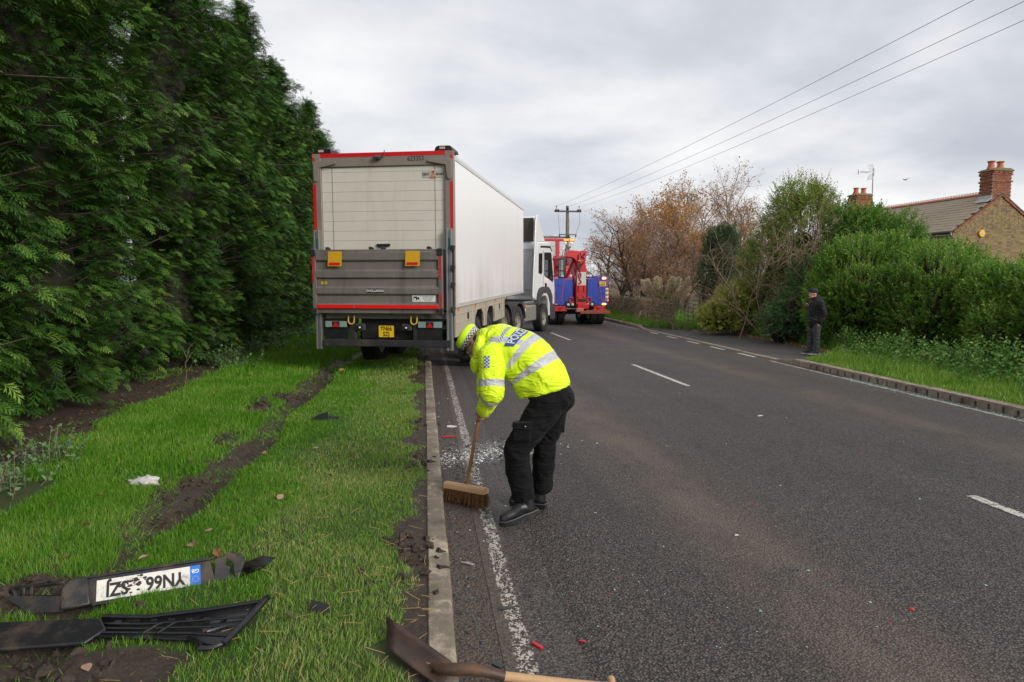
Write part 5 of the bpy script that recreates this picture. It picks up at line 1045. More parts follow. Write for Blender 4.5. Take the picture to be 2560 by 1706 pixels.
# ------------------------------------------------------------ the police officer
OF = empty('person', (.12, 5.08, 0), 0, 'person in yellow police jacket and checked cap bending to sweep', 'person')
OFL = Vector(OF.location)
def oparts(name, me, mats, parent=None):
    for m in (mats if isinstance(mats, (list, tuple)) else [mats]): me.materials.append(m)
    me.transform(Matrix.Translation(-OFL)); return link(name, me, parent or OF)
s0 = np.array([-.28,.10,.95]); s1 = np.array([-.95,.22,.22]); B0 = np.array([.25,5.13,.955]); B3 = np.array([-.165,5.25,1.335]); B1 = B0 + .27*s0; B2 = B3 - .20*s1
def spine(t): return (1-t)**3*B0 + 3*(1-t)**2*t*B1 + 3*(1-t)*t*t*B2 + t**3*B3
def spt(t): d = 3*(1-t)**2*(B1-B0) + 6*(1-t)*t*(B2-B1) + 3*t*t*(B3-B2); return d/np.linalg.norm(d)
def sframe(t):
    s = spt(t); r_ = np.array([.34,.93,.03])*(1-t) + np.array([.45,.84,.30])*t; r_ = r_ - s*r_.dot(s); r_ /= np.linalg.norm(r_); n = np.cross(r_, s); return s, r_, n
ts = np.linspace(0, 1, 14); AA = np.interp(ts, [0,.12,.35,.6,.8,.92,1], [.185,.20,.218,.224,.208,.165,.10]); BB = np.interp(ts, [0,.12,.35,.6,.8,.92,1], [.200,.208,.200,.172,.142,.118,.09])
J = MB(); vs = []; nn = 28
for t, a, b_ in zip(ts, AA, BB):
    c = spine(t); s, r_, n = sframe(t)
    for j in range(nn):
        q = 2*math.pi*j/nn; cx, sx = math.cos(q), math.sin(q); f = abs(cx)**.85*np.sign(cx); g = abs(sx)**.85*np.sign(sx); vs.append(c + r_*a*f + n*b_*g)
fs = [(i*nn+j, i*nn+(j+1)%nn, (i+1)*nn+(j+1)%nn, (i+1)*nn+j) for i in range(len(ts)-1) for j in range(nn)] + [tuple(range(nn))[::-1], tuple(range((len(ts)-1)*nn, len(ts)*nn))]
J.add(vs, fs)
SN = np.array([-.155,5.055,1.235]); EN = np.array([-.15,4.985,.965]); CN = np.array([-.212,5.11,.825])
SF = np.array([-.07,5.45,1.34]); EF = np.array([-.20,5.52,1.08]); CF = np.array([-.215,5.30,.93])
limb(J, [SN + np.array([.05,.08,.03]), SN, EN + np.array([0,.01,.07]), EN, CN], [.108,.100,.092,.090,.056])
limb(J, [SF + np.array([.0,-.06,.02]), SF, EF, CF], [.11,.10,.09,.07])
J.ell((-.165,5.27,1.385), (.115,.125,.06), 18, 12); J.ell((-.135,5.27,1.405), (.09,.10,.055), 18, 12)      # folded hood
J.ell((-.245,5.22,1.255), (.055,.11,.15), 16, 12); J.ell((-.28,5.19,1.16), (.04,.06,.07), 14, 10)           # open front and collar
me = blob(J, .0085, 5, ((.20,.026,'CLOUDS'), (.10,.012,'CLOUDS')))
V = vco(me).astype(float); SP = np.linspace(-.12, 1.06, 120); CC = np.array([spine(t) for t in SP]); FR = [sframe(t) for t in SP]; SS = np.array([f[0] for f in FR]); RR = np.array([f[1] for f in FR])
dv = V[:,None]-CC[None]; dot = (dv*SS[None]).sum(2); dist = np.linalg.norm(dv, axis=2); ii = np.argmin(np.abs(dot) + .12*dist, 1); ar = np.arange(len(V)); step = np.linalg.norm(np.gradient(CC, axis=0), axis=1)
tt = SP[ii] + np.clip(dot[ar,ii]/step[ii], -1, 1)*(SP[1]-SP[0]); ll = (dv[ar,ii]*RR[ii]).sum(1)
def along(V, pts):
    best = np.full(len(V), 9.); out_ = np.zeros(len(V)); acc = 0
    for a, b_ in zip(pts[:-1], pts[1:]):
        d = b_-a; L_ = np.linalg.norm(d); q = np.clip(((V-a)@d)/L_**2, 0, 1); dd = np.linalg.norm(V-(a+q[:,None]*d), axis=1); m = dd < best; best[m] = dd[m]; out_[m] = (acc+q*L_)[m]; acc += L_
    return out_, best
an, dn = along(V, [SN, EN, CN]); af, df = along(V, [SF, EF, CF])
dtor = dist.min(1); isarm = ((dn < .125) & (an > .075) & (dn < dtor*.75)).astype(float) - 0.0; isarm = np.maximum(isarm, ((df < .12) & (af > .10) & (df < dtor*.75)).astype(float)); at_ = np.where(dn < df, an, af)
setattr_f(me, 'tt', tt); setattr_f(me, 'lat', ll); setattr_f(me, 'arm', isarm); setattr_f(me, 'at', at_)
k = NT('hi_vis_jacket'); v = k.co(); tA, lA, aA, dA = k.attr('tt'), k.attr('lat'), k.attr('arm'), k.attr('at')
def inr(x, a, b): return k.math('MULTIPLY', k.math('GREATER_THAN', x, a), k.math('LESS_THAN', x, b))
tors = k.math('LESS_THAN', aA, .5); armm = k.math('GREATER_THAN', aA, .5)
tb = k.math('ADD', inr(tA, .475, .56), inr(tA, .235, .32)); brace = k.math('MULTIPLY', inr(k.math('ABSOLUTE', lA), .105, .155), inr(tA, .56, .97)); tb = k.math('MULTIPLY', k.math('ADD', tb, brace), tors)
ab = k.math('MULTIPLY', k.math('ADD', inr(dA, .175, .225), inr(dA, .295, .342)), armm)
band = k.math('ADD', tb, ab, clamp=True)
yel = k.mix(k.noise(3, 3, .5, v), (.66,.93,.006,1), (.80,1.0,.012,1)); silver = k.mix(k.noise(14, 4, .6, v), (.40,.40,.41,1), (.62,.62,.63,1))
col = k.mix(band, yel, silver)
chk = k.math('MULTIPLY', k.math('MULTIPLY', inr(tA, .80, .845), tors), k.math('LESS_THAN', k.math('ABSOLUTE', lA), .155)); cell = k.math('MODULO', k.math('ADD', k.math('FLOOR', k.math('MULTIPLY', lA, 90)), k.math('FLOOR', k.math('MULTIPLY', tA, 66.6))), 2); cell = k.math('ABSOLUTE', cell)
col = k.mix(chk, col, k.mix(cell, (.03,.06,.26,1), (.70,.74,.74,1)))
k.base(col); k.set(Roughness=k.math('MULTIPLY_ADD', band, -.2, .62)); k.bs.inputs['Sheen Weight'].default_value = .1
rdg = k.math('SUBTRACT', 1.0, k.math('MULTIPLY', k.math('ABSOLUTE', k.math('SUBTRACT', k.noise(4.5, 3, .45, k.mapv(v, (1,1,1.9), rot=(0,.7,0)), 1.6), .5)), 3.2)); k.bump(k.math('ADD', k.math('POWER', k.math('MAXIMUM', rdg, 0.0), 2.0), k.math('MULTIPLY', k.noise(11, 3, .5, k.mapv(v, (2.2,1,1))), .35)), .55, .022); HV = k.m
jb = BVHTree.FromPolygons([Vector(p) for p in V], [tuple(p.vertices) for p in me.polygons])
jk = oparts('jacket', me, HV)
def wrap(me2, center_t, lat0, lift, scale_v=1.0):
    """lay a flat mesh (x across, y up the back) onto the jacket surface"""
    for v_ in me2.vertices:
        t = center_t + v_.co.y*scale_v/.62; s, r_, n = sframe(t); o_ = Vector(spine(t) + r_*(lat0+v_.co.x) + n*.5); h = jb.ray_cast(o_, Vector(-n))
        v_.co = (h[0] + h[1]*lift) if h[0] is not None else o_
    return me2
def grid_patch(w, h, nx, ny):
    b = MB(); b.add([(-w/2+w*i/nx, -h/2+h*j/ny, 0) for j in range(ny+1) for i in range(nx+1)], [(j*(nx+1)+i, j*(nx+1)+i+1, (j+1)*(nx+1)+i+1, (j+1)*(nx+1)+i) for j in range(ny) for i in range(nx)]); return b.mesh('patch', [], 0, False)
NAVY = plain('badge_navy', (.045,.075,.27,1), .5, var=.1); BADW = plain('badge_white', (.62,.66,.66,1), .4)
pm = wrap(grid_patch(.25, .072, 24, 8), .67, -.055, .004); bd = oparts('police_badge', pm, NAVY, jk)
tm_ = text_mesh('POLICE', .082, BADW, bold=.0022, sx=.79, res=3); bm = bmesh.new(); bm.from_mesh(tm_); bmesh.ops.triangulate(bm, faces=bm.faces); bmesh.ops.subdivide_edges(bm, edges=[e_ for e_ in bm.edges if e_.calc_length() > .02], cuts=2); bm.to_mesh(tm_); bm.free(); tm_.materials.clear()
oparts('police_lettering', wrap(tm_, .667, -.055, .0075), BADW, jk)
# chequered sleeve flash
b = MB()
for i in range(3):
    for j in range(7): b.add([(i*.012-.018, j*.012, 0),((i+1)*.012-.018, j*.012, 0),((i+1)*.012-.018,(j+1)*.012,0),(i*.012-.018,(j+1)*.012,0)], [(0,1,2,3)], (i+j) % 2)
fm = b.mesh('sleeve_flash', [], 0, False)
for v_ in fm.vertices:
    o_ = Vector((-.20+v_.co.x*1.1, 4.6, 1.185+v_.co.y)); h = jb.ray_cast(o_, Vector((0.05,1,-.05)).normalized()); v_.co = h[0]+h[1]*.004 if h[0] is not None else o_
oparts('sleeve_flash', fm, [NAVY, BADW], jk)
# trousers
TRM = MB(); HN, KN, AN = (.27,5.045,.89), (.032,4.985,.565), (.088,5.0,.205); HF, KF, AF = (.335,5.235,.89), (.255,5.25,.555), (.235,5.285,.195)
TRM.ell((.285,5.13,.955), (.175,.175,.11), 20, 12); TRM.ell((.34,5.13,.915), (.135,.185,.125), 20, 12)
limb(TRM, [HN, (.14,5.0,.70), KN, (.055,4.995,.36), AN], [.130,.111,.097,.095,.089]); limb(TRM, [HF, (.31,5.245,.70), KF, (.245,5.27,.34), AF], [.120,.102,.089,.088,.084])
TRM.box(.005,.13,4.868,4.93,.635,.775); TRM.box(.30,.42,5.315,5.36,.60,.74)
me = blob(TRM, .009, 6, ((.10,.022,'CLOUDS'), (.045,.008,'CLOUDS'))); NAVT = cloth('trouser_black', (.0055,.005,.0055,1), .85, .3, .5, spec=.18); tj = oparts('trousers', me, NAVT)
b = MB(); b.tube([(.01,4.872,.735),(.13,4.868,.725)], .006, 6); pk = oparts('pocket_flap', b.mesh('flap', [], 40), NAVT, tj)
for p in ((.095,4.862,.748), (.335,4.965,1.005)): b = MB(); b.ell(p, (.009,.006,.009), 10, 8); oparts('press_stud', b.mesh('stud', [], 60), plain('stud_metal', (.2,.2,.2,1), .3, .8), tj)
# boots
LEA = plain('boot_leather', (.012,.012,.013,1), .38, var=.35, scale=18, grime=(.05,.042,.035,1), gamt=.35, bump=.25, bscale=40)
def boot(pos, rz_, pitch, name='boot'):
    M = Matrix.Translation(Vector(pos)) @ Euler((0, pitch, rz_)).to_matrix().to_4x4()
    b = MB(); limb(b, [(.05,0,.06),(.12,0,.078),(.18,0,.058),(.235,0,.050),(.268,0,.045)], [.048,.046,.041,.039,.033]); limb(b, [(.055,0,.06),(.05,0,.12),(.047,0,.185)], [.050,.047,.047]); b.ell((.15,0,.045),(.14,.043,.026),18,10)
    me = blob(b, .007, 4); me.transform(M); o = oparts(name, me, LEA)
    out_ = [(-.005,-.03),(.0,-.037),(.05,-.040),(.12,-.036),(.20,-.048),(.26,-.043),(.30,-.02),(.308,0),(.30,.02),(.26,.043),(.20,.048),(.12,.036),(.05,.040),(.0,.037),(-.005,.03)]
    b = MB(); b.prism(out_, (0,0,0),(1,0,0),(0,1,0),(0,0,.026)); [b.box(.01+i*.024, .022+i*.024, -.04, .04, -.008, .0005) for i in range(12) if i not in (4,5)]; me = b.mesh('sole', [], 30); me.transform(M); oparts('sole', me, BLACK, o)
    b = MB(); b.tube([(-.008,0,.03),(.0,-.041,.03),(.05,-.046,.03),(.12,-.042,.031),(.20,-.053,.032),(.27,-.044,.033),(.308,0,.034),(.27,.044,.033),(.20,.053,.032),(.12,.042,.031),(.05,.046,.03),(.0,.041,.03),(-.008,0,.03)], .006, 6); me = b.mesh('welt', [], 40); me.transform(M); oparts('welt', me, GREY, o)
    b = MB(); [b.tube([(.10+.022*i,-.034+.002*i,.118-.012*i),(.108+.022*i,0,.128-.012*i),(.10+.022*i,.034-.002*i,.118-.012*i)], .004, 6) for i in range(4)]; me = b.mesh('laces', [], 40); me.transform(M); oparts('laces', me, GREY, o)
    return o
boot((.185,5.005,.07), R(180+24), R(13)); boot((.27,5.285,.012), R(180-18), 0)
# body: head, neck and both hands as one figure under the clothes
cr = Vector((-.76,.33,.52)).normalized(); fc = (Vector((-.40,.12,-.90)) - cr*Vector((-.40,.12,-.90)).dot(cr)).normalized(); lat = cr.cross(fc); HM = Matrix((fc, lat, cr)).transposed()     # x face, y lateral, z crown
HC = Vector((-.292,5.335,1.315))
def hp(x, y, z): return HC + HM @ Vector((x, y, z))
BD = MB(); BD.ell(hp(0,0,.02), (.095,.074,.105), 20, 14, M=HM); BD.ell(hp(.03,0,-.06), (.062,.055,.065), 16, 12, M=HM); BD.ell(hp(.085,0,-.095), (.022,.03,.02), 12, 8, M=HM)
BD.ell(hp(.106,0,-.03), (.016,.013,.024), 10, 8, M=HM); BD.ell(hp(.093,0,.012), (.012,.05,.012), 10, 8, M=HM); BD.ell(hp(.094,0,-.065), (.010,.025,.010), 10, 8, M=HM)
for s in (-1,1): BD.ell(hp(-.012,s*.077,-.02), (.02,.008,.032), 10, 8, M=HM)
limb(BD, [hp(-.02,0,-.06), Vector((-.18,5.27,1.335)), Vector(spine(.8)), Vector(spine(.3))], [.056,.062,.09,.11])
limb(BD, [Vector(SN), Vector(EN), Vector(CN), Vector((-.245,5.20,.775))], [.05,.045,.034,.03]); limb(BD, [Vector(SF), Vector(EF), Vector(CF), Vector((-.22,5.215,.955))], [.05,.045,.034,.03])
limb(BD, [Vector(spine(.8)), Vector(SN)], [.08,.05]); limb(BD, [Vector(spine(.8)), Vector(SF)], [.08,.05]); limb(BD, [Vector(spine(.3)), Vector((.28,5.13,.95)), Vector(HN), Vector(KN), Vector(AN), Vector((.1,5.0,.1))], [.11,.11,.08,.06,.045,.04]); limb(BD, [Vector((.28,5.13,.95)), Vector(HF), Vector(KF), Vector(AF)], [.1,.08,.06,.045])
HB, HT = Vector((-.367,5.42,.15)), Vector((-.205,5.175,1.03)); hd = (HT-HB).normalized()      # broom handle
def grip(P, base, hd):
    """a hand closed round a stick: palm behind, four fingers wrapped, thumb over"""
    u = (Vector(base)-P); u -= hd*u.dot(hd); u.normalize(); w = hd.cross(u)
    BD.ell(P + u*.034, (.024,.036,.044), 14, 10, M=Matrix((u, w, hd)).transposed())
    for i, ln in enumerate((.92,1.0,.95,.8)):
        c = P + hd*(.032-.021*i); limb(BD, [c + (u*math.cos(a)+w*math.sin(a))*.026 for a in np.linspace(.5, .5+3.6*ln, 6)], [.0105,.010,.0098,.0095,.009,.0085], 8)
    limb(BD, [P + u*.03 + hd*.036 - w*.012, P + u*.008 + hd*.048 - w*.027, P - u*.018 + hd*.043 - w*.022], [.012,.0105,.009], 8)
grip(HB + (HT-HB)*.70, (-.16,5.1,.80), hd); grip(HB + (HT-HB)*.90, (-.2,5.32,.93), hd)
body = oparts('body', blob(BD, .0075, 3, fac=.4), SKIN)
for s in (-1,1):
    b = MB(); b.ell(hp(.089,s*.031,-.005), (.008,.013,.008), 10, 8, M=HM); oparts('eye', b.mesh('eye', [], 60), plain('eye_white', (.6,.58,.55,1), .2), body)
b = MB(); b.ell(hp(-.035,0,-.025), (.066,.077,.07), 18, 12, M=HM); oparts('hair', b.mesh('hair', [], 60), HAIRM, body)
b = MB(); b.tube([hp(.098,-.05,.0), hp(.06,-.080,.003), hp(-.015,-.083,.0)], .0028, 6); b.tube([hp(.098,.05,.0), hp(.06,.080,.003), hp(-.015,.083,.0)], .0028, 6); b.tube([hp(.104,-.05,-.005), hp(.11,0,.002), hp(.104,.05,-.005)], .003, 6); oparts('spectacles', b.mesh('spectacles', [], 60), BLACK, body)
# cap: hi-vis crown, chequered band, dark peak
prof = [(.0985,.082,.028),(.106,.091,.070),(.113,.098,.088),(.106,.092,.108),(.075,.066,.122),(.03,.026,.128),(.002,.002,.129)]; n = 40; vs = []; fs = []
for a, b_, z in prof:
    for j in range(n): q = 2*math.pi*j/n; vs.append(hp(-.004 + a*math.cos(q), b_*math.sin(q), z))
fs = [(i*n+j, i*n+(j+1)%n, (i+1)*n+(j+1)%n, (i+1)*n+j) for i in range(len(prof)-1) for j in range(n)]
b = MB(); b.add(vs, fs); cap = oparts('cap', b.mesh('cap', [], 50), plain('cap_hi_vis', (.62,.92,.02,1), .55, var=.1, scale=20, bump=.2, bscale=50))
b = MB()
for r_ in range(4):
    for j in range(44):
        q0, q1 = 2*math.pi*j/44, 2*math.pi*(j+1)/44; z0, z1 = .026+r_*.012, .026+(r_+1)*.012; f0, f1 = 1.035+r_*.013, 1.035+(r_+1)*.013
        b.add([hp(-.004+.0985*f0*math.cos(q0), .082*f0*math.sin(q0), z0), hp(-.004+.0985*f0*math.cos(q1), .082*f0*math.sin(q1), z0), hp(-.004+.0985*f1*math.cos(q1), .082*f1*math.sin(q1), z1), hp(-.004+.0985*f1*math.cos(q0), .082*f1*math.sin(q0), z1)], [(0,1,2,3)], (r_+j) % 2)
oparts('chequered_band', b.mesh('band', [], 0, False), [INK, plain('band_white', (.66,.66,.68,1), .5)], cap)
b = MB(); vs = [hp(-.004+.0985*math.cos(q), .082*math.sin(q), .03) for q in np.linspace(-1.15,1.15,17)] + [hp(-.004+(.0985+.062*math.cos(q*1.36)**.6)*math.cos(q), (.082+.035*math.cos(q*1.36)**.6)*math.sin(q)*1.02, .03-.028*max(0,math.cos(q))**1.2) for q in np.linspace(-1.15,1.15,17)]
b.add(vs, [(i, i+1, 17+i+1, 17+i) for i in range(16)]); pk = oparts('peak', b.mesh('peak', [], 60), plain('peak_black', (.012,.012,.014,1), .25), cap); pk.modifiers.new('t', 'SOLIDIFY').thickness = .004
# ------------------------------------------------------------ broom
BR = empty('broom', tuple(HB), 0, 'wooden yard broom with brown bristles in the officer’s hands', 'broom'); BRL = Vector(BR.location)
def bpart(name, b, m, smooth=40, parent=BR):
    me = b.mesh(name, m, smooth); me.transform(Matrix.Translation(-BRL)); return link(name, me, parent)
def wood(name, c, c2, sc=3, st=(1,1,14)):
    k = NT(name); v = k.n('ShaderNodeNewGeometry').outputs['Position']; k.base(k.mix(k.noise(sc*9, 6, .7, v), c, c2)); k.set(Roughness=.6); k.bump(k.noise(90, 4, .6, v), .25, .004); return k.m
b = MB(); b.tube([HB, HB+(HT-HB)*.5, HT], [.0145,.014,.013], 14); bpart('handle', b, wood('handle_wood', (.26,.115,.035,1), (.40,.20,.07,1)))
BL, BRt = Vector((-.545,5.515,.128)), Vector((-.205,5.275,.142)); ax = (BRt-BL).normalized(); up = Vector((0,0,1)); up = (up-ax*up.dot(ax)).normalized(); sd_ = ax.cross(up)
b = MB(); pr = [(-.032,-.022),(.032,-.022),(.036,-.005),(.030,.016),(.016,.027),(-.016,.027),(-.030,.016),(-.036,-.005)]; b.prism(pr, BL, sd_, up, ax*(BRt-BL).length); bpart('brush_head', b, wood('broom_pale_wood', (.50,.29,.14,1), (.66,.42,.23,1)), 30)
r = np.random.default_rng(9); b = MB(); Ln = (BRt-BL).length
for i in range(1700):
    a, c = r.random(), r.uniform(-.028,.028); p = BL + ax*(Ln*(.015+.97*a)) + sd_*c - up*.018; d = -up + ax*(r.normal(0,.10)+.35*max(0,a-.8)*2-.35*max(0,.15-a)*3) + sd_*(c*7+r.normal(0,.16)); d.normalize(); L_ = min(r.uniform(.095,.12), (p.z-.003)/max(.3,-d.z)); w = .0016; q = p+d*L_; sx = ax*w
    b.add([p-sx, p+sx, q+sx*.5+sd_*r.normal(0,.004), q-sx*.5], [(0,1,2,3)])
me = b.mesh('bristles', plain('bristle', (.16,.075,.025,1), .6, var=.6, scale=140), 0, False); me.transform(Matrix.Translation(-BRL)); bo = link('bristles', me, BR); tag(bo, kind='stuff')
# ------------------------------------------------------------ the man with the phone
MN = empty('person', (7.30, 16.45, .08), 0, 'person in black hooded jacket and knitted hat looking at a phone', 'person'); MNL = Vector(MN.location)
def mpart(name, me, mats, parent=None):
    for m in (mats if isinstance(mats, (list, tuple)) else [mats]): me.materials.append(m)
    me.transform(Matrix.Translation(-MNL)); return link(name, me, parent or MN)
y0 = 16.45
b = MB(); b.ell((7.235,y0,1.555),(.094,.074,.108),18,12); b.ell((7.205,y0,1.48),(.062,.056,.06),14,10); b.ell((7.147,y0,1.507),(.016,.013,.02),10,8); b.ell((7.165,y0,1.44),(.02,.028,.018),10,8); b.ell((7.155,y0,1.53),(.012,.05,.012),10,8)
for s in (-1,1): b.ell((7.255,y0+s*.077,1.53),(.018,.009,.03),10,8)
limb(b, [(7.26,y0,1.47),(7.31,y0,1.36),(7.32,y0,1.0)], [.055,.07,.1])
limb(b, [(7.32,y0+.12,1.3),(7.30,y0+.2,1.1),(7.17,y0+.05,1.235),(7.125,y0+.02,1.262)], [.05,.042,.034,.028]); limb(b, [(7.36,y0-.15,1.3),(7.42,y0-.20,1.05),(7.33,y0-.17,.84),(7.31,y0-.165,.79)], [.05,.042,.034,.03])
limb(b, [(7.32,y0,.95),(7.32,y0-.09,.85),(7.30,y0-.09,.5),(7.33,y0-.1,.12)], [.1,.07,.055,.04]); limb(b, [(7.32,y0,.95),(7.28,y0+.09,.85),(7.27,y0+.09,.5),(7.26,y0+.1,.1)], [.1,.07,.055,.04])
for i in range(4): limb(b, [(7.11,y0+.035,1.27-.012*i+.012),(7.075,y0+.03,1.262-.012*i+.012),(7.07,y0+.0,1.265-.012*i+.012)], [.010,.009,.008], 8)
limb(b, [(7.125,y0,1.285),(7.10,y0-.012,1.297),(7.075,y0-.01,1.295)], [.011,.010,.008], 8)
for i in range(4): limb(b, [(7.315-.012*i+.012,y0-.165,.77),(7.30-.014*i+.012,y0-.163,.735),(7.30-.012*i+.012,y0-.15,.715)], [.010,.009,.008], 8)
limb(b, [(7.28,y0-.165,.80),(7.262,y0-.165,.77)], [.011,.009], 8)
mb_ = mpart('body', blob(b, .011, 3, fac=.4), SKIN)
b = MB(); b.ell((7.242,y0,1.60),(.106,.090,.085),20,14); b.ell((7.25,y0,1.575),(.112,.094,.045),20,10); mpart('knitted_hat', blob(b, .01, 3), cloth('hat_wool', (.035,.034,.036,1), .95, .3, .9, 300))
b = MB(); limb(b, [(7.30,y0,.86),(7.315,y0,1.05),(7.325,y0,1.26),(7.31,y0,1.38)], [.165,.172,.17,.10]); b.ell((7.30,y0,.90),(.165,.20,.12),18,12); b.ell((7.33,y0,1.26),(.14,.215,.12),18,12)
limb(b, [(7.36,y0-.17,1.30),(7.425,y0-.205,1.06),(7.35,y0-.18,.86)], [.092,.082,.065]); limb(b, [(7.32,y0+.15,1.29),(7.31,y0+.215,1.10),(7.19,y0+.08,1.215)], [.092,.08,.06]); b.ell((7.40,y0,1.42),(.09,.11,.055),16,10); b.ell((7.29,y0,1.42),(.085,.085,.06),16,10); b.ell((7.36,y0,1.46),(.05,.08,.05),14,10)
mpart('jacket', blob(b, .013, 5, ((.12,.025,'CLOUDS'),)), cloth('jacket_black', (.012,.012,.013,1), .6, .3, .7))
b = MB(); b.ell((7.31,y0,.87),(.13,.165,.11),18,12); limb(b, [(7.32,y0-.085,.85),(7.315,y0-.095,.5),(7.335,y0-.10,.14)], [.105,.082,.068]); limb(b, [(7.29,y0+.085,.85),(7.265,y0+.095,.5),(7.262,y0+.10,.13)], [.105,.082,.066]); mpart('trousers', blob(b, .013, 4, ((.08,.025,'CLOUDS'),)), cloth('trousers_grey', (.065,.063,.068,1), .85, .2, .7))
for x, dy in ((7.335,-.10),(7.262,.10)):
    b = MB(); limb(b, [(x+.02,y0+dy,.125),(x-.07,y0+dy,.125),(x-.16,y0+dy,.112)], [.042,.044,.034]); me = blob(b, .01, 2); sh = mpart('shoe', me, plain('shoe_dark', (.02,.022,.03,1), .5))
    b = MB(); b.box(x-.20,x+.065,y0+dy-.042,y0+dy+.042,.078,.098); mpart('sole', b.mesh('sole', [], 0), plain('shoe_sole_white', (.5,.5,.48,1), .6), sh)
ph = empty('mobile_phone', (7.06, y0+.01, 1.285), 0, 'dark mobile phone held up in the hand of the person in the knitted hat', 'phone')
b = MB(); b.obox((0,0,0),(.145,.072,.009),(0,R(14),0)); b.build('phone_case', BLACK, ph, 0, .003); b = MB(); b.obox((.0012,0,.0052),(.13,.064,.001),(0,R(14),0)); b.build('screen', plain('phone_screen', (.10,.12,.14,1), .08), ph, 0)
# ============================================================ COTTAGE
def brick_mat(name, cs):
    k = NT(name); rnd = k.n('ShaderNodeObjectInfo').outputs['Random']; v = k.n('ShaderNodeNewGeometry').outputs['Position']
    cell = k.n('ShaderNodeTexWhiteNoise', noise_dimensions='3D'); sn = k.n('ShaderNodeVectorMath', operation='SNAP'); k.l(v, sn.inputs[0]); sn.inputs[1].default_value = (.225,.225,.075); k.l(sn.outputs[0], cell.inputs[0])
    f = k.math('FRACT', k.math('ADD', rnd, cell.outputs[0])); col = k.ramp(f, [(i/(len(cs)-1), c) for i, c in enumerate(cs)])
    col = k.mix(k.math('MULTIPLY', k.noise(25, 5, .7, v), .5), col, (.10,.07,.045,1)); k.base(col); k.set(Roughness=.9); k.bump(k.noise(90, 4, .7, v), .5, .008); return k.m
STOCK = brick_mat('stock_brick', [(.19,.125,.065,1),(.29,.20,.10,1),(.36,.26,.12,1),(.24,.165,.095,1),(.42,.29,.11,1),(.15,.105,.07,1)]); REDB = brick_mat('red_brick', [(.26,.075,.035,1),(.36,.115,.05,1),(.31,.09,.045,1),(.22,.07,.04,1),(.40,.15,.07,1)])
MORT = plain('mortar', (.30,.25,.19,1), .95, var=.2, bump=.3); TERRA = plain('terracotta', (.50,.155,.075,1), .75, var=.25, scale=8, bump=.2); SLATE = plain('roof_slate', (.40,.32,.225,1), .8, var=.35, scale=2.5, grime=(.27,.235,.11,1), gscale=1.6, gamt=.55, bump=.5)
MOSS = plain('mossy_stone', (.20,.16,.08,1), .9, var=.35, bump=.4); LEAD = plain('lead_flashing', (.45,.46,.47,1), .6, var=.2)
Hs = empty('cottage', (21.2, 30.0, 0), R(11.3), 'brick cottage with slate roof and red ridge tiles behind the hedge', 'house')
HW, EZ, RZ, HL = 2.35, 4.1, 5.72, 9.3
b = MB(); b.prism([(-HW,-.3),(-HW,EZ),(0,RZ-.06),(HW,EZ),(HW,-.3)], (0,.012,0),(1,0,0),(0,0,1),(0,.2,0)); gw = b.build('gable_wall', MORT, Hs, 0)
b = MB(); b.box(-HW,-HW+.2,.22,HL,-.3,EZ-.02); b.box(HW-.2,HW,.22,HL,-.3,EZ-.02); b.prism([(-HW,-.3),(-HW,EZ),(0,RZ-.06),(HW,EZ),(HW,-.3)], (0,HL,0),(1,0,0),(0,0,1),(0,.2,0)); b.build('house_wall', STOCK, Hs, 0)
b = MB(); b.box(-.1075,.1075,-.0,.02,-.0325,.0325); bme = b.mesh('brick', STOCK, 0); rest = MB(); cand = []
for c in range(76):
    z = EZ + 1.62 - .05 - c*.075; hw = min(HW, (RZ-.06-z-.04)/(RZ-.06-EZ)*HW) if z > EZ else HW
    if z < .1: break
    x = -hw + .11 + (.1125 if c % 2 else 0)
    while x < hw - .10: cand.append((z, x)); x += .225
vis = [q for q in cand if q[1] < 1.15 and q[0] > 3.0]; vis = vis[:165]; vs_ = set(vis)
for z, x in vis: o = link('brick', bme, gw); o.location = (x, -.002 + random.uniform(-.002,.002), z)
for z, x in cand:
    if (z, x) not in vs_: rest.box(x-.1075, x+.1075, -.002, .011, z-.0325, z+.0325)
tag(rest.build('brickwork', STOCK, Hs, 0), kind='stuff')
# toothed verge course of dark red brick up each gable edge
sl_ = math.atan2(RZ-EZ, HW); nL = math.hypot(HW, RZ-EZ)
for s in (-1, 1):
    for i in range(12):
        t = (i+.5)/12; o = MB(); o.obox((s*HW*(1-t), -.02, EZ+(RZ-EZ)*t-.10), (nL/12-.012, .06, .10 if i % 2 else .14), (0, s*sl_, 0)); o.build('verge_brick', REDB, gw, 0, .004)
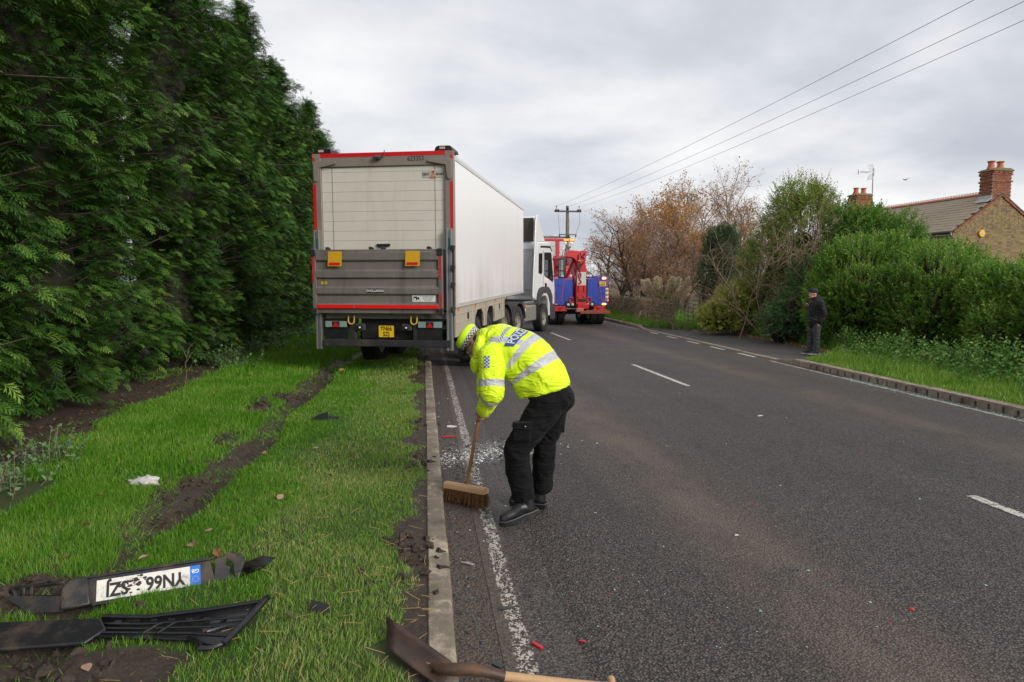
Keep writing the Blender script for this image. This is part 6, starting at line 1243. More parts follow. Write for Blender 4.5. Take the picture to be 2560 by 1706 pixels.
# roof: two slopes of overlapping slates
b = MB(); b.prism([(-HW-.12,EZ-.10),(0,RZ-.02),(HW+.12,EZ-.10),(HW+.12,EZ-.16),(0,RZ-.09),(-HW-.12,EZ-.16)], (0,-.05,0),(1,0,0),(0,0,1),(0,HL+.3,0)); rf = b.build('roof', plain('roof_felt', (.05,.045,.04,1), .9), Hs, 0)
SLn = nL + .14; rows = 13; ex = SLn/rows; cw = .30; b = MB(); b.box(-cw/2+.004, cw/2-.004, 0, ex*1.25, 0, .014); sme = b.mesh('slate', SLATE, 0); srest = MB(); cnt = 0
spots = []
for rI in range(rows):
    for cI in range(int((HL+.25)/cw)+1): spots.append((rI, -.06 + cI*cw + (cw/2 if rI % 2 else 0)))
spots.sort(key=lambda q: q[1])
for rI, y in spots:
    d = rI*ex; x = -(HW+.13) + d*math.cos(sl_); z = EZ-.10 + d*math.sin(sl_) + .012
    if cnt < 300 and y < HL+.2:
        o = link('slate', sme, rf); cnt += 1; o.location = (x, y+cw/2, z); o.rotation_euler = (Matrix(((0,1,0),(-1,0,0),(0,0,1))) .inverted() @ Matrix.Identity(3)).to_euler(); o.rotation_euler = (R(0)+sl_*0, 0, 0)
        m = Matrix.Rotation(R(-90), 3, 'Z'); tl = Matrix.Rotation(-(sl_ - .045 + random.uniform(-.012,.012)), 3, 'Y'); o.rotation_euler = (tl @ m).to_euler(); o.location.z += random.uniform(0,.006)
    elif y < HL+.2: srest.obox((x+ex*.6*math.cos(sl_), y+cw/2, z+ex*.6*math.sin(sl_)), (ex*1.25, cw-.008, .014), (0,-(sl_-.045),0))
for rI in range(rows): srest.obox(((HW+.13)-(rI+.6)*ex*math.cos(sl_), HL/2+.05, EZ-.09+(rI+.6)*ex*math.sin(sl_)), (ex*1.25, HL+.2, .014), (0,(sl_-.045),0))
tag(srest.build('far_slates', SLATE, rf, 0), kind='stuff')
b = MB(); b.prism([(-.12,-.045),(-.03,.035),(.03,.035),(.12,-.045),(.10,-.05),(0,.015),(-.10,-.05)], (0,0,0),(1,0,0),(0,0,1),(0,.30,0))
for y in (.075, .225): b.tube([(0, y+.045*math.cos(a), .075+.042*math.sin(a)) for a in np.linspace(0, 2*math.pi, 13)], .015, 6, caps=False)
rme = b.mesh('ridge_tile', TERRA, 40)
for i in range(29): o = link('ridge_tile', rme, rf); o.location = (0, .45+i*.305, RZ+.03)
b = MB(); b.tube([(-HW-.16,-.05,EZ-.15),(-HW-.16,HL,EZ-.15)], .055, 10); b.build('gutter', BLACK, Hs); b = MB(); b.box(-HW-.10,-HW-.07,-.02,HL,EZ-.26,EZ-.12); b.build('fascia', plain('fascia_white', (.6,.58,.54,1), .5), Hs, 0)
b = MB(); b.obox((-.62,.3,RZ-.34),(.30,.65,.02),(0,-sl_,0)); b.obox((-.515,.3,RZ-.22),(.02,.65,.18),(0,0,0)); b.build('lead_flashing', LEAD, rf, 0)
# chimneys, laid brick by brick
def chimney(y, real):
    w, dp = .98, .66; t = empty('chimney'); t.parent = Hs; t.location = (0, y, 0); z0, z1 = RZ-.62 if real else RZ-.35, 6.62
    b = MB(); b.box(-w/2+.012,w/2-.012,.012,dp-.012,z0,z1); b.build('chimney_core', MORT, t, 0)
    nC = int((z1-z0)/.075); jb_ = MB(); k_ = MB(); k_.box(-.104,.104,-.0505,.0505,-.0325,.0325); bm_ = k_.mesh('brick', REDB, 0)
    for c in range(nC):
        z = z0 + .04 + c*.075; f = .035 if c in (nC-6,) else .03 if c == nC-2 else .06 if c == nC-1 else 0.0; ww, dd = w+2*f, dp+2*f; n = int(ww/.225); off = .1125 if c % 2 else 0
        xs = [-ww/2+.104+off*0 + i*(ww-.208)/(n) for i in range(n+1)] if not c % 2 else [-ww/2+.052+ (i+.5)*(ww-.104)/(n) for i in range(n)]
        for side in (0, 1):
            for x in xs:
                if real and side == 0: o = link('brick', bm_, t); o.location = (x, -f+.05, z)
                else: jb_.box(x-.104,x+.104,(-f if side == 0 else dp+f-.101),(-f+.101 if side == 0 else dp+f),z-.0325,z+.0325)
        ys = [-f+.21+i*.218 for i in range(2)] if c % 2 else [-f+.15+i*.2 for i in range(3)]
        for s in (-1,1):
            for yy in ys:
                if real and s < 0: o = link('brick', bm_, t); o.location = (s*(ww/2-.0505), yy, z); o.rotation_euler = (0,0,R(90))
                else: jb_.box(min(s*ww/2, s*(ww/2-.101)), max(s*ww/2, s*(ww/2-.101)), yy-.104, yy+.104, z-.0325, z+.0325)
    tag(jb_.build('brickwork', REDB, t, 0), kind='stuff')
    b = MB(); b.prism([(-w/2-.07,0),(w/2+.07,0),(w/2+.06,.05),(w/2-.12,.13),(-w/2+.12,.13),(-w/2-.06,.05)], (0,-.06,z1),(1,0,0),(0,0,1),(0,dp+.12,0)); b.build('chimney_flaunching', MOSS, t, 20, .02)
    for x in (-.27, .20):
        b = MB(); b.lathe([(.19,0),(.17,.03),(.135,.12),(.115,.22),(.115,.28),(.15,.31),(.16,.345),(.135,.36),(.10,.36),(.09,.30)], (x, dp/2, z1+.11), 'z', 20); b.build('chimney_pot', TERRA, t, 40)
    return t
chimney(0.0, True); chimney(8.55, False)
tag(gw, 'gable of weathered yellow stock bricks')
al = empty('alarm_box', (0,0,0), 0, 'yellow hexagonal alarm box on the brick gable', 'alarm box'); gm = Matrix.Translation(Hs.location) @ Euler((0,0,R(11.3))).to_matrix().to_4x4(); al.location = gm @ Vector((-.93,-.004,3.93)); al.rotation_euler = (0,0,R(11.3))
b = MB(); hx = [(.17*math.cos(a), .17*math.sin(a)) for a in [R(60*i+0) for i in range(6)]]; b.prism(hx, (0,-.002,0),(1,0,0),(0,0,1),(0,-.07,0)); b.build('alarm_case', plain('alarm_yellow', (.80,.43,.03,1), .35, var=.08), al, 0, .02); b = MB(); b.box(-.06,.06,-.078,-.074,-.03,.04); b.build('alarm_badge', LEAD, al, 0)
ae = empty('tv_aerial', gm @ Vector((.62,8.7,5.6)), R(11.3), 'television aerial on a mast above the far chimney', 'aerial'); am = ALU
b = MB(); b.cyl((0,0,0),(0,0,2.55),.026,n=8); b.build('mast', plain('mast_steel', (.28,.25,.23,1), .5, .5), ae)
b = MB(); b.bar((.1,0,2.35),(-.95,-.1,2.33),.03,.03); [b.bar((-.35-.1*i,-.04*1-.17,2.33),(-.35-.1*i,-.04+.13,2.33),.016,.016) for i in range(7)]; b.box(-1.0,-.95,-.14,-.06,2.20,2.45); [b.bar((-.3,-.03,2.33+dz),(-.97,-.1,2.33+dz*2.2),.014,.014) for dz in (-.05,.05)]; b.build('boom', am, ae, 0)
for sg in (-1,1):
    b = MB(); [b.bar((-.02-.03*i,-.22,2.35+sg*(.08+.055*i)),(-.02-.03*i,.22,2.35+sg*(.08+.055*i)),.012,.012) for i in range(7)]; [b.bar((0,y,2.35),(-.22,y,2.35+sg*.44),.016,.016) for y in (-.2,.2)]; b.build('reflector', am, ae, 0)
# ============================================================ STREET FURNITURE, FENCES, DEBRIS
# ---- utility pole and wires
UP = empty('utility_pole', (4.57, 57.0, 0), R(7), 'wooden utility pole with insulator crossarm beyond the recovery truck', 'utility pole')
b = MB(); b.tube([(0,0,-.3),(0,0,4),(0,0,8.15)], [.17,.15,.12], 14); b.build('pole', bark('pole_wood', (.16,.125,.085,1), (.27,.22,.16,1)), UP); 
b = MB(); b.box(-1.12,1.12,-.2,-.10,7.62,7.75); b.build('crossarm', plain('crossarm_steel', (.09,.085,.08,1), .6, .3), UP, 0, .01); b = MB(); b.box(-.75,.75,-.2,-.12,5.75,5.83); b.build('lower_arm', plain('lower_arm_steel', (.10,.095,.09,1), .6, .3), UP, 0, .01)
INS = plain('insulator_brown', (.06,.045,.04,1), .25)
for x in (-1.0, -.80, 0, .85, 1.05): b = MB(); b.lathe([(.05,0),(.10,.06),(.07,.10),(.11,.15),(.06,.2),(.03,.26)], (x,-.15,7.62 if abs(x) > .7 else 7.75), 'z', 12); b.build('insulator', INS, UP, 40)
for x in (-.95, -.1, .95): b = MB(); b.cyl((x,-.15,7.75),(x,-.15,8.05),.02,n=6); b.ell((x,-.15,8.08),(.055,.055,.06),10,8); b.build('arrester', INS, UP, 40)
for x in (-.68, .1, .68): b = MB(); b.lathe([(.05,-.18),(.07,-.1),(.05,-.04),(.06,.02)], (x,-.16,5.75), 'z', 10); b.build('insulator', INS, UP, 40)
for x0, x1 in ((-.8,-.68),(.05,.1),(1.0,.68)): b = MB(); b.tube([(x0,-.16,7.65),((x0+x1)/2+.05*(x0>0)+.1*(x0>.5),-.18,6.7),(x1,-.17,5.85)], .013, 5); b.build('drop_lead', INS, UP)
WIRE = plain('wire_dark', (.06,.06,.065,1), .5, .3)
def wire(a, c, sag, r_, label):
    a, c = Vector(a), Vector(c); b = MB(); b.tube([a.lerp(c, t) - Vector((0,0,sag*4*t*(1-t))) for t in np.linspace(0,1,30)], r_, 5); o = b.build('overhead_wire', WIRE); me = o.data; me.transform(Matrix.Translation(-a)); o.location = a; tag(o, label, 'wire', 'wires from the utility pole')
for (x0, (x1, y1), lb) in ((3.47,(9.29,14.1),'topmost overhead wire crossing the sky'), (4.6,(10.33,14.3),'middle overhead wire crossing the sky'), (5.68,(11.07,15.29),'lowest overhead wire crossing the sky')):
    a = Vector((x0, 56.85, 8.05)); p = Vector((x1, y1, 7.45)); d = (p-a); e_ = a + d*(72/42.6); e_.z = 8.1; t = 42.6/72; s_ = (a.z + (e_.z-a.z)*t - p.z)/(4*t*(1-t)); wire(a, e_, s_, .0062, lb)
# ---- distant bird
BI = empty('flying_bird', (34.0, 60.0, 10.7), R(20), 'small dark bird in the sky left of the big chimney', 'bird'); BI.scale = (.7,.7,.7); b = MB(); b.ell((0,0,0),(.24,.06,.06),12,8); b.ell((-.24,0,.03),(.07,.045,.05),10,8); b.prism([(.2,-.03),(.42,-.07),(.42,.07),(.2,.03)], (0,0,0),(1,0,0),(0,1,0),(0,0,.01)); BM = plain('bird_dark', (.05,.05,.055,1), .7); b.build('body', BM, BI)
for s in (-1,1): b = MB(); b.prism([(-.10,0),(.10,0),(.16,s*.38),(.22,s*.55),(.06,s*.36)], (0,0,.02),(1,0,0),(0,1,s*.0),(0,0,.01)); w_ = b.build('wing', BM, BI, 0); w_.rotation_euler = (s*.35,0,0)
# ---- woven fence, trellis and pampas at the far right verge
FN = empty('woven_fence', (6.05, 25.6, .1), 0, 'low woven fence draped with dead brown creeper beside the far kerb', 'fence'); A0, A1 = Vector((0,0,0)), Vector((-.82,12.2,0)); r = np.random.default_rng(8)
FW = plain('weathered_fence_wood', (.19,.145,.10,1), .85, var=.35, bump=.4)
for i in range(9): p = A0.lerp(A1, i/8); b = MB(); b.cyl(p-Vector((0,0,.3)), p+Vector((0,0,1.0)), .045, .04, 8); b.build('post', FW, FN)
for j in range(6):
    b = MB(); z = .12+.16*j; b.tube([A0.lerp(A1, t)+Vector((.05*math.sin(t*25+j*3.1), 0, z+.02*math.sin(t*40+j))) for t in np.linspace(0,1,60)], .03, 6); b.build('rail', FW, FN)
P0 = np.array([list(A0.lerp(A1, t)) for t in r.random(2600)]); P0[:,0] += r.normal(-.03,.09,2600); P0[:,2] += .15+.95*r.random(2600)**.6; D = np.stack([r.normal(-.1,.35,2600), r.normal(0,.6,2600), r.normal(-.8,.5,2600)], -1); P1 = P0 + D*r.uniform(.1,.4,(2600,1)); P1[:,2] = np.maximum(P1[:,2], .02)
v_, f_ = segs_mesh(np.concatenate([P0, P1, np.full((2600,1),.007), np.full((2600,1),.004)], 1), 3); tag(link('creeper', np_mesh('creeper', v_, f_, TWIGP), FN), kind='stuff')
TL = empty('trellis_fence', (6.35, 24.75, .08), R(-18), 'broken square trellis fence beside the variegated shrub', 'fence')
for i in range(6): b = MB(); b.box(.02+i*.19,.05+i*.19,-.012,.012,.30 if i else -.2,.98-.03*i); b.build('slat', FW, TL, 0, .004)
for j in range(5): b = MB(); b.obox((.5,-.02,.36+j*.145-.02),(1.05,.018,.03),(0,R(4+j*.7),0)); b.build('slat', FW, TL, 0, .004)
b = MB(); b.box(.40,.51,.02,.12,-.2,1.25); b.build('post', FW, TL, 0, .01); b = MB(); b.obox((.62,-.03,.98),(.55,.03,.05),(0,R(28),0)); b.build('broken_slat', FW, TL, 0, .004)
T2 = empty('gate_frame', (8.15, 21.55, .06), R(-25), 'small broken wooden frame in the shrubs right of the variegated bush', 'fence')
for q in ((-.02,.02,-.02,.02,-.1,.62),(.02,.42,-.015,.015,.58,.63),(.02,.42,-.015,.015,.02,.06)): b = MB(); b.box(*q); b.build('slat', FW, T2, 0, .004)
PG = empty('pampas_grass', (6.95, 31.6, .05), 0, 'pampas grass with cream plumes behind the woven fence', 'pampas grass'); r = np.random.default_rng(4)
Pq = np.concatenate([r.normal(0,.28,(900,2)), np.zeros((900,1))], 1); V, F, a = blades(Pq, 1.25, .022, 5, .55); link('leaves', np_mesh('leaves', V, F, leaf_mat('pampas_leaf', (.12,.15,.04,1), (.25,.26,.10,1), (.40,.36,.18,1), .6, .2, .3), attrs={'rnd': a}), PG)
PLM = leaf_mat('pampas_plume', (.88,.68,.48,1), (.96,.80,.60,1), (.98,.88,.72,1), .9, .4, .1); STK = plain('pampas_stalk', (.34,.28,.13,1), .7)
for i in range(17):
    x = -.85 + 1.75*i/16 + r.normal(0,.05); le = .12 + .32*max(0, x) + r.normal(0,.06); h0 = r.uniform(1.0,1.35) - .22*abs(x)*.5 ; bs = np.array([x*.45, r.normal(0,.18), 0]); d = np.array([x*.40+le*.4, r.normal(0,.1), 1.0]); d /= np.linalg.norm(d); top = bs + d*h0*1.22
    b = MB(); b.tube([bs, bs+(top-bs)*.6, top], .010, 5); st_ = b.build('plume_stalk', STK, PG)
    n = 620; t = r.random(n); L_ = r.uniform(.50,.72); Pp = top + d*((t-.15)*L_)[:,None] + r.normal(0,1,(n,3))*(.040*np.sin(np.pi*np.clip(t*.9+.08,0,1)))[:,None]; Dd = d + r.normal(0,.35,(n,3)) + np.array([.15,0,-.1]); V, F, a = stamp(LT*np.array([1,.36,1]), LF, Pp, Dd, .13, r.uniform(0,6,n), None, r.random(n)); link('plume', np_mesh('plume', V, F, PLM, attrs={'rnd': a}), st_)
# ---- number-plate panel and bumper trim torn off, lying on the verge
PLAS = plain('torn_black_plastic', (.014,.014,.015,1), .38, var=.4, scale=10, grime=(.075,.052,.035,1), gscale=6, gamt=.55, bump=.2, bscale=90); PLASC = plain('black_plastic_clean', (.012,.012,.013,1), .3, var=.3, scale=14, grime=(.05,.04,.03,1), gscale=9, gamt=.3, bump=.25, bscale=120)
BP_ = empty('bumper_panel', rw(-1.61, 3.84, .09), ROAD_A + R(17), 'torn black bumper panel with upside-down number plate on the grass', 'bumper'); BP_.scale = (.93,.93,.93)
inc = R(-38); M3 = Matrix.Rotation(inc, 3, 'X')       # the face leans back
def bpl(x, y, z=0): return M3 @ Vector((x, z, y)) + Vector((0, .0, .0))
def slab(poly, z0, th): 
    b = MB(); ex, ey, ez = M3 @ Vector((1,0,0)), M3 @ Vector((0,0,1)), M3 @ Vector((0,-1,0)); b.prism(poly, ez*z0, ex, ey, ez*th); return b
main = slab([(-.40,-.01),(-.40,.135),(-.36,.148),(.30,.148),(.31,.10),(.33,.0),(.20,-.02)], -.02, .02).build('panel', PLAS, BP_, 25, .004)
b = MB(); b.prism([(-.40,.148),(.30,.150),(.34,.166),(-.30,.164),(-.42,.16)], M3 @ Vector((0,-.0,0)) , M3 @ Vector((1,0,0)), M3 @ Vector((0,0,1)), M3 @ Vector((0,.022,.0))); b.build('top_ledge', PLAS, BP_, 25, .004)
b = slab([(-.47,-.02),(-.47,.11),(-.43,.15),(-.345,.155),(-.315,-.015)], -.01, .055); b.build('end_block', PLAS, BP_, 25, .012)
pl = slab([(-.30,.008),(-.30,.128),(.245,.128),(.245,.008)], .001, .004).build('number_plate', PLATEW, BP_, 0, .003)
bl = slab([(.188,.008),(.188,.128),(.245,.128),(.245,.008)], .0052, .001).build('plate_country_band', plain('plate_blue', (.02,.16,.60,1), .35, var=.1), pl, 0)
pr_ = (M3.to_4x4() @ Matrix.Rotation(R(90),4,'X') @ Matrix.Rotation(R(180),4,'Z'))
def plate_text(name, txt, size, x, y, m, par, **k_):
    me = text_mesh(txt, size, m, **k_); o = link(name, me, par); o.matrix_local = Matrix.Translation(M3 @ Vector((x, -.0068, y))) @ pr_; return o
plate_text('plate_lettering', 'YN66', .108, .055, .066, INK, pl, sx=.80, bold=.0034); plate_text('plate_lettering', 'SZJ', .108, -.195, .066, INK, pl, sx=.80, bold=.0034); plate_text('country_code', 'GB', .032, .217, .095, WINK, pl, bold=.0006)
b = MB()
for i in range(12): a = R(30*i); q = M3 @ Vector((.217+.017*math.cos(a), -.0066, .046+.017*math.sin(a))); b.ell(q, (.0022,.0022,.0022), 6, 4)
b.build('star_ring', PLATEY, pl, 0)
b = MB(); r = np.random.default_rng(12)
for i in range(34): q = M3 @ Vector((-.115+r.normal(0,.035), -.006, .08+r.normal(0,.024))); s_ = r.uniform(.002,.009); b.ell(q, (s_*1.4,s_*.5,s_), 8, 6)
b.build('mud_clod', plain('mud_wet', (.045,.030,.02,1), .6, var=.4, bump=.4), pl)
b = slab([(.315,.01),(.335,.155),(.40,.165),(.385,.11),(.415,.09),(.40,.05),(.43,.02),(.39,-.01)], -.015, .008); b.build('torn_flap', PLAS, BP_, 0, .002)
b = slab([(.44,-.01),(.43,.12),(.46,.175),(.485,.17),(.495,.10),(.47,.03),(.475,-.015)], -.03, .012); b.build('torn_flap', PLAS, BP_, 0, .002)
b = MB(); b.add([(.47,-.02,.02),(.60,.03,.04),(.68,.05,.085),(.60,.09,.09),(.50,.08,.07),(.62,.02,.06)], [(0,1,5),(1,2,5),(5,2,3),(0,5,4),(5,3,4)]); o = b.build('torn_flap', PLAS, BP_, 60); o.modifiers.new('t','SOLIDIFY').thickness = .005
b = MB(); 
for p, q in (((-.45,.05,.13),(-.72,.16,.10)),((-.45,.04,.05),(-.70,.13,.055)),((-.72,.16,.10),(-.70,.13,.055)),((-.62,.11,.115),(-.62,.10,.055)),((-.66,.13,.108),(-.66,.115,.055))): b.bar(p, q, .018, .022)
b.build('side_bracket', PLAS, BP_, 25, .004); b = MB(); b.add([(-.45,.0,.07),(-.75,.10,.09),(-.62,.02,.0),(-.45,-.04,.0)], [(0,1,2,3)]); o = b.build('torn_flap', PLAS, BP_, 0); o.modifiers.new('t','SOLIDIFY').thickness = .006
# trim strip
TS = empty('bumper_trim', rw(-1.63, 3.33, .10), ROAD_A - R(3), 'long ribbed black bumper trim lying nearest the camera on the grass', 'bumper')
b = MB(); top = [(-.10,.155,.045),(.12,.15,.035),(.40,.165,.055),(.67,.20,.075)]; bot = [(-.06,-.02,.03),(.15,-.03,.025),(.40,-.08,.03),(.56,-.16,.04)]; mid = [Vector(p).lerp(Vector(q), .48)+Vector((0,0,-.012)) for p, q in zip(top, bot)]
b.add(top+mid+bot, [(0,1,5,4),(1,2,6,5),(2,3,7,6),(4,5,9,8),(5,6,10,9),(6,7,11,10)]); o = b.build('channel', PLASC, TS, 60); o.modifiers.new('t','SOLIDIFY').thickness = .008
b = MB(); b.tube(top, .011, 8); b.build('rim_bead', PLASC, TS)
for f0 in (.40,.62,.82): b = MB(); b.tube([Vector(p).lerp(Vector(q), f0)+Vector((0,0,.004)) for p, q in zip(top, bot)], .0055, 6); b.build('rib', PLASC, TS)
for t0 in (.35,.62): b = MB(); p, q = Vector(top[1]).lerp(Vector(top[2]), t0), Vector(bot[1]).lerp(Vector(bot[2]), t0); b.tube([p.lerp(q,.35), p.lerp(q,.5)+Vector((-.02,0,.01)), p.lerp(q,.85)+Vector((-.07,0,.008))], .006, 6); b.build('rib', PLASC, TS)
b = MB(); b.tube([(.69,.205,.095),(.67,.20,.08),(.62,.02,.05),(.585,-.17,.05)], [.013,.018,.016,.014], 8); b.build('end_rim', PLASC, TS); b = MB(); b.tube([(.40,-.075,.035),(.47,-.14,.045),(.49,-.19,.045),(.54,-.18,.04),(.59,-.15,.05)], .013, 8); b.tube([(.47,-.05,.05),(.56,.0,.055),(.62,-.01,.05)], .008, 6); b.build('broken_corner', PLASC, TS)
b = MB(); b.prism([(-.82,.10),(-.60,.095),(-.08,.10),(-.02,.03),(-.08,-.05),(-.62,-.075),(-.82,-.06)], (0,0,.015),(1,0,0),(0,1,.32),(0,-.008,.022)); b.build('end_section', PLAS, TS, 25, .008)
for i in range(7): b = MB(); x = .0+.085*i; b.obox((x,.095-.004*i,.042+.002*i),(.03,.012,.012),(0,0,.06)); b.build('clip', PLASC, TS, 0, .002)
# ---- spade in the foreground
SP_ = empty('spade', rw(-.2, 2.95, .1), 0, 'rusty spade with wooden shaft lying across the kerb in the foreground', 'spade'); o0 = Vector(SP_.location); W_ = lambda u, v, z: Vector(rw(u, v, z)) - o0
STEEL = plain('spade_steel', (.085,.058,.046,1), .5, .45, var=.35, scale=9, grime=(.20,.10,.055,1), gscale=5, gamt=.5, bump=.3, bscale=50); ASH = wood('spade_shaft', (.40,.235,.11,1), (.56,.36,.19,1))
b = MB(); A_, B_, C_, D_ = W_(-.33,3.25,.175), W_(-.315,3.03,.125), W_(-.085,2.72,.115), W_(-.03,2.86,.145); n_ = 6; G = [[A_.lerp(D_, i/n_).lerp(B_.lerp(C_, i/n_), j/n_) - Vector((0,0,.018*math.sin(math.pi*j/n_))) for i in range(n_+1)] for j in range(n_+1)]
b.add([p for row in G for p in row], [(j*(n_+1)+i, j*(n_+1)+i+1, (j+1)*(n_+1)+i+1, (j+1)*(n_+1)+i) for j in range(n_) for i in range(n_)]); o = b.build('blade', STEEL, SP_, 60); o.modifiers.new('t','SOLIDIFY').thickness = .005
b = MB(); b.tube([W_(-.12,2.86,.135), W_(-.07,2.80,.15), W_(-.02,2.765,.165), W_(.05,2.757,.165), W_(.12,2.752,.15), W_(.185,2.748,.13)], [.012,.024,.027,.025,.023,.022], 14); b.build('socket', STEEL, SP_)
b = MB(); b.tube([W_(.184,2.748,.13), W_(.40,2.735,.095), W_(.64,2.722,.06)], [.0205,.0195,.019], 14); b.build('shaft', ASH, SP_); b = MB(); b.tube([W_(.645,2.66,.04), W_(.648,2.70,.052), W_(.652,2.765,.07)], [.014,.020,.016], 12); b.ell(W_(.652,2.765,.07), (.018,.018,.016), 12, 8); b.build('grip', ASH, SP_)
# ---- fallen leaves, each one a curled blade
LBR = [plain('dead_leaf_tan', (.36,.22,.15,1), .7, var=.3, scale=40), plain('dead_leaf_brown', (.20,.085,.035,1), .6, var=.35, scale=40), plain('dead_leaf_dark', (.09,.05,.04,1), .55, var=.35, scale=40)]
def leaf_me(m, seed):
    r = np.random.default_rng(seed); out_ = [(0,0),(.2,.22),(.45,.34),(.75,.24),(1,0),(.75,-.24),(.45,-.34),(.2,-.22)]; vs = [(x-.5, y*1.1, .10*math.sin(x*3.0+seed)+.35*abs(y)*r.uniform(.4,1.4)) for x, y in out_] + [(.0,0,.02)]; b = MB(); b.add(vs, [(i, (i+1) % 8, 8) for i in range(8)]); return b.mesh('leaf', m, 0, False)
LM = [leaf_me(LBR[i % 3], i) for i in range(6)]
LV = [(-1.60,4.42,.075),(-1.40,4.25,.06),(-1.30,4.17,.07),(-1.25,5.35,.06),(-2.08,5.14,.07),(-1.22,5.40,.05),(-1.85,4.31,.05),(-2.46,4.92,.055),(-1.09,4.78,.06),(-1.22,6.93,.06),(-.85,6.72,.07),(-1.11,8.34,.06),(-1.70,6.83,.05),(-2.30,4.34,.05),(-2.96,5.48,.05),(-1.08,3.98,.05),(-2.65,5.61,.05),(-.81,3.38,.055),(-2.77,10.58,.09),(-2.19,11.98,.08),(-1.91,13.4,.08),(-1.58,4.68,.05),(-.64,4.71,.04),(-1.17,3.28,.04),(-1.59,3.03,.05),(-.95,5.9,.05),(-2.3,6.6,.05),(-2.75,7.3,.06),(-1.5,9.2,.06),(-3.1,8.4,.06)]
for i, (u, v, s_) in enumerate(LV):
    o = link('fallen_leaf', LM[i % 6]); z = float(vz(np.array(u), np.array(v))); o.location = rw(u, v, z+.045 if mud_at(np.array(u), np.array(v)) < .4 else z+.012); o.rotation_euler = (random.uniform(-.4,.4), random.uniform(-.4,.4), random.uniform(0,6)); o.scale = (s_*1.2,)*3; tag(o, 'curled brown fallen leaf lying on the left verge', 'leaf', 'fallen leaves on the verge')
# ---- scraps and shards
def shard(name, u, v, pts, m, label, cat, z=None, rot=(0,0,0), th=.006):
    zz_ = z if z is not None else .003; t = MB(); t.prism(pts, (0,0,0),(1,0,0),(0,1,0),(0,0,th)); o = t.build(name, m, None, 0, .0012); o.location = rw(u, v, zz_); o.rotation_euler = rot; tag(o, label, cat); return o
RPL = plain('red_lens_plastic', (.50,.02,.03,1), .25, var=.2, scale=60); WPL = plain('white_plastic', (.62,.61,.58,1), .4, var=.15, scale=30); BPL = plain('grey_black_plastic', (.045,.047,.052,1), .4, var=.25, scale=40)
shard('lens_fragment', .40, 3.19, [(-.032,-.010),(.030,-.012),(.034,.008),(-.030,.011)], RPL, 'red plastic lens strip on the road right of the edge line', 'fragment', .004, (0,.1,-.75), .012)
shard('lens_fragment', .63, 3.205, [(-.018,-.006),(.016,-.006),(.019,.005),(-.012,.007)], RPL, 'small red lens chip out on the bare asphalt', 'fragment', .004, (0,0,-.4))
shard('reflector_strip', .135, 7.85, [(-.09,-.018),(.09,-.018),(.09,.018),(-.09,.018)], RPL, 'red reflector strip with white edge in the left gutter', 'fragment', .004, (0,0,.1), .01)
shard('white_fragment', .19, 8.42, [(-.07,-.03),(.05,-.035),(.08,.01),(.0,.05),(-.06,.02)], WPL, 'white plastic fragment by the kerb beyond the reflector strip', 'fragment', .004, (.1,.1,.4))
shard('grey_fragment', .12, 4.234, [(-.05,-.012),(.045,-.018),(.055,.002),(.0,.016)], plain('grey_chip', (.30,.29,.28,1), .5), 'pale grey sliver in the gutter nearest the kerb', 'fragment', .004, (0,0,-.5))
shard('dark_fragment', .19, 3.05, [(-.03,-.012),(.028,-.018),(.03,.012),(-.012,.018)], BPL, 'dark grey chip in the gutter beside the spade', 'fragment', .004, (0,0,-.6))
shard('dark_fragment', .275, 3.594, [(-.022,-.014),(.02,-.016),(.026,.010),(-.016,.013)], BPL, 'dark grey chip lying on the white edge line', 'fragment', .008, (0,0,.1))
shard('dark_fragment', .44, 3.74, [(-.024,-.008),(.024,-.008),(.022,.008),(-.022,.007)], BPL, 'narrow dark chip right of the white edge line', 'fragment', .004, (0,0,.1))
shard('dark_fragment', 2.136, 3.883, [(-.03,-.012),(.03,-.012),(.04,.004),(-.01,.014)], BPL, 'dark chip alone in the middle of the left lane', 'fragment', .004, (0,0,.2))
shard('white_fragment', 2.038, 4.476, [(-.016,-.010),(.018,-.008),(.004,.014)], WPL, 'small white chip in the middle of the left lane', 'fragment', .004, (0,0,.2))
shard('white_fragment', 4.331, 8.585, [(-.05,-.02),(.05,-.015),(.03,.025),(-.04,.02)], WPL, 'pale chip on the lane centre near the broken line', 'fragment', .004, (0,0,.6))
bb_ = MB(); bb_.add([(-.10,0,.0),(.10,.02,.0),(.10,.03,.09),(-.02,.02,.06)], [(0,1,2,3)]); bb_.add([(.10,.02,.01),(.24,.0,.005),(.22,.04,.03),(.10,.05,.03)], [(0,1,2,3)]); o = bb_.build('black_fragment', PLASC, None, 0); o.location = rw(-1.42, 8.5, .12); o.modifiers.new('t','SOLIDIFY').thickness = .006; tag(o, 'black plastic fragment in the middle of the left verge', 'fragment')
bb_ = MB(); bb_.add([(-.05,0,.0),(.06,-.02,.0),(.05,.0,.035),(-.045,.02,.05),(.02,.03,.02)], [(0,1,2,3),(3,2,4)]); o = bb_.build('black_fragment', PLASC, None, 0); o.location = rw(-.68, 3.45, .125); o.modifiers.new('t','SOLIDIFY').thickness = .005; tag(o, 'black plastic fragment between the bumper trim and the kerb', 'fragment')
bb_ = MB(); bb_.ell((0,0,0),(.11,.06,.045),16,10); bb_.ell((-.12,.02,-.01),(.06,.03,.02),12,8); o = bb_.build('white_scrap', plain('white_scrap', (.62,.60,.57,1), .6, var=.2, scale=20, grime=(.2,.15,.1,1), gscale=12, gamt=.4), None, 50); [setattr(v_, 'co', v_.co*(1+.22*math.sin(v_.co.x*95+v_.co.y*70)+.15*math.sin(v_.co.z*160+v_.co.x*40))) for v_ in o.data.vertices]; o.location = rw(-2.46, 5.96, .125); tag(o, 'crumpled white scrap in the grass beside the mud hole', 'litter')
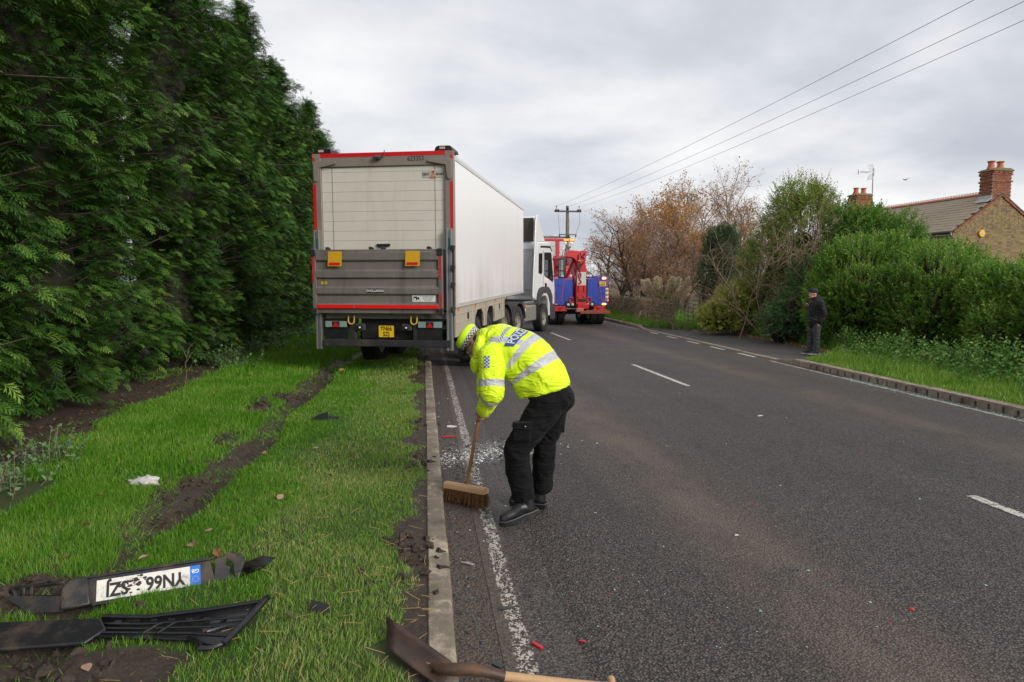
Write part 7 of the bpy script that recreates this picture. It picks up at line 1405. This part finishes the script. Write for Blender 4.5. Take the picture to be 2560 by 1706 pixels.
bb_ = MB(); bb_.ell((0,0,0),(.07,.05,.035),14,8); o = bb_.build('orange_scrap', plain('orange_scrap', (.65,.40,.10,1), .5, var=.3, scale=25), None, 50); o.location = rw(-1.72, 13.3, .13); tag(o, 'small orange and cream scrap in the wheel rut near the trailer', 'litter')
# crumbs of glass, plastic and grit: too many to count
def crumbs(name, n, fu, size, m, seed, label, cat):
    r = np.random.default_rng(seed); V = []; F = []; U = []
    for i in range(n):
        u, v = fu(r); s_ = size*r.uniform(.4,1.6)*(2.2 if r.random() < .05 else 1); a = r.uniform(0,6.28); c, sn = math.cos(a)*s_, math.sin(a)*s_; h = s_*r.uniform(.35,.9); b0 = len(V); k_ = r.uniform(.4,1)
        V += [(u+c, v+sn, .002),(u-sn*k_, v+c*k_, .002),(u-c, v-sn, .002),(u+sn*k_, v-c*k_, .002),(u+r.normal(0,s_*.2), v+r.normal(0,s_*.2), h)]; F += [(b0,b0+1,b0+4),(b0+1,b0+2,b0+4),(b0+2,b0+3,b0+4),(b0+3,b0,b0+4)]
    tag(rframe(link(name, np_mesh(name, V, np.array(F), m))), label, cat, kind='stuff')
lineL = lambda r: (abs(r.normal(0,.32))+.03, 4.6+6.5*r.random()**.8)
heap = lambda r: (.35+r.normal(0,.28), 6.75+.45*r.normal(0,1))
crumbs('white_crumbs', 900, lambda r: (lambda u: (abs(u), 6.85+.38*u+r.normal(0,.16)))(r.normal(.5,.33)), .008, WPL, 1, 'white plastic crumbs swept together beyond the broom', 'debris')
crumbs('dark_crumbs', 1500, heap, .010, BPL, 2, 'dark plastic crumbs heaped in the gutter beyond the broom', 'debris')
crumbs('glass_crumbs', 700, lambda r: (abs(r.normal(.5,.8)), 3+8*r.random()), .005, plain('glass_crumb', (.35,.47,.45,1), .1, var=.4, scale=60), 3, 'pale glass crumbs scattered along the left lane', 'debris')
crumbs('road_glass', 900, lambda r: (1.2+4.5*r.random()+r.normal(0,.3), 3+9*r.random()), .0045, bpy.data.materials['glass_crumb'], 4, 'fine glass crumbs scattered over the carriageway', 'debris')
crumbs('kerb_glass', 2300, lambda r: (lambda v: (float(uR(v)) - .02 - abs(r.normal(.04,.10)), v))(6.5+5.5*r.random()**.8), .0065, plain('green_glass', (.36,.52,.46,1), .12, var=.35, scale=50), 5, 'greenish glass crumbs along the right kerb', 'debris')
crumbs('red_crumbs', 90, lambda r: (abs(r.normal(.7,1.2)), 3+6*r.random()), .006, RPL, 6, 'tiny red lens crumbs scattered on the road', 'debris')
crumbs('gutter_grit', 2600, lambda r: (.02+abs(r.normal(0,.10)), 2.6+10*r.random()), .006, BPL, 7, 'dark grit lying in the left gutter', 'grit')
r = np.random.default_rng(31); n = 900; vv = 16+8*r.random(n); uu = uR(vv) + ap_d(vv) + r.normal(-.02,.12,n); P = np.stack([uu, vv, np.full(n,.065)], -1); V, F, a = stamp(LT*np.array([1,.7,1]), LF, P, r.normal(0,1,(n,3))*np.array([1,1,.25]), .055*r.uniform(.6,1.3,n), r.normal(0,.3,n), None, r.random(n)); tag(rframe(link('leaf_litter', np_mesh('leaf_litter', V, F, leaf_mat('orange_litter', (.42,.20,.05,1), (.60,.34,.10,1), (.66,.46,.2,1), .7, .1, .2), attrs={'rnd': a}))), 'orange leaf litter along the edge of the apron', 'leaf litter', kind='stuff')
r = np.random.default_rng(32); n = 2600; vv = 3+22*r.random(n)**1.3; uu = -3.55-.02*vv-.9*r.random(n); P = np.stack([uu, vv, vz(uu, vv)+.008], -1); V, F, a = stamp(LT*np.array([1,.6,1]), LF, P, r.normal(0,1,(n,3))*np.array([1,1,.3]), .045*r.uniform(.5,1.4,n), r.normal(0,.4,n), None, r.random(n)); tag(rframe(link('conifer_litter', np_mesh('conifer_litter', V, F, leaf_mat('conifer_litter', (.05,.028,.016,1), (.13,.06,.03,1), (.22,.13,.07,1), .8, .05, .2), attrs={'rnd': a}))), 'brown litter on the bare soil under the conifers', 'leaf litter', kind='stuff')
# clods of torn turf by the ruts
b = MB(); r = np.random.default_rng(41)
for (cu, cv, nn_) in ((-2.2,6.0,26),(-2.05,5.2,20),(-2.36,9.5,24),(-2.2,10.5,22),(-2.55,10.1,16),(-2.29,7.6,18),(-2.3,3.9,20),(-1.75,3.2,24),(-2.2,3.3,20),(-.22,4.2,14),(-.24,6.4,14),(-.22,8.2,12),(-2.0,12.4,16)):
    for i in range(nn_*3): u, v = cu+r.normal(0,.13), cv+r.normal(0,.2); s_ = abs(r.normal(.010,.010))+.004; z = float(vz(np.array(u), np.array(v))); b.ell((u, v, z+s_*.3), (s_*r.uniform(.8,1.5), s_*r.uniform(.8,1.5), s_*.8), 6, 4)
me = b.mesh('soil_clods', plain('clod_soil', (.052,.035,.023,1), .8, var=.5, scale=20, bump=.5, bscale=80), 0); co_ = vco(me) if 'vco' in globals() else None
for v_ in me.vertices: v_.co.z += .009*math.sin(v_.co.x*190+v_.co.y*170); v_.co.x += .009*math.sin(v_.co.y*130+v_.co.z*200); v_.co.y += .009*math.sin(v_.co.x*150)
tag(rframe(link('soil_clods', me)), 'dark soil clods torn up along the wheel rut', 'soil', kind='stuff')
DPX = dict(n=[5,3], trunk=.8, wob=[.1,.15], trop=[.02,0], ang=[40,45], len=[.5,.5], rad=[.5,.5], **{'from':[.3,.2]}); S_ = [[],[],[]]; DPX['n'] = [6,3,0]; DPX['n'] = [6,3]
t_ = empty('dead_weed', rw(-3.95, 11.4, .1), 0, 'dead leafless weed stalk on the verge edge before the conifers', 'plant'); S2 = [[],[],[]]; grow((0,0,0), (.15,0,1), .75, .008, 0, S2, [], np.random.default_rng(3), dict(DPX, n=[6,3,0][:2])); v_, f_ = segs_mesh(S2[0]+S2[1], 4); link('stalk', np_mesh('stalk', v_, f_, TWIGP), t_)
